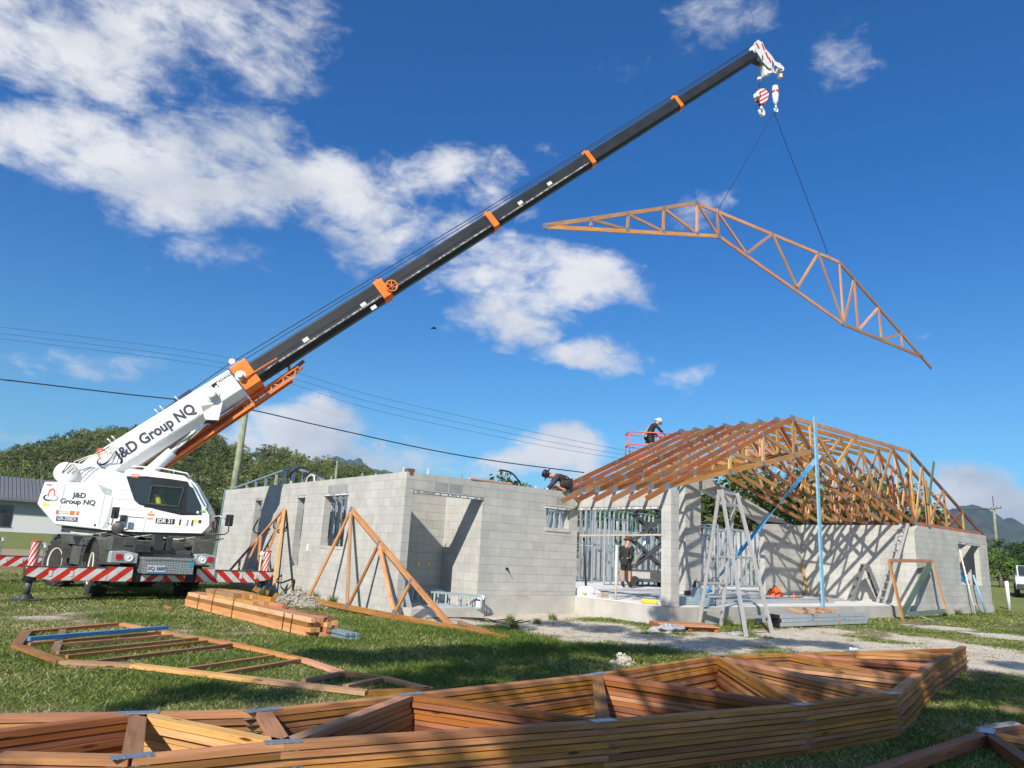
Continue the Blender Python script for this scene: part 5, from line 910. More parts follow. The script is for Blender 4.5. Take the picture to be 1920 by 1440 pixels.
# boom head
hd=V((13.11,-.80,20.12)); hx=V((.92,-.13,0)).normalized(); ho=MB()
def HH(x,z,t=0): return hd+hx*x*.98+V((0,0,z*.88-.04))+tx*t
plate=[(-.10,.30),(.15,.62),(.42,.60),(.55,.38),(.95,.18),(1.12,.02),(1.55,.0),(1.58,-.18),(1.30,-.22),(1.08,-.18),(1.00,-.42),(.72,-.52),(.40,-.38),(.05,-.05)]
for t in (-.17,.14): ho.prism([HH(x,z,t) for x,z in plate],tx*.03)
head=ho.build('boom_head',M['white'],crane)
for x,z,r in ((.30,.42,.16),(.78,-.22,.22),(1.50,-.12,.13),(.20,-.18,.2)): b=MB(); b.lathe(HH(x,z,-.13),[(r,0),(r*.85,.05),(r*.85,.2),(r,.26)],tx,20); b.build('sheave',M['darkgrey' if r>.19 else 'whiteplain'],head)
for x,z,w,h in ((.10,.28,.14,.22),(.42,.38,.12,.26),(.62,.06,.14,.26),(.78,-.1,.10,.2)): b=MB(); b.bar(HH(x-w/2,z+h/2,-.176),HH(x+w/2,z-h/2,-.176),.09,.006,tx); b.build('stripe_mark',M['red'],head)
b=MB(); b.bar(HH(.50,-.36,-.0),HH(.62,-.85,0),.12,.2,tx); b.bar(HH(.9,-.5,0),HH(.55,-.72,0),.2,.22,tx); b.build('overwind_frame',M['whiteplain'],head)
b=MB(); b.bar(HH(1.55,-.05,0),HH(1.52,-.52,0),.12,.16,tx); b.bar(HH(1.2,.1,0),HH(1.55,.16,0),.1,.1,tx); b.build('auxiliary_nose',M['cream'],head)
rail('antenna',[HH(.72,.2),HH(.92,.5)],.018,'whiteplain',head)
rail('hoist_rope',[HH(.22,-.35),V((13.42,-.835,18.66))],.010,'wire',crane); rail('hoist_rope',[HH(.62,-.85),V((13.60,-.835,18.62))],.010,'wire',crane)
rail('hoist_rope',[HH(1.46,-.5),V((14.33,-.926,19.22))],.010,'wire',crane)
b=MB(); b.lathe(V((13.42,-.835,19.10)),[(0,.09),(.08,.04),(.08,-.04),(0,-.09)],(0,0,1),12); b.build('overwind_weight',M['whiteplain'],crane)
# ---------------- carrier ----------------
M0=V(D['M']); an=rad(5); cx_=V((math.cos(an),math.sin(an),0)); fw_=V((math.sin(an),-math.cos(an),0))
def CC(c,o,z): return M0+cx_*c+fw_*o+zx*z
def cbox(c0,c1,o0,o1,z0,z1,b=None):
    b=b or MB(); P=[CC(c,o,z) for z in (z0,z1) for c,o in ((c0,o1),(c1,o1),(c1,o0),(c0,o0))]; b.hexa(P); return b
car=cbox(-.55,.55,-5.9,.1,.62,1.02).build('chassis',M['carrier'],crane,bevel=.02)
cbox(-1.14,1.12,-5.6,-.25,1.10,1.30).build('deck',M['carrier'],crane,bevel=.015)
cbox(-1.14,-.62,-.45,.02,1.05,1.36).build('deck_step',M['carrier'],crane,bevel=.02); cbox(.62,1.12,-.45,.02,1.05,1.36).build('deck_step',M['carrier'],crane,bevel=.02)
for c0,c1,o0,o1,z0,z1,m in ((-.60,.60,-.25,.02,1.0,1.12,'carrier'),(-.9,-.5,-.15,.04,1.18,1.30,'carrier'),(-.3,-.1,-.1,.1,1.1,1.45,'charcoal'),(.5,1.0,-.5,.0,1.2,1.26,'darkgrey'),(-.7,-.35,-.05,.15,1.05,1.22,'charcoal'),(.0,.12,-.1,.08,1.1,1.40,'charcoal')): cbox(c0,c1,o0,o1,z0,z1).build('deck_fitting',M[m],crane,bevel=.01)
# slewing ring and the clutter between carrier and upper
b=MB(); b.lathe(SS(.9,.0,1.18),[(.75,0),(.78,.06),(.78,.16),(.62,.2),(.62,.34)],(0,0,1),36); b.build('slew_ring',M['charcoal'],crane)
sprism([(-.45,1.40),(2.75,1.42),(2.75,1.53),(-.55,1.53)],NE+.08,.95).build('slew_frame',M['charcoal'],crane)
rs_=random.Random(3)
for k in range(9): s_=-.3+k*.34; rail('underframe_pipe',[SS(s_,NE+.05,1.42+rs_.uniform(-.03,.03)),SS(s_+.4,NE+.03,1.36),SS(s_+.8,NE+.06,1.44)],.014,'darkgrey' if k%3 else 'cream',crane)
for k in range(6): b=MB(); s_=.2+k*.4; b.box((0,0,0),(.12,.1,.14)); b.xf(Matrix.Translation(SS(s_,NE+.1,1.30))); b.build('valve_block',M['darkgrey' if k%2 else 'charcoal'],crane)
# wheels
def wheel_at(c,o,turn,front):
    t0=CC(c,o,.62); ax=(cx_*math.cos(turn)+fw_*math.sin(turn)); b=MB()
    b.lathe(t0-ax*.2,[(.34,.02),(.52,.0),(.60,.03),(.63,.08),(.63,.32),(.60,.37),(.52,.40),(.34,.38)],ax,40); w_=b.build('wheel',M['rubber'],crane,smooth=False)
    b=MB(); up=V((0,0,1)); f_=ax.cross(up)
    for k in range(26):
        a=2*math.pi*k/26; r=f_*math.cos(a)+up*math.sin(a); tg=ax.cross(r)
        for sg in (-1,1): b.bar(t0+r*.645+tg*.03*sg,t0+r*.645+ax*.17*sg+tg*.09,.05,.035,r)
    b.build('tyre_tread',M['rubber'],w_)
    b=MB(); b.lathe(t0-ax*.205,[(0,.06),(.12,.05),(.14,.10),(.28,.12),(.34,.02),(.36,.0),(.36,.03)],ax,30); b.lathe(t0+ax*.205,[(0,-.06),(.12,-.05),(.14,-.10),(.28,-.12),(.34,-.02),(.36,.0),(.36,-.03)],ax,30); b.build('rim',M['cream'],w_,smooth=True)
wheel_at(-1.02,-1.05,.12,1); wheel_at(.98,-1.05,.12,1); wheel_at(-1.05,-4.4,-.25,0); wheel_at(.98,-4.4,-.25,0)
for o in (-1.05,-4.4):
    for c in (-1.02,1.0):
        b=MB(); n=9; f=[CC(c-.2,o-.02+.72*math.cos(rad(10+160*k/n)),.62+.72*math.sin(rad(10+160*k/n))) for k in range(n+1)]
        for k in range(n): b.bar(f[k]+cx_*.2,f[k+1]+cx_*.2,.44,.02,(f[k]-CC(c-.2,o,.62)).normalized())
        b.build('mudguard',M['carrier'],crane)
# side ladder and boxes between the wheels
cbox(-1.12,-.75,-3.4,-1.9,.62,1.08).build('side_box',M['carrier'],crane,bevel=.02); cbox(.75,1.12,-3.4,-1.9,.62,1.08).build('side_box',M['carrier'],crane,bevel=.02)
for c in (-1.16,): 
    for z in (.35,.62,.9,1.15): b=MB(); b.bar(CC(c,-2.25,z),CC(c,-1.85,z),.03,.05,(0,0,1)); b.build('step',M['darkgrey'],crane)
    for o in (-2.25,-1.85): b=MB(); b.bar(CC(c,o,.3),CC(c,o,1.25),.03,.04,cx_); b.build('ladder_stile',M['darkgrey'],crane)
# bumper, lamps, tool box
def lampunit(c0,c1,flip):
    b=MB(); z0,z1=.80,1.05; cc=[c0,c1] if not flip else [c1,c0]
    b.prism([CC(c0,.16,z0+(.0 if not flip else -.0)),CC(c1,.16,z0),CC(c1,.16,z1-.03),CC((c0+c1)/2,.16,z1+.02),CC(c0,.16,z1+.0)],-fw_*.22); u=b.build('headlamp_unit',M['silver'],crane,bevel=.02)
    lc=c0+(c1-c0)*(.66 if not flip else .34); b=MB(); b.lathe(CC(lc,.165,.93),[(.09,0),(.085,.02),(.05,.012),(0,.03)],fw_,18); b.build('headlamp',M['lampglass'],u)
    rc=c0+(c1-c0)*(.30 if not flip else .72); b=MB(); b.prism([CC(rc-.065,.172,.88),CC(rc+.065,.172,.88),CC(rc+.065,.172,1.0),CC(rc-.065,.172,1.0)],fw_*.01); b.build('indicator',M['redglass'],u)
lampunit(-1.16,-.60,False); lampunit(.66,1.16,True)
cbox(-.60,.66,-.05,.10,.72,1.02).build('bumper',M['charcoal'],crane,bevel=.01)
tb_=cbox(-.54,.56,.10,.42,.60,.90).build('tool_box',M['chequer'],crane,bevel=.008); cbox(-.56,.58,.085,.44,.90,.955).build('tool_box_lid',M['chequer'],tb_,bevel=.006)
b=MB(); b.prism([CC(-.44,.424,.63),CC(-.06,.424,.63),CC(-.06,.424,.78),CC(-.44,.424,.78)],fw_*.006); pl_=b.build('number_plate',M['pvc'],crane)
b=MB(); b.prism([CC(-.44,.4305,.605),CC(-.06,.4305,.605),CC(-.06,.4305,.645),CC(-.44,.4305,.645)],fw_*.004); b.build('plate_band',M['blue'],pl_)
text('XQ 56RP',pl_,'navy',CC(-.25,.4325,.712),cx_,zx,.115,.002,sx_=.86)
b=MB(); b.lathe(CC(.49,.425,.82),[(.05,0),(.05,.004)],fw_,16); b.build('sticker',M['cyan'],tb_)
# outriggers
def beam(c0,c1,o,zt,flip,mat,tip):
    # c0 the end over the jack, c1 the inner end; underside tapers up to the jack
    sg=1 if c1>c0 else -1; zb=zt-.29; b=MB(); sh=[(c0,zt),(c1,zt),(c1,zb),(c0+sg*.55,zb),(c0+sg*.05,zt-.20)]
    if sg<0: sh=sh
    th=.13; P=[CC(c,o+th,z) for c,z in sh]; Q=[CC(c,o-th,z) for c,z in sh]
    uv=lambda q:[(c,z) for c,z in q]
    f=P if sg>0 else P[::-1]; 
    b.face(P,uv(sh)); b.face(Q[::-1],uv(sh[::-1]))
    for k in range(5):
        l=(k+1)%5; b.face([P[k],Q[k],Q[l],P[l]],m=1)
    ob=b.build('outrigger_beam',[M[mat],M['darkgrey']],crane); bm=bmesh.new(); bm.from_mesh(ob.data); bmesh.ops.remove_doubles(bm,verts=bm.verts,dist=1e-4); bmesh.ops.recalc_face_normals(bm,faces=bm.faces); bm.to_mesh(ob.data); bm.free()
    b=MB(); b.bar(CC(c0,o+th+.004,zt-.006),CC(c1,o+th+.004,zt-.006),.014,.01,fw_); b.bar(CC(c0+sg*.55,o+th+.004,zb+.006),CC(c1,o+th+.004,zb+.006),.012,.01,fw_); b.build('beam_edge',M['darkgrey'],ob)
    jc=c0+sg*.14; j=MB(); j.tube([CC(jc,o,zt+.0),CC(jc,o,zt+.48)],.085,16); jk=j.build('jack_post',M['stripe_s'],ob,smooth=False)
    # outer jack tube, piston, foot
    b=MB(); b.tube([CC(jc,o,zt+.475),CC(jc,o,zt+.50)],.09,16); b.build('jack_cap',M['red'],ob)
    b=MB(); b.tube([CC(jc,o,zt-.30),CC(jc,o,zt-.20)],.12,16); b.build('jack_collar',M['black'],ob)
    b=MB(); b.tube([CC(jc,o,.12),CC(jc,o,zt-.28)],.065,16); b.build('jack_piston',M['carrier'],ob,smooth=True)
    b=MB(); b.tube([CC(jc,o,.04),CC(jc,o,.13)],[.15,.09],16); b.tube([CC(jc,o,-.02),CC(jc,o,.045)],.30,24); b.build('jack_foot',M['charcoal'],ob)
    b=MB(); b.tube([CC(jc+sg*.17,o,zt+.38),CC(jc+sg*.13,o,zt+.46)],.05,10); b.tube([CC(jc+sg*.17,o,zt+.0),CC(jc+sg*.17,o,zt+.40)],.016,6); b.build('marker_lamp',M['lampglass'],ob)
    for q in (.30,.55): 
        b=MB(); cq=c0+(c1-c0)*q; b.bar(CC(cq-.03,o+th+.005,zt-.14),CC(cq+.03,o+th+.005,zt-.14),.11,.008,fw_); b.build('access_plate',M['pvc'],ob)
beam(-2.70,-1.14,0.0,.70,False,'stripe',0); beam(2.66,1.16,0.0,.70,True,'stripe_r',0); beam(-2.55,-1.1,-5.7,.70,False,'stripe',0); beam(2.3,1.1,-5.7,.70,True,'stripe_r',0)
def strip(c0,c1,o,z0,z1,mat):
    b=MB(); P=[CC(c0,o,z0),CC(c1,o,z0),CC(c1,o,z1),CC(c0,o,z1)]; b.face(P,[(c0,z0),(c1,z0),(c1,z1),(c0,z1)]); Q=[p-fw_*.16 for p in P]; b.face(Q[::-1],[(0,0)]*4)
    for k in range(4): l=(k+1)%4; b.face([P[k],Q[k],Q[l],P[l]],m=1)
    return b.build('outrigger_housing',[M[mat],M['darkgrey']],crane)
strip(-1.16,-.66,.17,.42,.72,'stripe'); strip(.74,1.16,.17,.42,.72,'stripe_r'); strip(-.46,.02,.14,.42,.56,'stripe'); strip(.02,.50,.14,.42,.56,'stripe_r')
cbox(-.66,.74,-.15,.12,.40,.62).build('outrigger_box',M['black'],crane)
# mirrors
def mirror(p,w,h,dirn,arm):
    b=MB(); n=V(dirn).normalized(); b.bar(p-zx*h/2,p+zx*h/2,w,.05,n); m_=b.build('mirror',M['black'],crane,bevel=.02); rail('mirror_arm',arm,.014,'conduit',m_)
mirror(SS(.68,NE-.22,1.92),.17,.28,tx,[SS(.68,NE-.26,1.95),SS(.66,NE-.28,1.62),SS(.55,NE-.2,1.66)]); mirror(SS(.88,NE-.20,1.80),.13,.16,tx,[SS(.88,NE-.2,1.74),SS(.72,NE-.22,1.7)])
b=MB(); b.lathe(SS(.80,NE-.26,1.56),[(0,.03),(.12,.02),(.14,0),(.12,-.02),(0,-.02)],tx,24); b.build('round_mirror',M['darkgrey'],crane,smooth=True)
mirror(SS(3.31,NE-.1,1.90),.19,.29,tx,[SS(3.32,NE-.14,1.95),SS(3.33,NE-.14,1.62),SS(3.25,NE-.05,1.55),SS(3.0,NE+.1,1.52)])
rail('mirror_arm',[SS(2.8,NE+.1,1.95),SS(3.05,NE,2.0),SS(3.22,NE-.08,1.92)],.016,'galv',crane)
b=MB(); b.bar(SS(2.86,NE+.3,1.78),SS(2.94,NE+.3,1.78),.16,.2,tx); b.build('side_lamp',M['redglass'],crane); 
# guard rail basket beside the cab nose
for k in range(8): rail('guard_bar',[SS(2.62+k*.055,NE+.9,1.35),SS(2.64+k*.055,NE+.9,1.78)],.008,'pvc',crane)
# ---------------- people ----------------
def skin(name,nodes,edges,mat,parent,root=0,sub=2,base=(0,0,0)):
    me=bpy.data.meshes.new(name); me.from_pydata([tuple(V(n[0])-V(base)) for n in nodes],edges,[]); o=bpy.data.objects.new(name,me); COL.objects.link(o); o.parent=parent; me.materials.append(M[mat])
    o.modifiers.new('skin','SKIN')
    if not me.skin_vertices: 
        bm=bmesh.new(); bm.from_mesh(me); bm.verts.layers.skin.verify(); bm.to_mesh(me); bm.free()
    sv=me.skin_vertices[0].data
    for i,n in enumerate(nodes): r=n[1]; sv[i].radius=(r,r) if not isinstance(r,tuple) else r; sv[i].use_root=(i==root)
    s_=o.modifiers.new('sub','SUBSURF'); s_.levels=sub; s_.render_levels=sub
    for p in me.polygons: p.use_smooth=True
    o.modifiers['skin'].use_smooth_shade=True; o['_base']=tuple(base); return o
def person(base,yaw,J,label,shirt='cloth',shorts='cloth',hat=None,hair='hatbrown',longs=False,boots=True,name='person',parts_extra=None,legs=True):
    """J: joints in body frame (x right, y forward, z up) from the feet; a dict"""
    c,s_=math.cos(yaw),math.sin(yaw)
    def Wp(p): return V((base[0]+p[0]*c-p[1]*s_,base[1]+p[0]*s_+p[1]*c,base[2]+p[2]))
    t=thing(name,base,label,'person')
    keys=['pelvis','waist','chest','neck','head0','head1','shl','ell','wrl','hal','shr','elr','wrr','har']
    rad_={'pelvis':.125,'waist':.115,'chest':.135,'neck':.058,'head0':.085,'head1':.088,'shl':.066,'ell':.045,'wrl':.030,'hal':.036,'shr':.066,'elr':.045,'wrr':.030,'har':.036,'hipl':.095,'knl':.06,'anl':.038,'tol':.036,'hipr':.095,'knr':.06,'anr':.038,'tor':.036}
    if legs: keys+=['hipl','knl','anl','tol','hipr','knr','anr','tor']
    nodes=[(Wp(J[k]),rad_[k]) for k in keys]; ix={k:i for i,k in enumerate(keys)}
    E=[('pelvis','waist'),('waist','chest'),('chest','neck'),('neck','head0'),('head0','head1'),('chest','shl'),('shl','ell'),('ell','wrl'),('wrl','hal'),('chest','shr'),('shr','elr'),('elr','wrr'),('wrr','har')]
    if legs: E+=[('pelvis','hipl'),('hipl','knl'),('knl','anl'),('anl','tol'),('pelvis','hipr'),('hipr','knr'),('knr','anr'),('anr','tor')]
    edges=[(ix[a],ix[b]) for a,b in E]
    # five fingers to each hand
    for h,w in (('hal','wrl'),('har','wrr')):
        hd_=V(J[h]); d=(hd_-V(J[w])).normalized(); sd=d.orthogonal().normalized(); up=d.cross(sd)
        for k in range(5):
            off=(k-2)*.017 if k<4 else -.034; ln=[.052,.062,.066,.056,.04][k]; st=hd_+d*.03+sd*off if k<4 else hd_-d*.005+sd*-.035
            en=st+d*ln*.6+sd*(off*.3)+up*.012; e2=en+d*ln*.35+up*.028
            i=len(nodes); nodes+=[(Wp(st),.010),(Wp(en),.009),(Wp(e2),.008)]; edges+=[(ix[h],i),(i,i+1),(i+1,i+2)]
    body=skin('body',nodes,edges,'skin',t,0,2,base)
    # face
    hv=(V(J['head1'])-V(J['head0'])).normalized(); f=V(J.get('face',(0,1,0))).normalized(); hc=V(J['head0']).lerp(V(J['head1']),.5); rgt=f.cross(hv).normalized()
    b=MB(); b.lathe(Wp(hc+f*.085-hv*.0),[(.018,-.03),(.02,0),(.004,.02)],Wp(hv)-Wp((0,0,0)),8); b.build('nose',M['skin'],t,smooth=True)
    b=MB()
    for e in (-1,1): b.lathe(Wp(hc+f*.082+rgt*.032*e+hv*.03),[(.011,0),(.006,.006)],Wp(f)-Wp((0,0,0)),8)
    b.bar(Wp(hc+f*.085-rgt*.02-hv*.045),Wp(hc+f*.085+rgt*.02-hv*.045),.008,.006,Wp(hv)-Wp((0,0,0))); b.build('face_features',M['oldwood'],t)
    # clothing follows the limbs a little outside the skin
    def cl(nm,ks,es,mat,g=.018): 
        ii={k:i for i,k in enumerate(ks)}
        return skin(nm,[(Wp(J[k]) if k in J else Wp(k),rad_.get(k,.06)+g) for k in ks],[(ii[a],ii[b]) for a,b in es],mat,t,0,2,base)
    for sd_ in 'lr':
        J['fo'+sd_]=V(J['el'+sd_]).lerp(V(J['wr'+sd_]),.85); rad_['fo'+sd_]=.034
    cl('shirt',['pelvis','waist','chest','shl','ell','fol','shr','elr','for'],[('pelvis','waist'),('waist','chest'),('chest','shl'),('shl','ell'),('ell','fol'),('chest','shr'),('shr','elr'),('elr','for')],shirt)
    if legs:
        for sd_ in 'lr': J['th'+sd_]=V(J['hip'+sd_]).lerp(V(J['kn'+sd_]),.82); rad_['th'+sd_]=.08
        if longs: cl('trousers',['pelvis','hipl','knl','anl','hipr','knr','anr'],[('pelvis','hipl'),('hipl','knl'),('knl','anl'),('pelvis','hipr'),('hipr','knr'),('knr','anr')],shorts,.022)
        else: cl('shorts',['pelvis','hipl','thl','hipr','thr'],[('pelvis','hipl'),('hipl','thl'),('pelvis','hipr'),('hipr','thr')],shorts,.03)
        if boots:
            for sd_ in 'lr':
                J['hb'+sd_]=V(J['an'+sd_])+(V(J['kn'+sd_])-V(J['an'+sd_]))*.35; rad_['hb'+sd_]=.048
                cl('boot',['hb'+sd_,'an'+sd_,'to'+sd_],[('hb'+sd_,'an'+sd_),('an'+sd_,'to'+sd_)],'cloth' if boots=='gaiter' else 'boot',.014)
    if hat:
        b=MB(); top=hc+hv*.045; R0=.19 if hat!='hivis' else .12; ax_=Wp(hv)-Wp((0,0,0))
        b.lathe(Wp(top),[(R0,-.012),(R0*.98,.0),(.112,.022),(.108,.10),(.085,.135),(.0,.145)],ax_,20); b.build('hat',M[hat],t,smooth=True)
    else:
        b=MB(); b.lathe(Wp(hc+hv*.01-f*.01),[(.0,.125),(.06,.112),(.095,.06),(.10,0),(.09,-.04)],Wp(hv)-Wp((0,0,0)),14); b.build('hair',M[hair],t,smooth=True)
    if parts_extra:
        for nm,p,q,w,th,m in parts_extra: b=MB(); b.bar(Wp(p),Wp(q),w,th,Wp((0,1,0.2))-Wp((0,0,0))); b.build(nm,M[m],t,bevel=.01)
    return t,Wp
stand=dict(pelvis=(0,0,.93),waist=(0,.02,1.08),chest=(0,.05,1.30),neck=(0,.09,1.48),head0=(0,.14,1.58),head1=(0,.17,1.68),face=(.1,.9,-.45),
 shl=(-.18,.05,1.40),ell=(-.24,.03,1.14),wrl=(-.15,.20,1.0),hal=(-.10,.27,.97),shr=(.18,.05,1.40),elr=(.24,.03,1.14),wrr=(.16,.2,1.0),har=(.12,.27,.97),
 hipl=(-.09,0,.90),knl=(-.11,.03,.50),anl=(-.12,-.01,.10),tol=(-.13,.15,.045),hipr=(.09,0,.90),knr=(.13,.07,.50),anr=(.15,.0,.10),tor=(.17,.16,.045))
person((11.5,3.85,0),rad(-78),dict(stand),'worker in black hoodie, shorts and brown brimmed hat standing inside the porch looking down','cloth','cloth','hatbrown',boots='gaiter',parts_extra=[('green_belt',(-.16,.13,1.10),(.17,.16,.98),.12,.02,'green')])
# worker in the scissor lift, leaning forward over his work
lf=dict(stand); lf.update(waist=(0,.06,1.06),chest=(0,.20,1.26),neck=(0,.31,1.40),head0=(0,.40,1.46),head1=(0,.46,1.54),face=(.2,.8,-.6),shl=(-.18,.20,1.36),ell=(-.2,.30,1.10),wrl=(-.14,.50,.98),hal=(-.12,.58,.93),shr=(.18,.20,1.36),elr=(.26,.36,1.14),wrr=(.2,.58,1.02),har=(.18,.66,.97))
person((14.02,5.0,5.03),rad(-108),lf,'worker in white wide-brimmed hat and tool belt standing in the raised lift basket','cloth','cloth','hatwhite',parts_extra=[('tool_pouch',(-.12,-.17,.90),(.10,-.17,.94),.2,.08,'pouch'),('harness_strap',(-.1,-.12,1.0),(.08,.02,1.36),.05,.02,'khaki')])
kn=dict(pelvis=(0,-.20,.30),waist=(0,-.10,.40),chest=(0,.07,.45),neck=(0,.20,.47),head0=(0,.29,.47),head1=(0,.37,.50),face=(0,.7,-.7),shl=(-.17,.09,.45),ell=(-.22,.22,.24),wrl=(-.12,.34,.09),hal=(-.1,.40,.05),shr=(.17,.09,.45),elr=(.22,.24,.25),wrr=(.14,.38,.10),har=(.11,.44,.06),
 hipl=(-.09,-.18,.27),knl=(-.13,.10,.20),anl=(-.12,-.16,.08),tol=(-.12,-.04,.05),hipr=(.09,-.18,.27),knr=(.13,.12,.20),anr=(.12,-.14,.08),tor=(.12,-.02,.05))
person((4.80,.12,H-.06),rad(48),kn,'worker in black with green stripe and black bucket hat crouching on the block wall top','clothpurple','cloth','black',parts_extra=[('green_stripe',(.10,-.30,.16),(.2,.0,.22),.06,.02,'green'),('green_stripe',(.15,.22,.42),(.2,.28,.34),.03,.02,'green')])
# driver in the cab
def driver():
    s0=V(drv['_base']); Z=lambda s,t,z: SS(s,t,z)
    J={'pelvis':(1.35,-.72,1.95),'waist':(1.37,-.72,2.08),'chest':(1.42,-.72,2.32),'neck':(1.48,-.72,2.46),'head0':(1.52,-.72,2.55),'head1':(1.53,-.72,2.66),'shl':(1.44,-.94,2.38),'ell':(1.58,-.98,2.18),'wrl':(1.82,-.93,2.17),'hal':(1.88,-.92,2.18),'shr':(1.44,-.52,2.38),'elr':(1.6,-.5,2.18),'wrr':(1.82,-.55,2.2),'har':(1.88,-.56,2.2),'hl':(1.42,-.82,1.95),'kl':(1.82,-.82,1.97),'al':(1.95,-.82,1.66),'hr':(1.42,-.62,1.95),'kr':(1.82,-.62,1.97),'ar':(1.95,-.62,1.66)}
    r={'pelvis':.12,'waist':.115,'chest':.13,'neck':.055,'head0':.08,'head1':.085,'shl':.062,'ell':.042,'wrl':.03,'hal':.035,'shr':.062,'elr':.042,'wrr':.03,'har':.035,'hl':.09,'kl':.06,'al':.045,'hr':.09,'kr':.06,'ar':.045}
    ks=list(J); ii={k:i for i,k in enumerate(ks)}; E=[('pelvis','waist'),('waist','chest'),('chest','neck'),('neck','head0'),('head0','head1'),('chest','shl'),('shl','ell'),('ell','wrl'),('wrl','hal'),('chest','shr'),('shr','elr'),('elr','wrr'),('wrr','har'),('pelvis','hl'),('hl','kl'),('kl','al'),('pelvis','hr'),('hr','kr'),('kr','ar')]
    skin('body',[(Z(*J[k]),r[k]) for k in ks],[(ii[a],ii[b]) for a,b in E],'skin',drv,0,2,s0)
    k2=['pelvis','waist','chest','shl','ell','shr','elr']; i2={k:i for i,k in enumerate(k2)}
    skin('shirt',[(Z(*J[k]),r[k]+.025) for k in k2],[(i2[a],i2[b]) for a,b in (('pelvis','waist'),('waist','chest'),('chest','shl'),('shl','ell'),('chest','shr'),('shr','elr'))],'hivis',drv,0,2,s0)
    b=MB(); b.lathe(Z(1.52,-.72,2.62),[(.10,-.05),(.105,0),(.08,.09),(0,.12)],(0,0,1),14); b.build('hair',M['hatbrown'],drv,smooth=True)
driver()
# ---------------- scissor lift ----------------
lift=thing('scissor_lift',(14.5,4.88,0),'orange and dark grey scissor lift raised high behind the porch trusses','scissor lift')
lx=V((.80,-.60,0)); ly=V((.60,.80,0)); L0=V((14.5,4.88,0))
def LL(x,y,z): return L0+lx*x+ly*y+V((0,0,z))
def lbox(x0,x1,y0,y1,z0,z1,name,mat,par=lift,bev=.01): b=MB(); b.hexa([LL(x,y,z) for z in (z0,z1) for x,y in ((x0,y0),(x1,y0),(x1,y1),(x0,y1))]); return b.build(name,M[mat],par,bevel=bev)
lbox(-1.25,.45,-.38,.38,.18,.62,'base','darkgrey'); lbox(-1.1,-.4,-.385,-.38,.3,.55,'panel','alu',bev=0)
for x in (-1.0,.2):
    for y in (-.40,.30): b=MB(); b.lathe(LL(x,y,.19),[(.1,0),(.19,0),(.19,.1),(.1,.1)],ly,18); b.build('wheel',M['rubber'],lift)
n_=4; zb,zt_=.70,4.82; dz=(zt_-zb)/n_
for k in range(n_):
    z0=zb+k*dz; z1=z0+dz
    for y in (-.30,.24):
        for sg in (-1,1):
            b=MB(); b.bar(LL(-.38-.62*sg,y+(.0 if sg>0 else .055),z0),LL(-.38+.62*sg,y+(.0 if sg>0 else .055),z1),.115,.05,ly); b.build('scissor_arm',M['charcoal'],lift,bevel=.01)
    for x in (-1.0,-.38,.24): b=MB(); zc=z0 if x!=-.38 else z0+dz/2; b.tube([LL(x,-.36,zc),LL(x,.36,zc)],.045,10); b.build('pivot_bar',M['alu_dark' if x!=-.38 else 'charcoal'],lift)
b=MB(); b.tube([LL(-.9,0,zb+.05),LL(-.3,0,zb+dz*1.5)],.07,12); b.build('lift_ram',M['chrome'],lift,smooth=True); b=MB(); b.tube([LL(-.8,0,zb+dz*2.1),LL(-.1,0,zb+dz*3.4)],.06,12); b.build('lift_ram',M['pvc'],lift,smooth=True)
for z in (zb+.5,): b=MB(); b.lathe(LL(-.05,-.37,zb+dz*2.5),[(.09,0),(.09,.01)],-ly,16); b.build('round_sticker',M['pvc'],lift)
lbox(-1.28,1.15,-.42,.42,4.84,4.96,'platform','charcoal'); lbox(-1.28,1.15,-.44,-.42,4.88,5.12,'toe_board','liftorange',bev=0); lbox(-1.30,-1.28,-.42,.42,4.88,5.12,'toe_board','liftorange',bev=0)
lbox(-.2,.25,-.445,-.441,4.93,5.06,'decal','pvc',bev=0)
for z in (5.50,6.02):
    b=MB(); P=[LL(-1.28,-.42,z),LL(1.15,-.42,z),LL(1.15,.42,z),LL(-1.28,.42,z),LL(-1.28,-.42,z)]
    for p,q in zip(P,P[1:]): b.tube([p,q],.026,8)
    b.build('guard_rail',M['liftred'],lift,smooth=True)
for x,y in ((-1.28,-.42),(-.1,-.42),(1.15,-.42),(-1.28,.42),(-.1,.42),(1.15,.42)): b=MB(); b.tube([LL(x,y,4.95),LL(x,y,6.02)],.028,8); b.build('rail_post',M['liftred'],lift,smooth=True)
# ---------------- ladders ----------------
def aframe(fa,fb,fc,fd,ta,tb,nst,label,mat='alu',w=.09,th=.035,steps_side=2,part='stile'):
    t=thing('stepladder',tuple((V(fa)+V(fd))/2),label,'ladder')
    fa,fb,fc,fd,ta,tb=[V(p) for p in (fa,fb,fc,fd,ta,tb)]; wd=(fb-fa).normalized()
    for f_,tp in ((fa,ta),(fb,tb),(fc,ta+(fc-fa).normalized()*.09),(fd,tb+(fd-fb).normalized()*.09)):
        b=MB(); b.bar(f_,tp,w,th,wd); b.build('stile',M[mat],t)
    for (p,q,r,s_) in (((fa,fb,ta,tb)),((fc,fd,ta,tb))):
        for k in range(nst):
            u=(k+.5)/nst*.98+.02; a=p.lerp(r,u); c=q.lerp(s_,u); b=MB(); b.bar(a,c,.075,.05,(0,0,1)); b.build('step',M[mat],t)
    b=MB(); b.bar(ta+V((0,0,-.02)),tb+V((0,0,-.02)),.12,.06,(0,0,1)); b.build('top_cap',M[mat],t)
    b=MB(); u=.32; b.bar(fc.lerp(ta,u),fd.lerp(tb,u+.12),.03,.02,wd); b.build('diagonal_brace',M[mat],t)
    return t
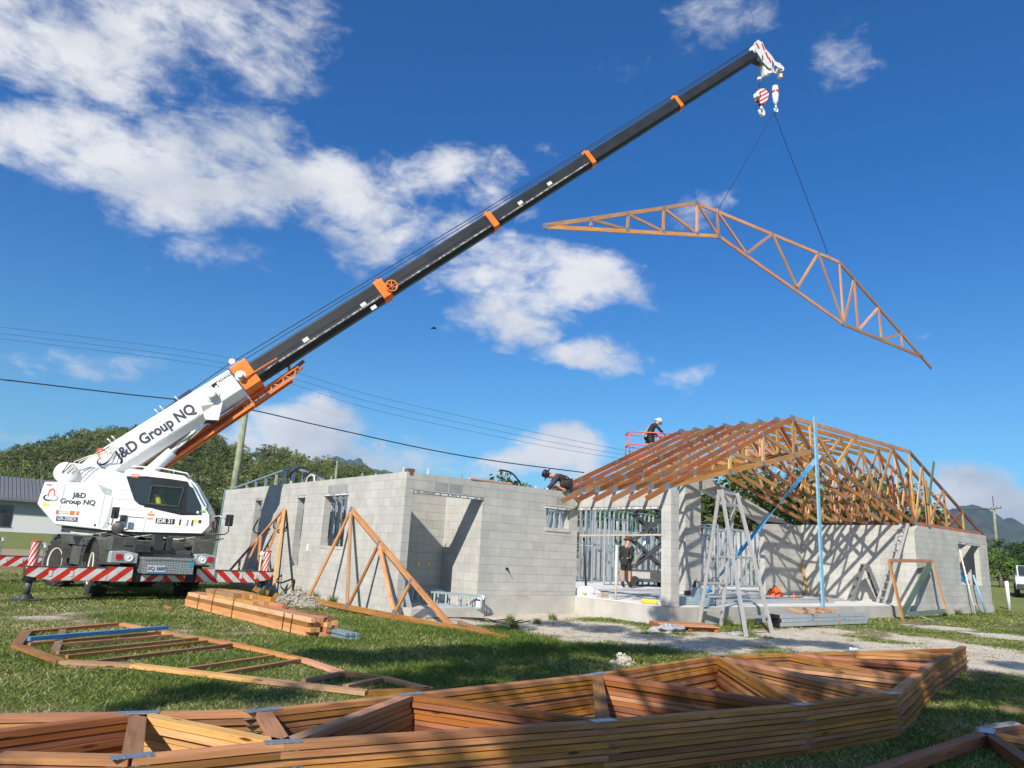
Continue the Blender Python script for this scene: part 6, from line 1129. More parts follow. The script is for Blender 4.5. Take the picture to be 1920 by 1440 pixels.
aframe((6.17,-3.30,-.43),(6.80,-3.45,-.43),(5.31,-5.12,-.43),(6.44,-5.02,-.43),D['lad_top'][0],[D['lad_top'][1][0]-.25,D['lad_top'][1][1]-.1,2.72],5,'tall pale aluminium double stepladder standing on the grass at the porch edge')
aframe((20.3,.55,0),(20.9,.60,0),(21.3,-.45,0),(21.9,-.40,0),(20.75,.05,1.42),(21.3,.1,1.42),4,'small grey stepladder open against the shadowed porch wall') if False else aframe((16.85,-1.60,0),(17.2,-1.30,0),(17.65,-2.30,0),(18.0,-2.0,0),(17.30,-1.93,1.25),(17.6,-1.68,1.25),4,'small dark grey stepladder open beside the shadow-patterned porch wall','alu_dark')
aframe((12.9,2.2,0),(13.4,2.3,0),(13.3,1.4,0),(13.8,1.5,0),(13.1,1.8,2.0),(13.55,1.9,2.0),6,'white stepladder standing in the porch between the block column and the pier','alu')
t=thing('extension_ladder',(17.5,-2.6,0),'long aluminium extension ladder leaning up to the corner of the porch wall','ladder')
p0,p1=V((17.15,-2.55,0)),V((18.12,-3.08,2.70)); wv=V((.3,.42,0)).normalized()*.42
for o_ in (V((0,0,0)),wv): 
    b=MB(); b.bar(p0+o_,p1+o_,.09,.035,wv); b.build('stile',M['alu'],t); b=MB(); d_=(p1-p0); b.bar(p0+o_+d_*.02+V((.07,-.02,0)),p0+o_+d_*.72+V((.07,-.02,0)),.07,.03,wv); b.build('stile',M['alu_dark'],t)
for k in range(10): b=MB(); c=p0.lerp(p1,(k+.7)/10.4); b.tube([c,c+wv],.02,8); b.build('rung',M['alu'],t)
# ---------------- props, posts ----------------
def one(name,b,mat,label,cat,base,smooth=False,group=None): b.base=base; return tag(b.build(name,M[mat],smooth=smooth),label,cat,group)
b=MB(); b.bar((11.68,-3.36,-.45),(11.75,-3.33,5.40),.12,.05,(0,1,0)); one('timber_post',b,'lightblue','tall light blue timber post rising in front of the roof trusses','post',(11.68,-3.36,-.45))
b=MB()
q0,q1=V((11.86,-3.38,4.28)),V((12.9,.0,.06)); q1=V((9.5,-.9,.04)); N_=26
for k in range(N_):
    a=q0.lerp(q1,k/N_); c=q0.lerp(q1,(k+1)/N_); ang_=k*.24; b.bar(a,c,.13,.006,V((math.cos(ang_),math.sin(ang_),.3)))
one('blue_strap',b,'blue','twisted bright blue strap running down from the blue post to the porch floor','strap',tuple(q1))
t=thing('steel_prop',(5.61,-1.19,0),'thin pale steel prop standing in the porch opening beside the white bag','prop')
b=MB(); b.tube([(5.61,-1.19,0.01),(5.61,-1.19,1.35)],.032,10); b.build('outer_tube',M['cream'],t,smooth=True); b=MB(); b.tube([(5.61,-1.19,1.35),(5.61,-1.19,2.26)],.022,10); b.tube([(5.61,-1.19,1.34),(5.61,-1.19,1.42)],.045,10); b.build('inner_tube',M['galv'],t,smooth=True); b=MB(); b.box((5.54,-1.26,.002),(5.68,-1.12,.012)); b.build('foot_plate',M['galv'],t)
t=thing('steel_prop',(6.0,-.05,0),'dark steel prop leaning just right of the block wall end','prop')
b=MB(); b.tube([(5.95,.2,0.01),(5.55,-.05,1.5)],.03,8); b.build('tube',M['charcoal'],t,smooth=True)
b=MB(); b.bar((5.45,-.03,1.55),(5.3,-2.95,1.60),.09,.04,(0,0,1)); one('timber_rail',b,'greypine','weathered timber rail fixed across the porch opening between wall end and column','rail',(5.4,-1.5,1.57))
b=MB(); b.bar((5.57,-2.85,1.60),(11.15,1.0,1.63),.09,.04,(0,0,1)); one('timber_rail',b,'greypine','long weathered timber rail from the block column back to the pier','rail',(5.6,-2.8,1.6))
b=MB(); b.bar((18.20,.75,0),(18.10,.86,1.25),.09,.045,(0,1,0)); one('timber_prop',b,'pine','pale timber propped in the shadowed inside corner of the porch','timber prop',(18.2,.8,0))
# window props on the right
b=MB(); b.tube([(22.20,-3.5,-.32),(22.42,-3.05,2.2)],.03,8); one('steel_prop',b,'cream','thin steel prop leaning in the right hand window opening','prop',(22.2,-3.5,-.32),True)
b=MB(); b.tube([(22.9,-3.62,-.31),(22.75,-3.35,1.1)],.035,10); one('blue_tube',b,'lightblue','pale blue tube leaning on the wall below the right hand window','tube',(22.9,-3.6,-.3),True)
b=MB(); b.bar((22.05,-2.95,1.2),(22.95,-3.1,.76),.16,.03,(0,1,0)); b.bar((22.2,-3.0,1.42),(23.0,-3.12,.8),.08,.03,(0,1,0)); one('blue_plank',b,'blue','blue painted planks slanting in the right hand window opening','plank',(22.5,-3,.8))
b=MB(); 
for k in range(9): a=.3*k; b.tube([(22.25+.04*math.sin(a*3),-3.0,2.15-.09*k),(22.25+.04*math.sin(a*3+.9),-3.0,2.06-.09*k)],.03,6)
one('blue_cable',b,'blue','coil of blue cable hanging inside the top left of the right hand window','cable',(22.25,-3,2.1))
# leaning timber frame on the right
lc=D['leanC']; t=thing('braced_panel',tuple(lc['bl']),'four sided timber frame with a green diagonal leaning near the right end of the porch','timber frame')
nC=(V(lc['br'])-V(lc['bl'])).cross(V(lc['tl'])-V(lc['bl']))
for nm_,a,b_,m,w in (('stud','bl','tl','brownpine',.14),('stud','br','tr','pine',.12),('top_rail','tl','tr','pinkpine',.10),('diagonal','g0','g1','greenwood',.20),('bottom_rail','gb0','gb1','greenwood',.14)):
    b=MB(); b.bar(lc[a],lc[b_],w,.045,nC); b.build(nm_,M[m],t)
# ---------------- leaning triangular frames at the left ----------------
la=D['leanA']; nA=(V(la['b1'])-V(la['b0'])).cross(V(la['ap'])-V(la['b0']))
t=thing('roof_truss',tuple(la['pb']),'small triangular timber truss leaning against the side wall near its corner','roof truss')
for nm_,a,b_,m,w in (('rafter','ap','l','brownpine',.09),('web','pt','pb','pine',.09),('rafter','ap','r','honey',.11),('web','j','w1b','honey',.075),('web','j','w2b','pinkpine',.09),('web','k','w3b','honey',.07),('bottom_chord','b0','b1','honey',.12)):
    b=MB(); b.bar(la[a],la[b_],w,.04,nA); b.build(nm_,M[m],t)
for k in ('ap','j','pb','w2b','k'): b=MB(); c=V(la[k]); n_A=nA.normalized(); n_A=n_A if n_A.x<0 else -n_A; b.bar(c+n_A*.024-V((0,.05,0)),c+n_A*.024+V((0,.05,0)),.13,.003,n_A); b.build('nail_plate',M['plate'],t)
b=MB(); b.bar(V(la['x0'])+V((.15,0,-.1)),V(la['x1'])+V((.1,0,.02)),.09,.045); one('timber_offcut',b,'brownpine','short timber lying across the sand beside the right foot of the leaning truss','timber',tuple(la['x1']))
lbp=D['leanB']; nB=(V(lbp['p1'])-V(lbp['l2'])).cross(V(lbp['ap'])-V(lbp['l2']))
t=thing('roof_truss',tuple(lbp['l2']),'small timber truss half leaning on the side wall just right of the crane mirror','roof truss')
for nm_,a,b_,m,w in (('rafter','ap','l','honey',.10),('rafter','l','l2','brownpine',.10),('web','ap','p1','pine',.11),('web','ap','p2','honey',.09),('web','s1a','s1b','pinkpine',.08),('web','d1a','d1b','pinkpine',.07),('web','m','mb','brownpine',.07),('bottom_chord','b0','b1','brownpine',.12)):
    b=MB(); b.bar(lbp[a],lbp[b_],w,.04,nB); b.build(nm_,M[m],t)
# ---------------- big stack of trusses in the foreground ----------------
sk=D['stack']; SKM=[('F0','F1','redpine'),('F1','F2','honey'),('F2','F3','honey'),('F3','F4','honey'),('F4','F5','honey'),('F5','F6b','honey'),('F6b','T','honey'),('B0','B1','honey'),('B1','B2','brownpine'),('B2','B3','honey'),('B3','B4','honey'),('B4','B5','honey'),('B5','B6','brownpine'),('B6','B7','brownpine'),('B7','B8','brownpine'),('B8','B9','redpine')]  # browner B chords put some of the stack's shade into the timber colour
ext={'Fx':[-10.6,-8.4],'Bx':[-10.6,-8.0]}; sk=dict(sk); sk.update(ext)
sk['Q1']=[(sk['F5'][0]*.35+sk['F6']	[0]*.65),(sk['F5'][1]*.35+sk['F6'][1]*.65)]
SKM=[('Fx','F0','redpine'),('Bx','B0','honey')]+SKM
SKW=[('B1','F0x','redpine'),('B1','F1','brownpine'),('B1','F2','pine'),('B2','F2','honey'),('F2','B3','brownpine'),('B3','F3','redpine'),('B4','F3','honey'),('B4','F4','redpine'),('B5','F4','honey'),('B5','F5','brownpine'),('B5','F6','brownpine'),('B6','F6','honey'),('B6','F6b','redpine'),('B7','F7','brownpine'),('B8','F7','honey')]  # dark red and brown webs also paint in shade lying on the stack
sk['F0x']=[-8.9,-9.25]
NL=9; lt=.0425; z_top=-.09
ordn=['bottom','second','third','fourth','fifth','sixth','seventh','eighth','top']
for L_ in range(NL):
    zc=z_top-lt*(NL-1-L_)-lt/2; rr=random.Random(100+L_); dx,dy=rr.uniform(-.025,.025),rr.uniform(-.016,.016); dx0=rr.uniform(-.004,.004)
    if L_==NL-1: dx=dy=0
    t=thing('roof_truss',(sk['F4'][0],sk['F4'][1],zc),f'{ordn[L_]} timber truss in the long flat stack across the foreground','roof truss','flat stack of roof trusses in the foreground')
    def PT(k,o=0): return V((sk[k][0]+dx,sk[k][1]+dy,zc))
    for a,b_,m in SKM:
        p,q=PT(a),PT(b_); d=(q-p).normalized(); b=MB()
        mm=m if rr.random()>.2 else rr.choice(['honey','brownpine','honey'])
        b.bar(p-d*.0,q+d*.0,.09+rr.uniform(-.004,.004),lt*.82,(0,0,1)); 
        # close the mitre at the far end
        b.build('chord',M[mm],t)
    for a,b_,m in SKW:
        p,q=PT(a),PT(b_); d=(q-p).normalized(); p=p+d*.05; q=q-d*.05
        if L_ not in (NL-1,) and (a,b_) in (('B1','F1'),('B2','F2')) : 
            if L_<NL-1: continue
        if (a,b_)==('B4','F3') and L_<NL-1: continue
        b=MB(); mm=m if rr.random()>.1 else rr.choice(['honey','brownpine']); b.bar(p,q,.10 if (a,b_) in (('B1','F1'),('B2','F2'),('B4','F3')) else .085,lt*.9,(0,0,1)); b.build('web',M[mm],t)
    for k,dirk in (('F1','F2'),('B1','B2'),('B2','B3'),('F2','F3'),('B3','B4'),('F3','F4'),('B4','B5'),('B5','B6'),('F4','F5'),('F5','F4'),('F6b','T'),('B6','B7'),('B7','B8')):
        c=PT(k); d=(PT(dirk)-c).normalized(); hw=.10 if k[0]=='F' else .12
        b=MB(); b.bar(c-d*hw,c+d*hw,.085,.002,(0,0,1)); b.v=[(x,y,z+lt*.5) for x,y,z in b.v]; b.build('nail_plate',M['plate'],t)
b=MB(); 
for k in range(7): a=k*.9; c=V((sk['B7'][0]+.02,sk['B7'][1]-.02,z_top+.02)); b.tube([c+V((math.cos(a)*.06,math.sin(a)*.04,.0)),c+V((math.cos(a+.9)*.06,math.sin(a+.9)*.04,.02))],.014,6)
one('rag',b,'pvc','small twist of white and pink rag on the far chord of the foreground stack','rag',(sk['B7'][0],sk['B7'][1],z_top))
# ---------------- flat frame on the grass ----------------
fl=D['flat']; zf=-.43
def flat_truss(z,members,label,shift=(0,0),base=None):
    t=thing('roof_truss',(fl['p'][0],fl['p'][1],z),label,'roof truss')
    for nm_,a,b_,m,w in members:
        p=V((fl[a][0]+shift[0],fl[a][1]+shift[1],z)); q=V((fl[b_][0]+shift[0],fl[b_][1]+shift[1],z)); b=MB(); b.bar(p,q,w,.042 if nm_!='web' else .040,(0,0,1)); b.build(nm_,M[m],t)
    return t
mem=[('chord','a','b','brownpine',.12),('chord','b','c','honey',.10),('chord','c','d','pinkpine',.10),('chord','d','e','pine',.10),('chord','e','f','pinkpine',.10),('chord','f','g','pinkpine',.10),('chord','g','h','pinkpine',.10),('chord','h','i','pinkpine',.10),('chord','i','j','pinkpine',.10),('chord','a','p','honey',.11),('chord','p','q','pine',.12),('chord','q','q2','pine',.12),('chord','q2','q3','pine',.12),('chord','q3','j','honey',.10)]
web_=[('web','w1a','w1b','oldwood',.09),('web','w2a','w2b','honey',.06),('web','w3a','w3b','honey',.05),('web','w4a','w4b','brownpine',.06),('web','w5a','w5b','honey',.05),('web','w6a','w6b','honey',.06),('web','w7a','w7b','brownpine',.06),('web','w8a','w8b','brownpine',.07),('web','w9a','w9b','brownpine',.06),('web','w10a','w10b','brownpine',.08)]
flat_truss(zf,mem+web_,'upper timber truss lying flat on the grass left of the timber pack'); flat_truss(zf-.044,mem,'lower timber truss lying flat on the grass under its twin',(.035,-.012))
b=MB(); u1_,u2_=fl['u1'],fl['u2']; b.bar((u1_[0],u1_[1],zf+.05),(u2_[0],u2_[1],zf+.05),.07,.05); ob_=one('timber_stick',b,'blue','blue painted timber lying across the flat truss on the grass','timber',(u1_[0],u1_[1],zf+.02))
# bottom right corner trusses
br=D['br']
for k,z in enumerate((-.38,-.425)):
    t=thing('roof_truss',(br['ap'][0],br['ap'][1],z),['upper','lower'][k]+' dark red timber truss poking into the bottom right corner','roof truss')
    A_=V((br['ap'][0],br['ap'][1],z)); 
    for nm_,kk_,m in (('chord','la','redpine'),('chord','ra','redpine'),('web','mb','honey'),('web','rb','redpine')):
        q=V((br[kk_][0],br[kk_][1],z)); d=(q-A_).normalized(); b=MB(); b.bar(A_+d*(.0 if nm_=='chord' else .06)+V((.012*k,.01*k,0)),q+d*1.2+V((.012*k,.01*k,0)),.10,.043); b.build(nm_,M[m],t)
    b=MB(); b.bar(A_+V((-.08,-.02,.0235)),A_+V((.16,.04,.0235)),.12,.003,(0,0,1)); b.build('nail_plate',M['plate'],t)
b=MB(); b.bar((br['dk0'][0],br['dk0'][1],-.42),(br['dk1'][0]+.4,br['dk1'][1]-.25,-.42),.09,.05); one('timber_offcut',b,'oldwood','dark old timber lying in shade above the bottom right trusses','timber',(br['dk0'][0],br['dk0'][1],-.44))
# timbers on the ground at the right
for i,(a,b_,m,lab) in enumerate((('s1','s2','pinkpine','long reddish timber lying on the grass toward the right edge'),('s1','s3','redpine','shorter dark red timber beside the long one on the right'),('s4','s5','pine','small yellow plank on the grass right of the silver beams'))):
    p,q=br[a],br[b_]; b=MB(); b.bar((p[0],p[1]-.06*i,-.385),(q[0],q[1]-.06*i,-.385),.12,.04); one('timber_plank',b,m,lab,'plank',(p[0],p[1],-.40))
b=MB(); P_=[V((15.0,-4.6,-.2)),V((15.6,-4.9,-.36)),V((13,-5.0,-.37)),V((13,-6.6,-.37)),V((15.5,-8.0,-.35)),V((17.5,-9.0,-.33))]; b.tube(P_,.012,6); one('hose',b,'galvblue','pale blue hose trailing over the grass past the reddish timbers','hose',(15.6,-4.9,-.37),True)
# ---------------- timber pack with steel tubes ----------------
pk=D['pack']; A0,A1,A2=V(pk[0]),V(pk[1]),V(pk[2]); ax=(A1-A0).normalized(); wd=(A2-A1); wd=(wd-ax*wd.dot(ax)); wl=.62; wd=wd.normalized(); Lp=(A1-A0).length
pack=thing('timber_pack',tuple(A0),'strapped pack of orange framing timber lying on the grass in front of the crane','timber pack')
def PK(u,v,w): return A0+ax*u+wd*v+V((0,0,w))
rp=random.Random(8)
for r in range(4):
    for c in range(7):
        if r==3 and c in (4,6): continue
        e0=rp.uniform(0,.12)+(.0 if r<4 else .3); e1=Lp-rp.uniform(0,.22)-(0 if c<4 else .12)
        b=MB(); b.bar(PK(e0,.045+c*.088,.05+r*.072),PK(e1,.045+c*.088,.05+r*.072),.084,.069); b.build('plank',M[['pinkpine','pine','honey','pinkpine'][(r*3+c)%4] if r>1 else 'pinkpine'],pack)
for r in range(2):
    for c in range(5):
        e0=.9+rp.uniform(-.12,.25)+.15*r; e1=3.1+rp.uniform(-.5,.9)-.4*r; b=MB(); b.bar(PK(e0,.07+c*.1,.332+r*.072),PK(e1,.07+c*.1,.332+r*.072),.093,.07); b.build('plank',M['honey' if c%2 else 'pine'],pack)
for k,(u,h_) in enumerate(((.75,.30),(1.5,.45),(2.5,.45),(4.6,.30),(4.9,.30))):
    b=MB(); n=V(wd); pts=[PK(u,-.006,.0),PK(u+.02,-.006,h_),PK(u+.05,.63 if h_<.4 else .5,h_+.004)]
    for p,q in zip(pts,pts[1:]): b.bar(p,q,.02,.003,(n if q.z-p.z>.1 else V((0,0,1))))
    b.build('strap',M['black'],pack)
tb2=thing('steel_tubes',tuple(PK(Lp,.4,0)),'short bundle of galvanised tubes poking from the near end of the timber pack','steel tubes')
for r in range(2):
    for c in range(3): b=MB(); b.bar(PK(Lp-.9,.36+c*.07,.05+.065*r),PK(Lp+.40+.05*c,.40+c*.07,.04+.06*r),.05,.045); b.build('tube',M['galvblue'],tb2)
b=MB(); p=PK(.2,-.45,.03); b.bar(p,p+ax*.6-wd*.1,.07,.04); one('timber_offcut',b,'honey','small timber offcut in the grass left of the timber pack','timber',tuple(p))
# ---------------- silver beams, pallet, bag ----------------
s0,s1=V(D['steel0']),V(D['steel1']); dv=(s1-s0).normalized(); s1=s0+dv*4.1; nv=V((-dv.y,dv.x,0)); 
for r in range(3):
    for c in range(2):
        o0=s0+nv*(.16*c)+V((0,0,.07+.095*r))+dv*(.06*((r+c)%2)); t=thing('lvl_beam',tuple(o0),f'{["bottom","middle","top"][r]} {["front","rear"][c]} silver wrapped beam in the pile beside the tall stepladder','beam','silver wrapped beams piled on the grass')
        b=MB(); b.bar(o0+dv*.12,o0+dv*4.0,.15,.088,(0,0,1)); b.build('wrapping',M['silver'],t); b=MB(); b.bar(o0,o0+dv*.12,.148,.085,(0,0,1)); b.build('beam_end',M['black'],t)
        if c==0:
            for u,m in ((1.35,'blue'),(1.62,'logored'),(2.6,'logored'),(2.78,'blue')):
              if (r+int(u*10))%2: continue
              b=MB(); b.bar(o0+dv*u-nv*.0765,o0+dv*(u+.11)-nv*.0765,.035,.003,nv); b.build('printed_mark',M[m],t)
t=thing('offcut_pile',tuple(s0+dv*1.6+V((0,0,.36))),'small pile of timber offcuts lying on the silver beams','offcuts')
for k in range(9): a=rp.uniform(0,3.1); c=s0+dv*(1.1+.17*k)+nv*.1+V((0,0,.35+.02*(k%3))); d=V((math.cos(a),math.sin(a),.1))*rp.uniform(.12,.3); b=MB(); b.bar(c-d,c+d,.07,.035); b.build('offcut',M[['pine','brownpine','honey'][k%3]],t)
q0,q1=V(D['pallet0']),V(D['pallet1']); q0=V((4.35,-3.75,-.45)); q1=V((5.35,-4.35,-.45)); t=thing('pallet',tuple(q0),'timber pallet with loose clear plastic lying at the foot of the block column','pallet'); dv2=(q1-q0).normalized(); nv2=V((-dv2.y,dv2.x,0))
for k in range(7): b=MB(); o=nv2*(.15*k); b.bar(q0+o+V((0,0,.13)),q0+dv2*1.25+o+V((0,0,.13)),.095,.02); b.build('deck_board',M['honey' if k%2 else 'pinkpine'],t)
for u in (.05,.6,1.18): b=MB(); b.bar(q0+dv2*u+V((0,0,.07)),q0+dv2*u+nv2*.95+V((0,0,.07)),.09,.10); b.build('bearer',M['redpine'],t)
def crumple(name,c,rx,ry,h_,mat,label,cat,seed,n=26,amp=.35):
    b=MB(); rs=random.Random(seed); vs=[]
    for j in range(n//2+1):
        ph=j/(n//2)*math.pi/2
        for i in range(n):
            a=2*math.pi*i/n; k=1+amp*mn.noise((math.cos(a)*1.6+seed,math.sin(a)*1.6,ph*2)); zz=h_*math.sin(ph)*(1+amp*mn.noise((math.cos(a)*2.2,math.sin(a)*2.2+seed,ph*3)))
            vs.append(V(c)+V((math.cos(a)*rx*math.cos(ph)*k,math.sin(a)*ry*math.cos(ph)*k,zz)))
    for j in range(n//2):
        for i in range(n): l=(i+1)%n; b.face([vs[j*n+i],vs[j*n+l],vs[(j+1)*n+l],vs[(j+1)*n+i]])
    return one(name,b,mat,label,cat,c,True)
crumple('plastic_sheet',tuple(q0+dv2*.1+nv2*-.05+V((0,0,0))),.5,.25,.14,'plasticsheet','crumpled clear plastic sheet lying over the left end of the pallet','plastic sheet',2,amp=.8)
crumple('plastic_sheet',(5.5,-4.75,-.46),.45,.14,.07,'plasticsheet','torn strip of clear plastic on the ground in front of the pallet','plastic sheet',5,amp=.9)
crumple('white_bag',(5.85,.05,0.0),.48,.30,.22,'pvc','slumped white sack on the slab beside the end of the block wall','bag',3,amp=.45)
for i,(x,y) in enumerate(((5.55,-.15),(5.75,-.55))):
    b=MB(); b.box((x,y,.002),(x+.28,y+.16,.09)); one('brick',b,'khaki',['left','right'][i]+' tan brick on the slab edge in front of the white sack','brick',(x,y,0))
b=MB()
for k in range(40): a=k*.52; b.tube([(5.42+.10*math.cos(a),-2.45+.22*math.sin(a),.03+.0012*k),(5.42+.10*math.cos(a+.52),-2.45+.22*math.sin(a+.52),.03+.0012*(k+1))],.02,6)
one('yellow_hose',b,'yellow','coil of bright yellow hose at the slab edge left of the block column','hose',(5.42,-2.45,0),True)
t=thing('steel_channels',(6.2,-3.0,0),'short stack of blue grey steel channels lying on the slab right of the block column','steel channels')
for r in range(3):
    b=MB(); b.bar((6.0,-2.3+.02*r,.04+.06*r),(7.1,-3.05,.04+.06*r),.10,.05); b.build('channel',M['galvblue'],t)
    b=MB(); b.bar((7.1,-3.05,.04+.06*r),(7.13,-3.07,.04+.06*r),.09,.045); b.build('channel_end',M['black'],t)
b=MB(); b.box((9.4,-.9,.002),(9.75,-.6,.30)); one('tool_crate',b,'galvblue','teal tool crate on the slab just right of the block column','crate',(9.55,-.75,0))
t=thing('saw_bench',(10.6,.2,0),'dark cut-off saw and stand on the slab left of the block column','tool')
b=MB(); b.lathe((10.3,-.1,.35),[(.0,0),(.17,0),(.17,.02),(0,.02)],(.7,-.7,0),20); b.build('blade',M['galv'],t)
b=MB(); b.box((10.1,-.2,.002),(10.6,.2,.16)); b.tube([(10.3,0,.16),(10.45,0,.45)],.07,8); b.build('motor',M['charcoal'],t)
for i,(x,y) in enumerate(((15.2,.3),(13.9,-1.2),(12.1,-.4))):
    t=thing('marker_cone',(x,y,0),['small orange marker standing on the slab in front of the shadowed wall','thin orange marker in the middle of the porch slab','thin orange marker on the porch slab right of the block column'][i],'marker')
    b=MB(); b.lathe((x,y,.0),[(.07,0),(.07,.015),(.03,.02),(.02,.2 if i else .3),(0,.2 if i else .31)],(0,0,1),12); b.build('cone',M['liftorange'],t)
crumple('orange_tarp',(15.6,.5,0),.35,.22,.26,'liftorange','crumpled orange sheet on the slab before the shadowed back wall','tarpaulin',9,amp=.9)
for i,(x0,y0,x1,y1) in enumerate(((6.2,-1.2,16,-.2),(7,-2.0,17,-1.4),(6.2,-.5,15.5,.4),(7.5,-2.5,14.5,-2.2),(8,.3,14.2,.7),(9,-1.6,18.0,-.7))):
    b=MB(); b.bar((x0,y0,.022),(x1,y1,.022),.07,.035); one('steel_channel',b,'galv',['galvanised channel lying along the porch slab, nearest the block column','second galvanised channel from the slab edge','galvanised channel behind the first on the porch slab','galvanised channel closest to the slab front edge','short galvanised channel farthest back on the slab','longest galvanised channel reaching toward the porch wall'][i],'steel channel',(x0,y0,0),group='galvanised channels lying on the porch slab')
b=MB(); b.bar((17.0,-.5,.03),(15.0,-1.7,.03),.12,.04); one('timber_plank',b,'honey','orange timber laid along the slab toward the small stepladder','plank',(17,-.5,0))
# debris heaps
def heap(name,c,rx,ry,h_,label,cat,seed,mat='rubble',stones=140):
    t=thing(name,c,label,cat); b=MB(); n=40; m_=14; vs=[]
    for j in range(m_+1):
        r=j/m_
        for i in range(n):
            a=2*math.pi*i/n; k=1+.25*mn.noise((math.cos(a)*1.3+seed,math.sin(a)*1.3,0)); x=math.cos(a)*rx*r*k; y=math.sin(a)*ry*r*k; z=h_*(math.cos(min(1,r)*math.pi)*.5+.5)*(1+.25*mn.noise((x*3,y*3,seed)))+.03*mn.noise((x*11,y*11,seed))*(1-r)
            vs.append(V(c)+V((x,y,z-.02)))
    for j in range(m_):
        for i in range(n): l=(i+1)%n; b.face([vs[j*n+i],vs[j*n+l],vs[(j+1)*n+l],vs[(j+1)*n+i]])
    b.build('mound',M[mat],t,smooth=True)
    b=MB(); rs=random.Random(seed)
    for k in range(stones):
        a=rs.uniform(0,6.28); r=rs.random()**.6; x=math.cos(a)*rx*r; y=math.sin(a)*ry*r; z=h_*(math.cos(r*math.pi)*.5+.5); s_=rs.uniform(.012,.045); p=V(c)+V((x,y,z)); q=V((rs.uniform(-1,1),rs.uniform(-1,1),rs.uniform(-.5,.5))).normalized()*s_; b.bar(p-q,p+q,s_*1.6,s_*1.2,(rs.uniform(-1,1),rs.uniform(-1,1),1))
    if stones: st=b.build('stones',M[mat],t); st['kind']='stuff'
hp=D['heap']; heap('rubble_heap',(-.75,3.2,-.47),.75,1.55,.26,'low heap of grey rubble and stones between the timber pack and the leaning truss','rubble heap',3,stones=420)
heap('sand_heap',(br['sand'][0]+.1,br['sand'][1],-.47),.55,.42,.12,'small pale sand mound above the trusses in the bottom right corner','sand heap',6,'sandm',0)
heap('dirt_clump',(br['rock'][0],br['rock'][1],-.47),.22,.18,.14,'small pale clod on the grass behind the foreground stack','clod',8,'sandm',30)
# ---------------- far left house ----------------
hs=thing('house',(-6,66,.3),'single storey white house with dark grey metal roof at the far left','house')
gzh=gz(-2,60)
def farhouse():
    X0,X1=-22,4.4; Yf=61.5; zb=gzh-.4; ze=3.25
    b=MB(); b.box((X0,Yf,zb),(X1,Yf+9,ze)); w=b.build('wall',M['housewhite'],hs)
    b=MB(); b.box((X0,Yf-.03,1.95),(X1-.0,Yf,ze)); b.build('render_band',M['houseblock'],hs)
    b=MB(); rz=5.35; b.prism([(X0-.5,Yf-.7,ze),(X0-.5,Yf+4.5,rz),(X0-.5,Yf+9.7,ze),(X0-.5,Yf+9.7,ze-.15),(X0-.5,Yf-.7,ze-.15)],(X1-X0+1.3,0,0)); r=b.build('roof',M['roofgrey'],hs)
    b=MB()
    k=X0-.4
    while k<X1+.7: b.bar((k,Yf-.7,ze+.02),(k,Yf+4.45,rz+.02),.05,.05,(0,-.4,1)); k+=.30
    b.build('roof_ribs',M['roofgrey'],r)
    b=MB(); b.box((X0-.5,Yf-.78,ze-.17),(X1+.8,Yf-.7,ze+.03)); b.build('gutter',M['roofgrey'],hs)
    for x0,x1,z0,z1 in ((-7.2,-2.55,.95,2.7),(1.25,2.45,.85,2.2)):
        b=MB(); b.box((x0,Yf-.05,z0),(x1,Yf-.032,z1)); wn=b.build('window',M['winglass'],hs); b=MB(); b.box(((x0+x1)/2-.03,Yf-.07,z0),((x0+x1)/2+.03,Yf-.05,z1)); b.box((x0-.05,Yf-.08,z0-.06),(x1+.05,Yf-.03,z0)); b.build('frame',M['charcoal'],wn)
farhouse()
# ---------------- poles and wires ----------------
def pole(name,p0,p1,r,label,cross=None,mat='polewood'):
    t=thing(name,tuple(p0),label,'power pole'); b=MB(); b.tube([V(p0)+V((0,0,-.2)),p1],[r*1.15,r*.8],12); b.build('pole',M[mat],t,smooth=True)
    if cross:
        b=MB(); c=V(p1)+V((0,0,-.25)); b.bar(c-V(cross),c+V(cross),.12,.1); b.build('crossarm',M['oldwood'],t)
        for s_ in (-1,-.4,.4,1): b=MB(); q=c+V(cross)*s_*.95; b.tube([q,q+V((0,0,.22))],.05,6); b.build('insulator',M['darkgrey'],t)
P0,P1=[V(p) for p in D['poleL']]; d_=(P1-P0); P1=V((P0.x+.03,P0.y,8.15)); pole('power_pole',(P0.x,P0.y,gz(P0.x,P0.y)),(3.95,24.2,8.15),.19,'bare greenish timber power pole behind the crane jib')
Q0,Q1=[V(p) for p in D['poleR']]; pole('power_pole',(Q0.x,Q0.y,gz(Q0.x,Q0.y)),tuple(Q1),.17,'thin power pole standing against the mountain at the right',(.9,1.1,0))
b=MB(); b.tube([V(Q1)+V((0,0,-.1)),V(Q1)+V((0,0,1.3))],.05,6); one('pole_spike',b,'darkgrey','thin spike on top of the right hand power pole','spike',tuple(Q1))
F0,F1=[V(p) for p in D['poleF']]; pole('power_pole',(F0.x,F0.y,gz(F0.x,F0.y)),tuple(F1),.16,'distant power pole top showing above the side wall',(.8,.3,0))
g0,g1=V(D['fgreenpole0']),V(D['fgreenpole1']); b=MB(); b.tube([(g0.x,g0.y,gz(g0.x,g0.y)-.1),(g0.x,g0.y,g1.z+.6)],.20,12); one('power_pole',b,'polewood','pale green timber pole seen through the porch just right of the block column','power pole',(g0.x,g0.y,0),True)
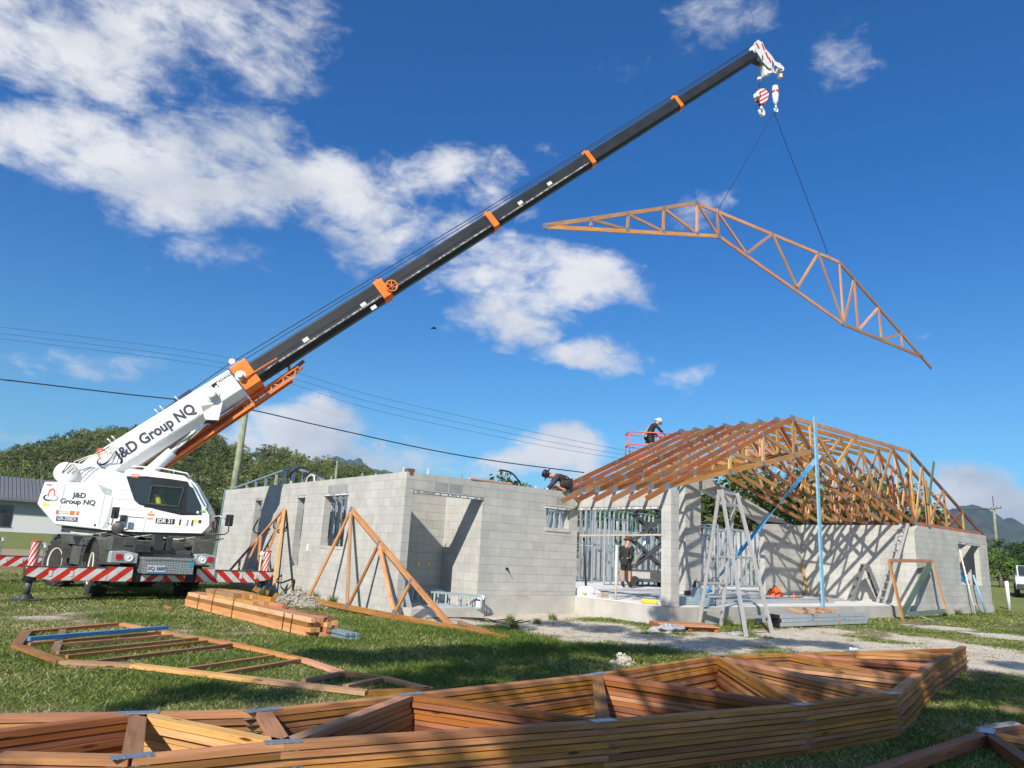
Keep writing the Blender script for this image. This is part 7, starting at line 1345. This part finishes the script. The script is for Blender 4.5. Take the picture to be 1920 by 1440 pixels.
def cat_curve(pts,n=8):
    P=[V(p) for p in pts]; out=[]
    for i in range(len(P)-1):
        a=P[max(i-1,0)];b_=P[i];c=P[i+1];d=P[min(i+2,len(P)-1)]
        for k in range(n): t_=k/n; out.append(.5*((2*b_)+(c-a)*t_+(2*a-5*b_+4*c-d)*t_*t_+(3*b_-a-3*c+d)*t_**3))
    return out+[P[-1]]
cp=cat_curve(D['cable']); b=MB(); b.tube(cp,[.028+.0007*max(0,(p-V((CX,CY,1))).length-38) for p in cp],6); one('power_cable',b,'wire','thick black power cable sagging from the left edge behind the crane to the house roof','cable',tuple(cp[0]),True)
for i,tl in enumerate(D['tl']): b=MB(); b.tube(cat_curve(tl),.034,5); one('power_line',b,'wire',['highest of the three thin distant power lines','middle of the three thin distant power lines','lowest of the three thin distant power lines'][i],'power line',tuple(tl[0]))
b=MB(); b.tube([V(Q1)+V((0,0,-.3)),V(Q1)+V((-22,10,-2.6)),V(Q1)+V((-45,22,-3.2))],.04,5); one('power_line',b,'wire','thin power line running left from the right hand pole across the mountain','power line',tuple(Q1))
# bird
bc=V(D['bird']); t=thing('bird',tuple(bc),'small dark soaring bird in the blue sky left of centre','bird')
nodes=[(bc-R_*.28,.02),(bc-R_*.1,.055),(bc+R_*.12,.05),(bc+R_*.26+V((0,0,.0)),.025)]
skin('body',nodes,[(0,1),(1,2),(2,3)],'bird',t,1,1,tuple(bc))
for s_ in (-1,1): 
    b=MB(); w0=bc+R_*.06; w1=w0+F_*(.35*s_)+V((0,0,.10)); w2=w0+F_*(.75*s_)-R_*.18+V((0,0,.04))
    b.prism([w0-R_*.10,w0+R_*.10,w1+R_*.08,w2,w1-R_*.12],V((0,0,.015))); b.build('wing',M['bird'],t)
# right hand paddock: post, rail fence, parked ute
px,py,pz=D['pipe']; b=MB(); b.tube([(px,py,-.25),(px-.02,py,.93)],.07,14); one('white_pipe',b,'pvc','short white plastic pipe post standing in the grass right of the block house','post',(px,py,-.25),True)
t=thing('rail_fence',(90,6,1.2),'grey timber rail fence in the paddock at the far right','fence')
def AZ(az,d,z): return V((CX+math.sin(rad(az))*d,CY+math.cos(rad(az))*d,z))
zf_=[gz(*AZ(73.3+.5*k,70,0)[:2]) for k in range(5)]
for k in range(5): p=AZ(73.3+.55*k,70,zf_[k]); b=MB(); b.bar(p-V((0,0,.2)),p+V((0,0,1.35)),.14,.14,(1,0,0)); b.build('post',M['greypine'],t)
for h_ in (.5,.9,1.25): b=MB(); b.bar(AZ(73.3,70,zf_[0]+h_),AZ(75.5,70,zf_[4]+h_),.12,.05,(1,0,0)); b.build('rail',M['greypine'],t)
cv=thing('parked_car',(39.3,-.58,gz(37.6,-.2)),'white utility car parked nose out at the right edge of the photo','car')
cb0=V((39.3,-.58,gz(37.6,-.2))); cf=V((-.62,-.62,0)).normalized(); cf=V((-.93,-.30,0)).normalized(); cs=V((-cf.y,cf.x,0))
def KK(f,s_,z): return cb0+cf*f+cs*s_+V((0,0,z))
def kprism(poly,w0,w1,name,mat,par=cv,bev=.05): b=MB(); b.prism([KK(f,w0,z) for f,z in poly],cs*(w1-w0)); return b.build(name,M[mat],par,bevel=bev)
kprism([(2.2,.45),(2.25,.85),(2.05,1.05),(1.1,1.15),(-2.4,1.1),(-2.5,.45),(-1.9,.40),(1.9,.40)],-.9,.9,'body','white')
kprism([(1.15,1.12),(.45,1.68),(-1.2,1.70),(-1.5,1.12)],-.78,.78,'cabin','white'); kprism([(1.20,1.16),(.55,1.64),(.60,1.66),(1.28,1.15)],-.70,.70,'windscreen','winglass',bev=0)
kprism([(2.22,.42),(2.34,.45),(2.34,.70),(2.22,.72)],-.86,.86,'bumper','charcoal',bev=.03); kprism([(2.255,.74),(2.285,.74),(2.285,.90),(2.24,.90)],-.45,.45,'grille','black',bev=0)
for s_ in (-.72,.72): b=MB(); b.lathe(KK(2.2,s_,.86),[(.13,0),(.12,.05),(0,.07)],cf,14); b.build('headlight',M['lampglass'],cv)
for f in (1.4,-1.5):
    for s_ in (-.95,.73): b=MB(); b.lathe(KK(f,s_,.37),[(.2,0),(.37,.02),(.37,.2),(.2,.22)],cs,22); w=b.build('wheel',M['rubber'],cv); b=MB(); b.lathe(KK(f,s_-.005,.37),[(.0,.0),(.2,0.01),(.2,.2),(0,.22)],cs,18); b.build('rim',M['galv'],w)
for s_ in (-.98,.90): b=MB(); b.box((0,0,0),(.08,.12,.16)); b.xf(Matrix.Translation(KK(1.0,s_,1.15))); b.build('mirror',M['black'],cv)
# weeds
def weed(x,y,h_,n,seed,label):
    rs=np.random.RandomState(seed); vs=[]
    for k in range(n):
        a=rs.uniform(0,6.28); l=h_*rs.uniform(.4,1); r0=rs.uniform(0,.09); bx_,by_=x+math.cos(a)*r0,y+math.sin(a)*r0; w=rs.uniform(.006,.014); ln=l*rs.uniform(.3,.9); c,s_=math.cos(a),math.sin(a)
        m1=(bx_+c*ln*.4,by_+s_*ln*.4,gz(x,y)+l*.75); e=(bx_+c*ln,by_+s_*ln,gz(x,y)+l*rs.uniform(.6,1.05)); vs+=[(bx_-s_*w,by_+c*w,gz(x,y)-.01),(bx_+s_*w,by_-c*w,gz(x,y)-.01),m1,(m1[0]-s_*w,m1[1]+c*w,m1[2]),m1,e]
    vv=np.array(vs); me=numpy_mesh('weed',vv-np.array([x,y,gz(x,y)]),np.arange(len(vv)).reshape(-1,3),M['grassblade'],np.repeat(rs.rand(len(vv)//3)*.6,3)); o=bpy.data.objects.new('weed',me); o.location=(x,y,gz(x,y)); COL.objects.link(o); tag(o,label,'weed')
for i,(x,y,h_,lab) in enumerate([(-.35,4.6,.42,'tall grass tuft against the side wall left of the rubble heap'),(-.15,3.9,.32,'bright grass tuft at the wall foot above the rubble heap'),(-.1,2.9,.3,'grass tuft at the wall foot by the leaning truss rafter'),(-2.4,3.2,.42,'tall seedy grass under the crane tool box'),(-3.1,3.4,.38,'grass tuft under the left front tyre of the crane'),(-1.5,3.9,.40,'tall grass right of the crane bumper'),(3.35,-1.35,.2,'small green weed on the bare sand before the front wall'),(1.9,-1.6,.22,'weed on the sand near the leaning truss foot'),(2.4,-1.9,.15,'tiny weed on the sand'),(6.9,-3.6,.3,'green weed at the slab foot under the tall stepladder'),(8.0,-3.5,.28,'weed at the slab foot right of the tall stepladder'),(9.4,-3.55,.2,'weed at the slab foot behind the silver beams'),(br['rock'][0]+.22,br['rock'][1]-.05,.16,'tuft growing over the pale clod'),(20.5,-3.55,.3,'lush grass tuft at the base of the right block wall'),(19.2,-3.6,.26,'grass tuft beside the green bottom rail'),(22.3,-3.6,.24,'grass tuft under the right hand window'),(1.2,-2.6,.2,'low weed between the sand and the leaning truss')]): weed(x,y,h_,160,i,lab)
b=MB()
for k in range(4): b.tube(cat_curve([(.4+.3*k,-.6,-.44),(.9+.2*k,-1.0-.1*k,-.40),(1.6,-1.2-.2*k,-.45),(2.3+.1*k,-1.0-.15*k,-.44)]),.012,5)
one('black_hose',b,'conduit','loose loops of thin black hose on the sand before the alcove','hose',(1.2,-1,-.45),True)
for o in list(bpy.data.objects):
    if '_base' in o: del o['_base']
print('objects',len(bpy.data.objects))
# ---------------- air ----------------
hz_=MB(); hz_.box((-5200,-1500,-14),(5600,5600,330)); m=bpy.data.materials.new('haze'); m.use_nodes=True; nt=m.node_tree; nt.nodes.clear(); o_=nt.nodes.new('ShaderNodeOutputMaterial'); pv=nt.nodes.new('ShaderNodeVolumePrincipled'); pv.inputs['Color'].default_value=(.55,.72,1,1); pv.inputs['Density'].default_value=.00013; pv.inputs['Anisotropy'].default_value=.2; nt.links.new(pv.outputs[0],o_.inputs['Volume'])
h=hz_.build('haze',m); 
if '_base' in h: del h['_base']
tag(h,'thin blue haze lying over the far hills','haze',kind='stuff')
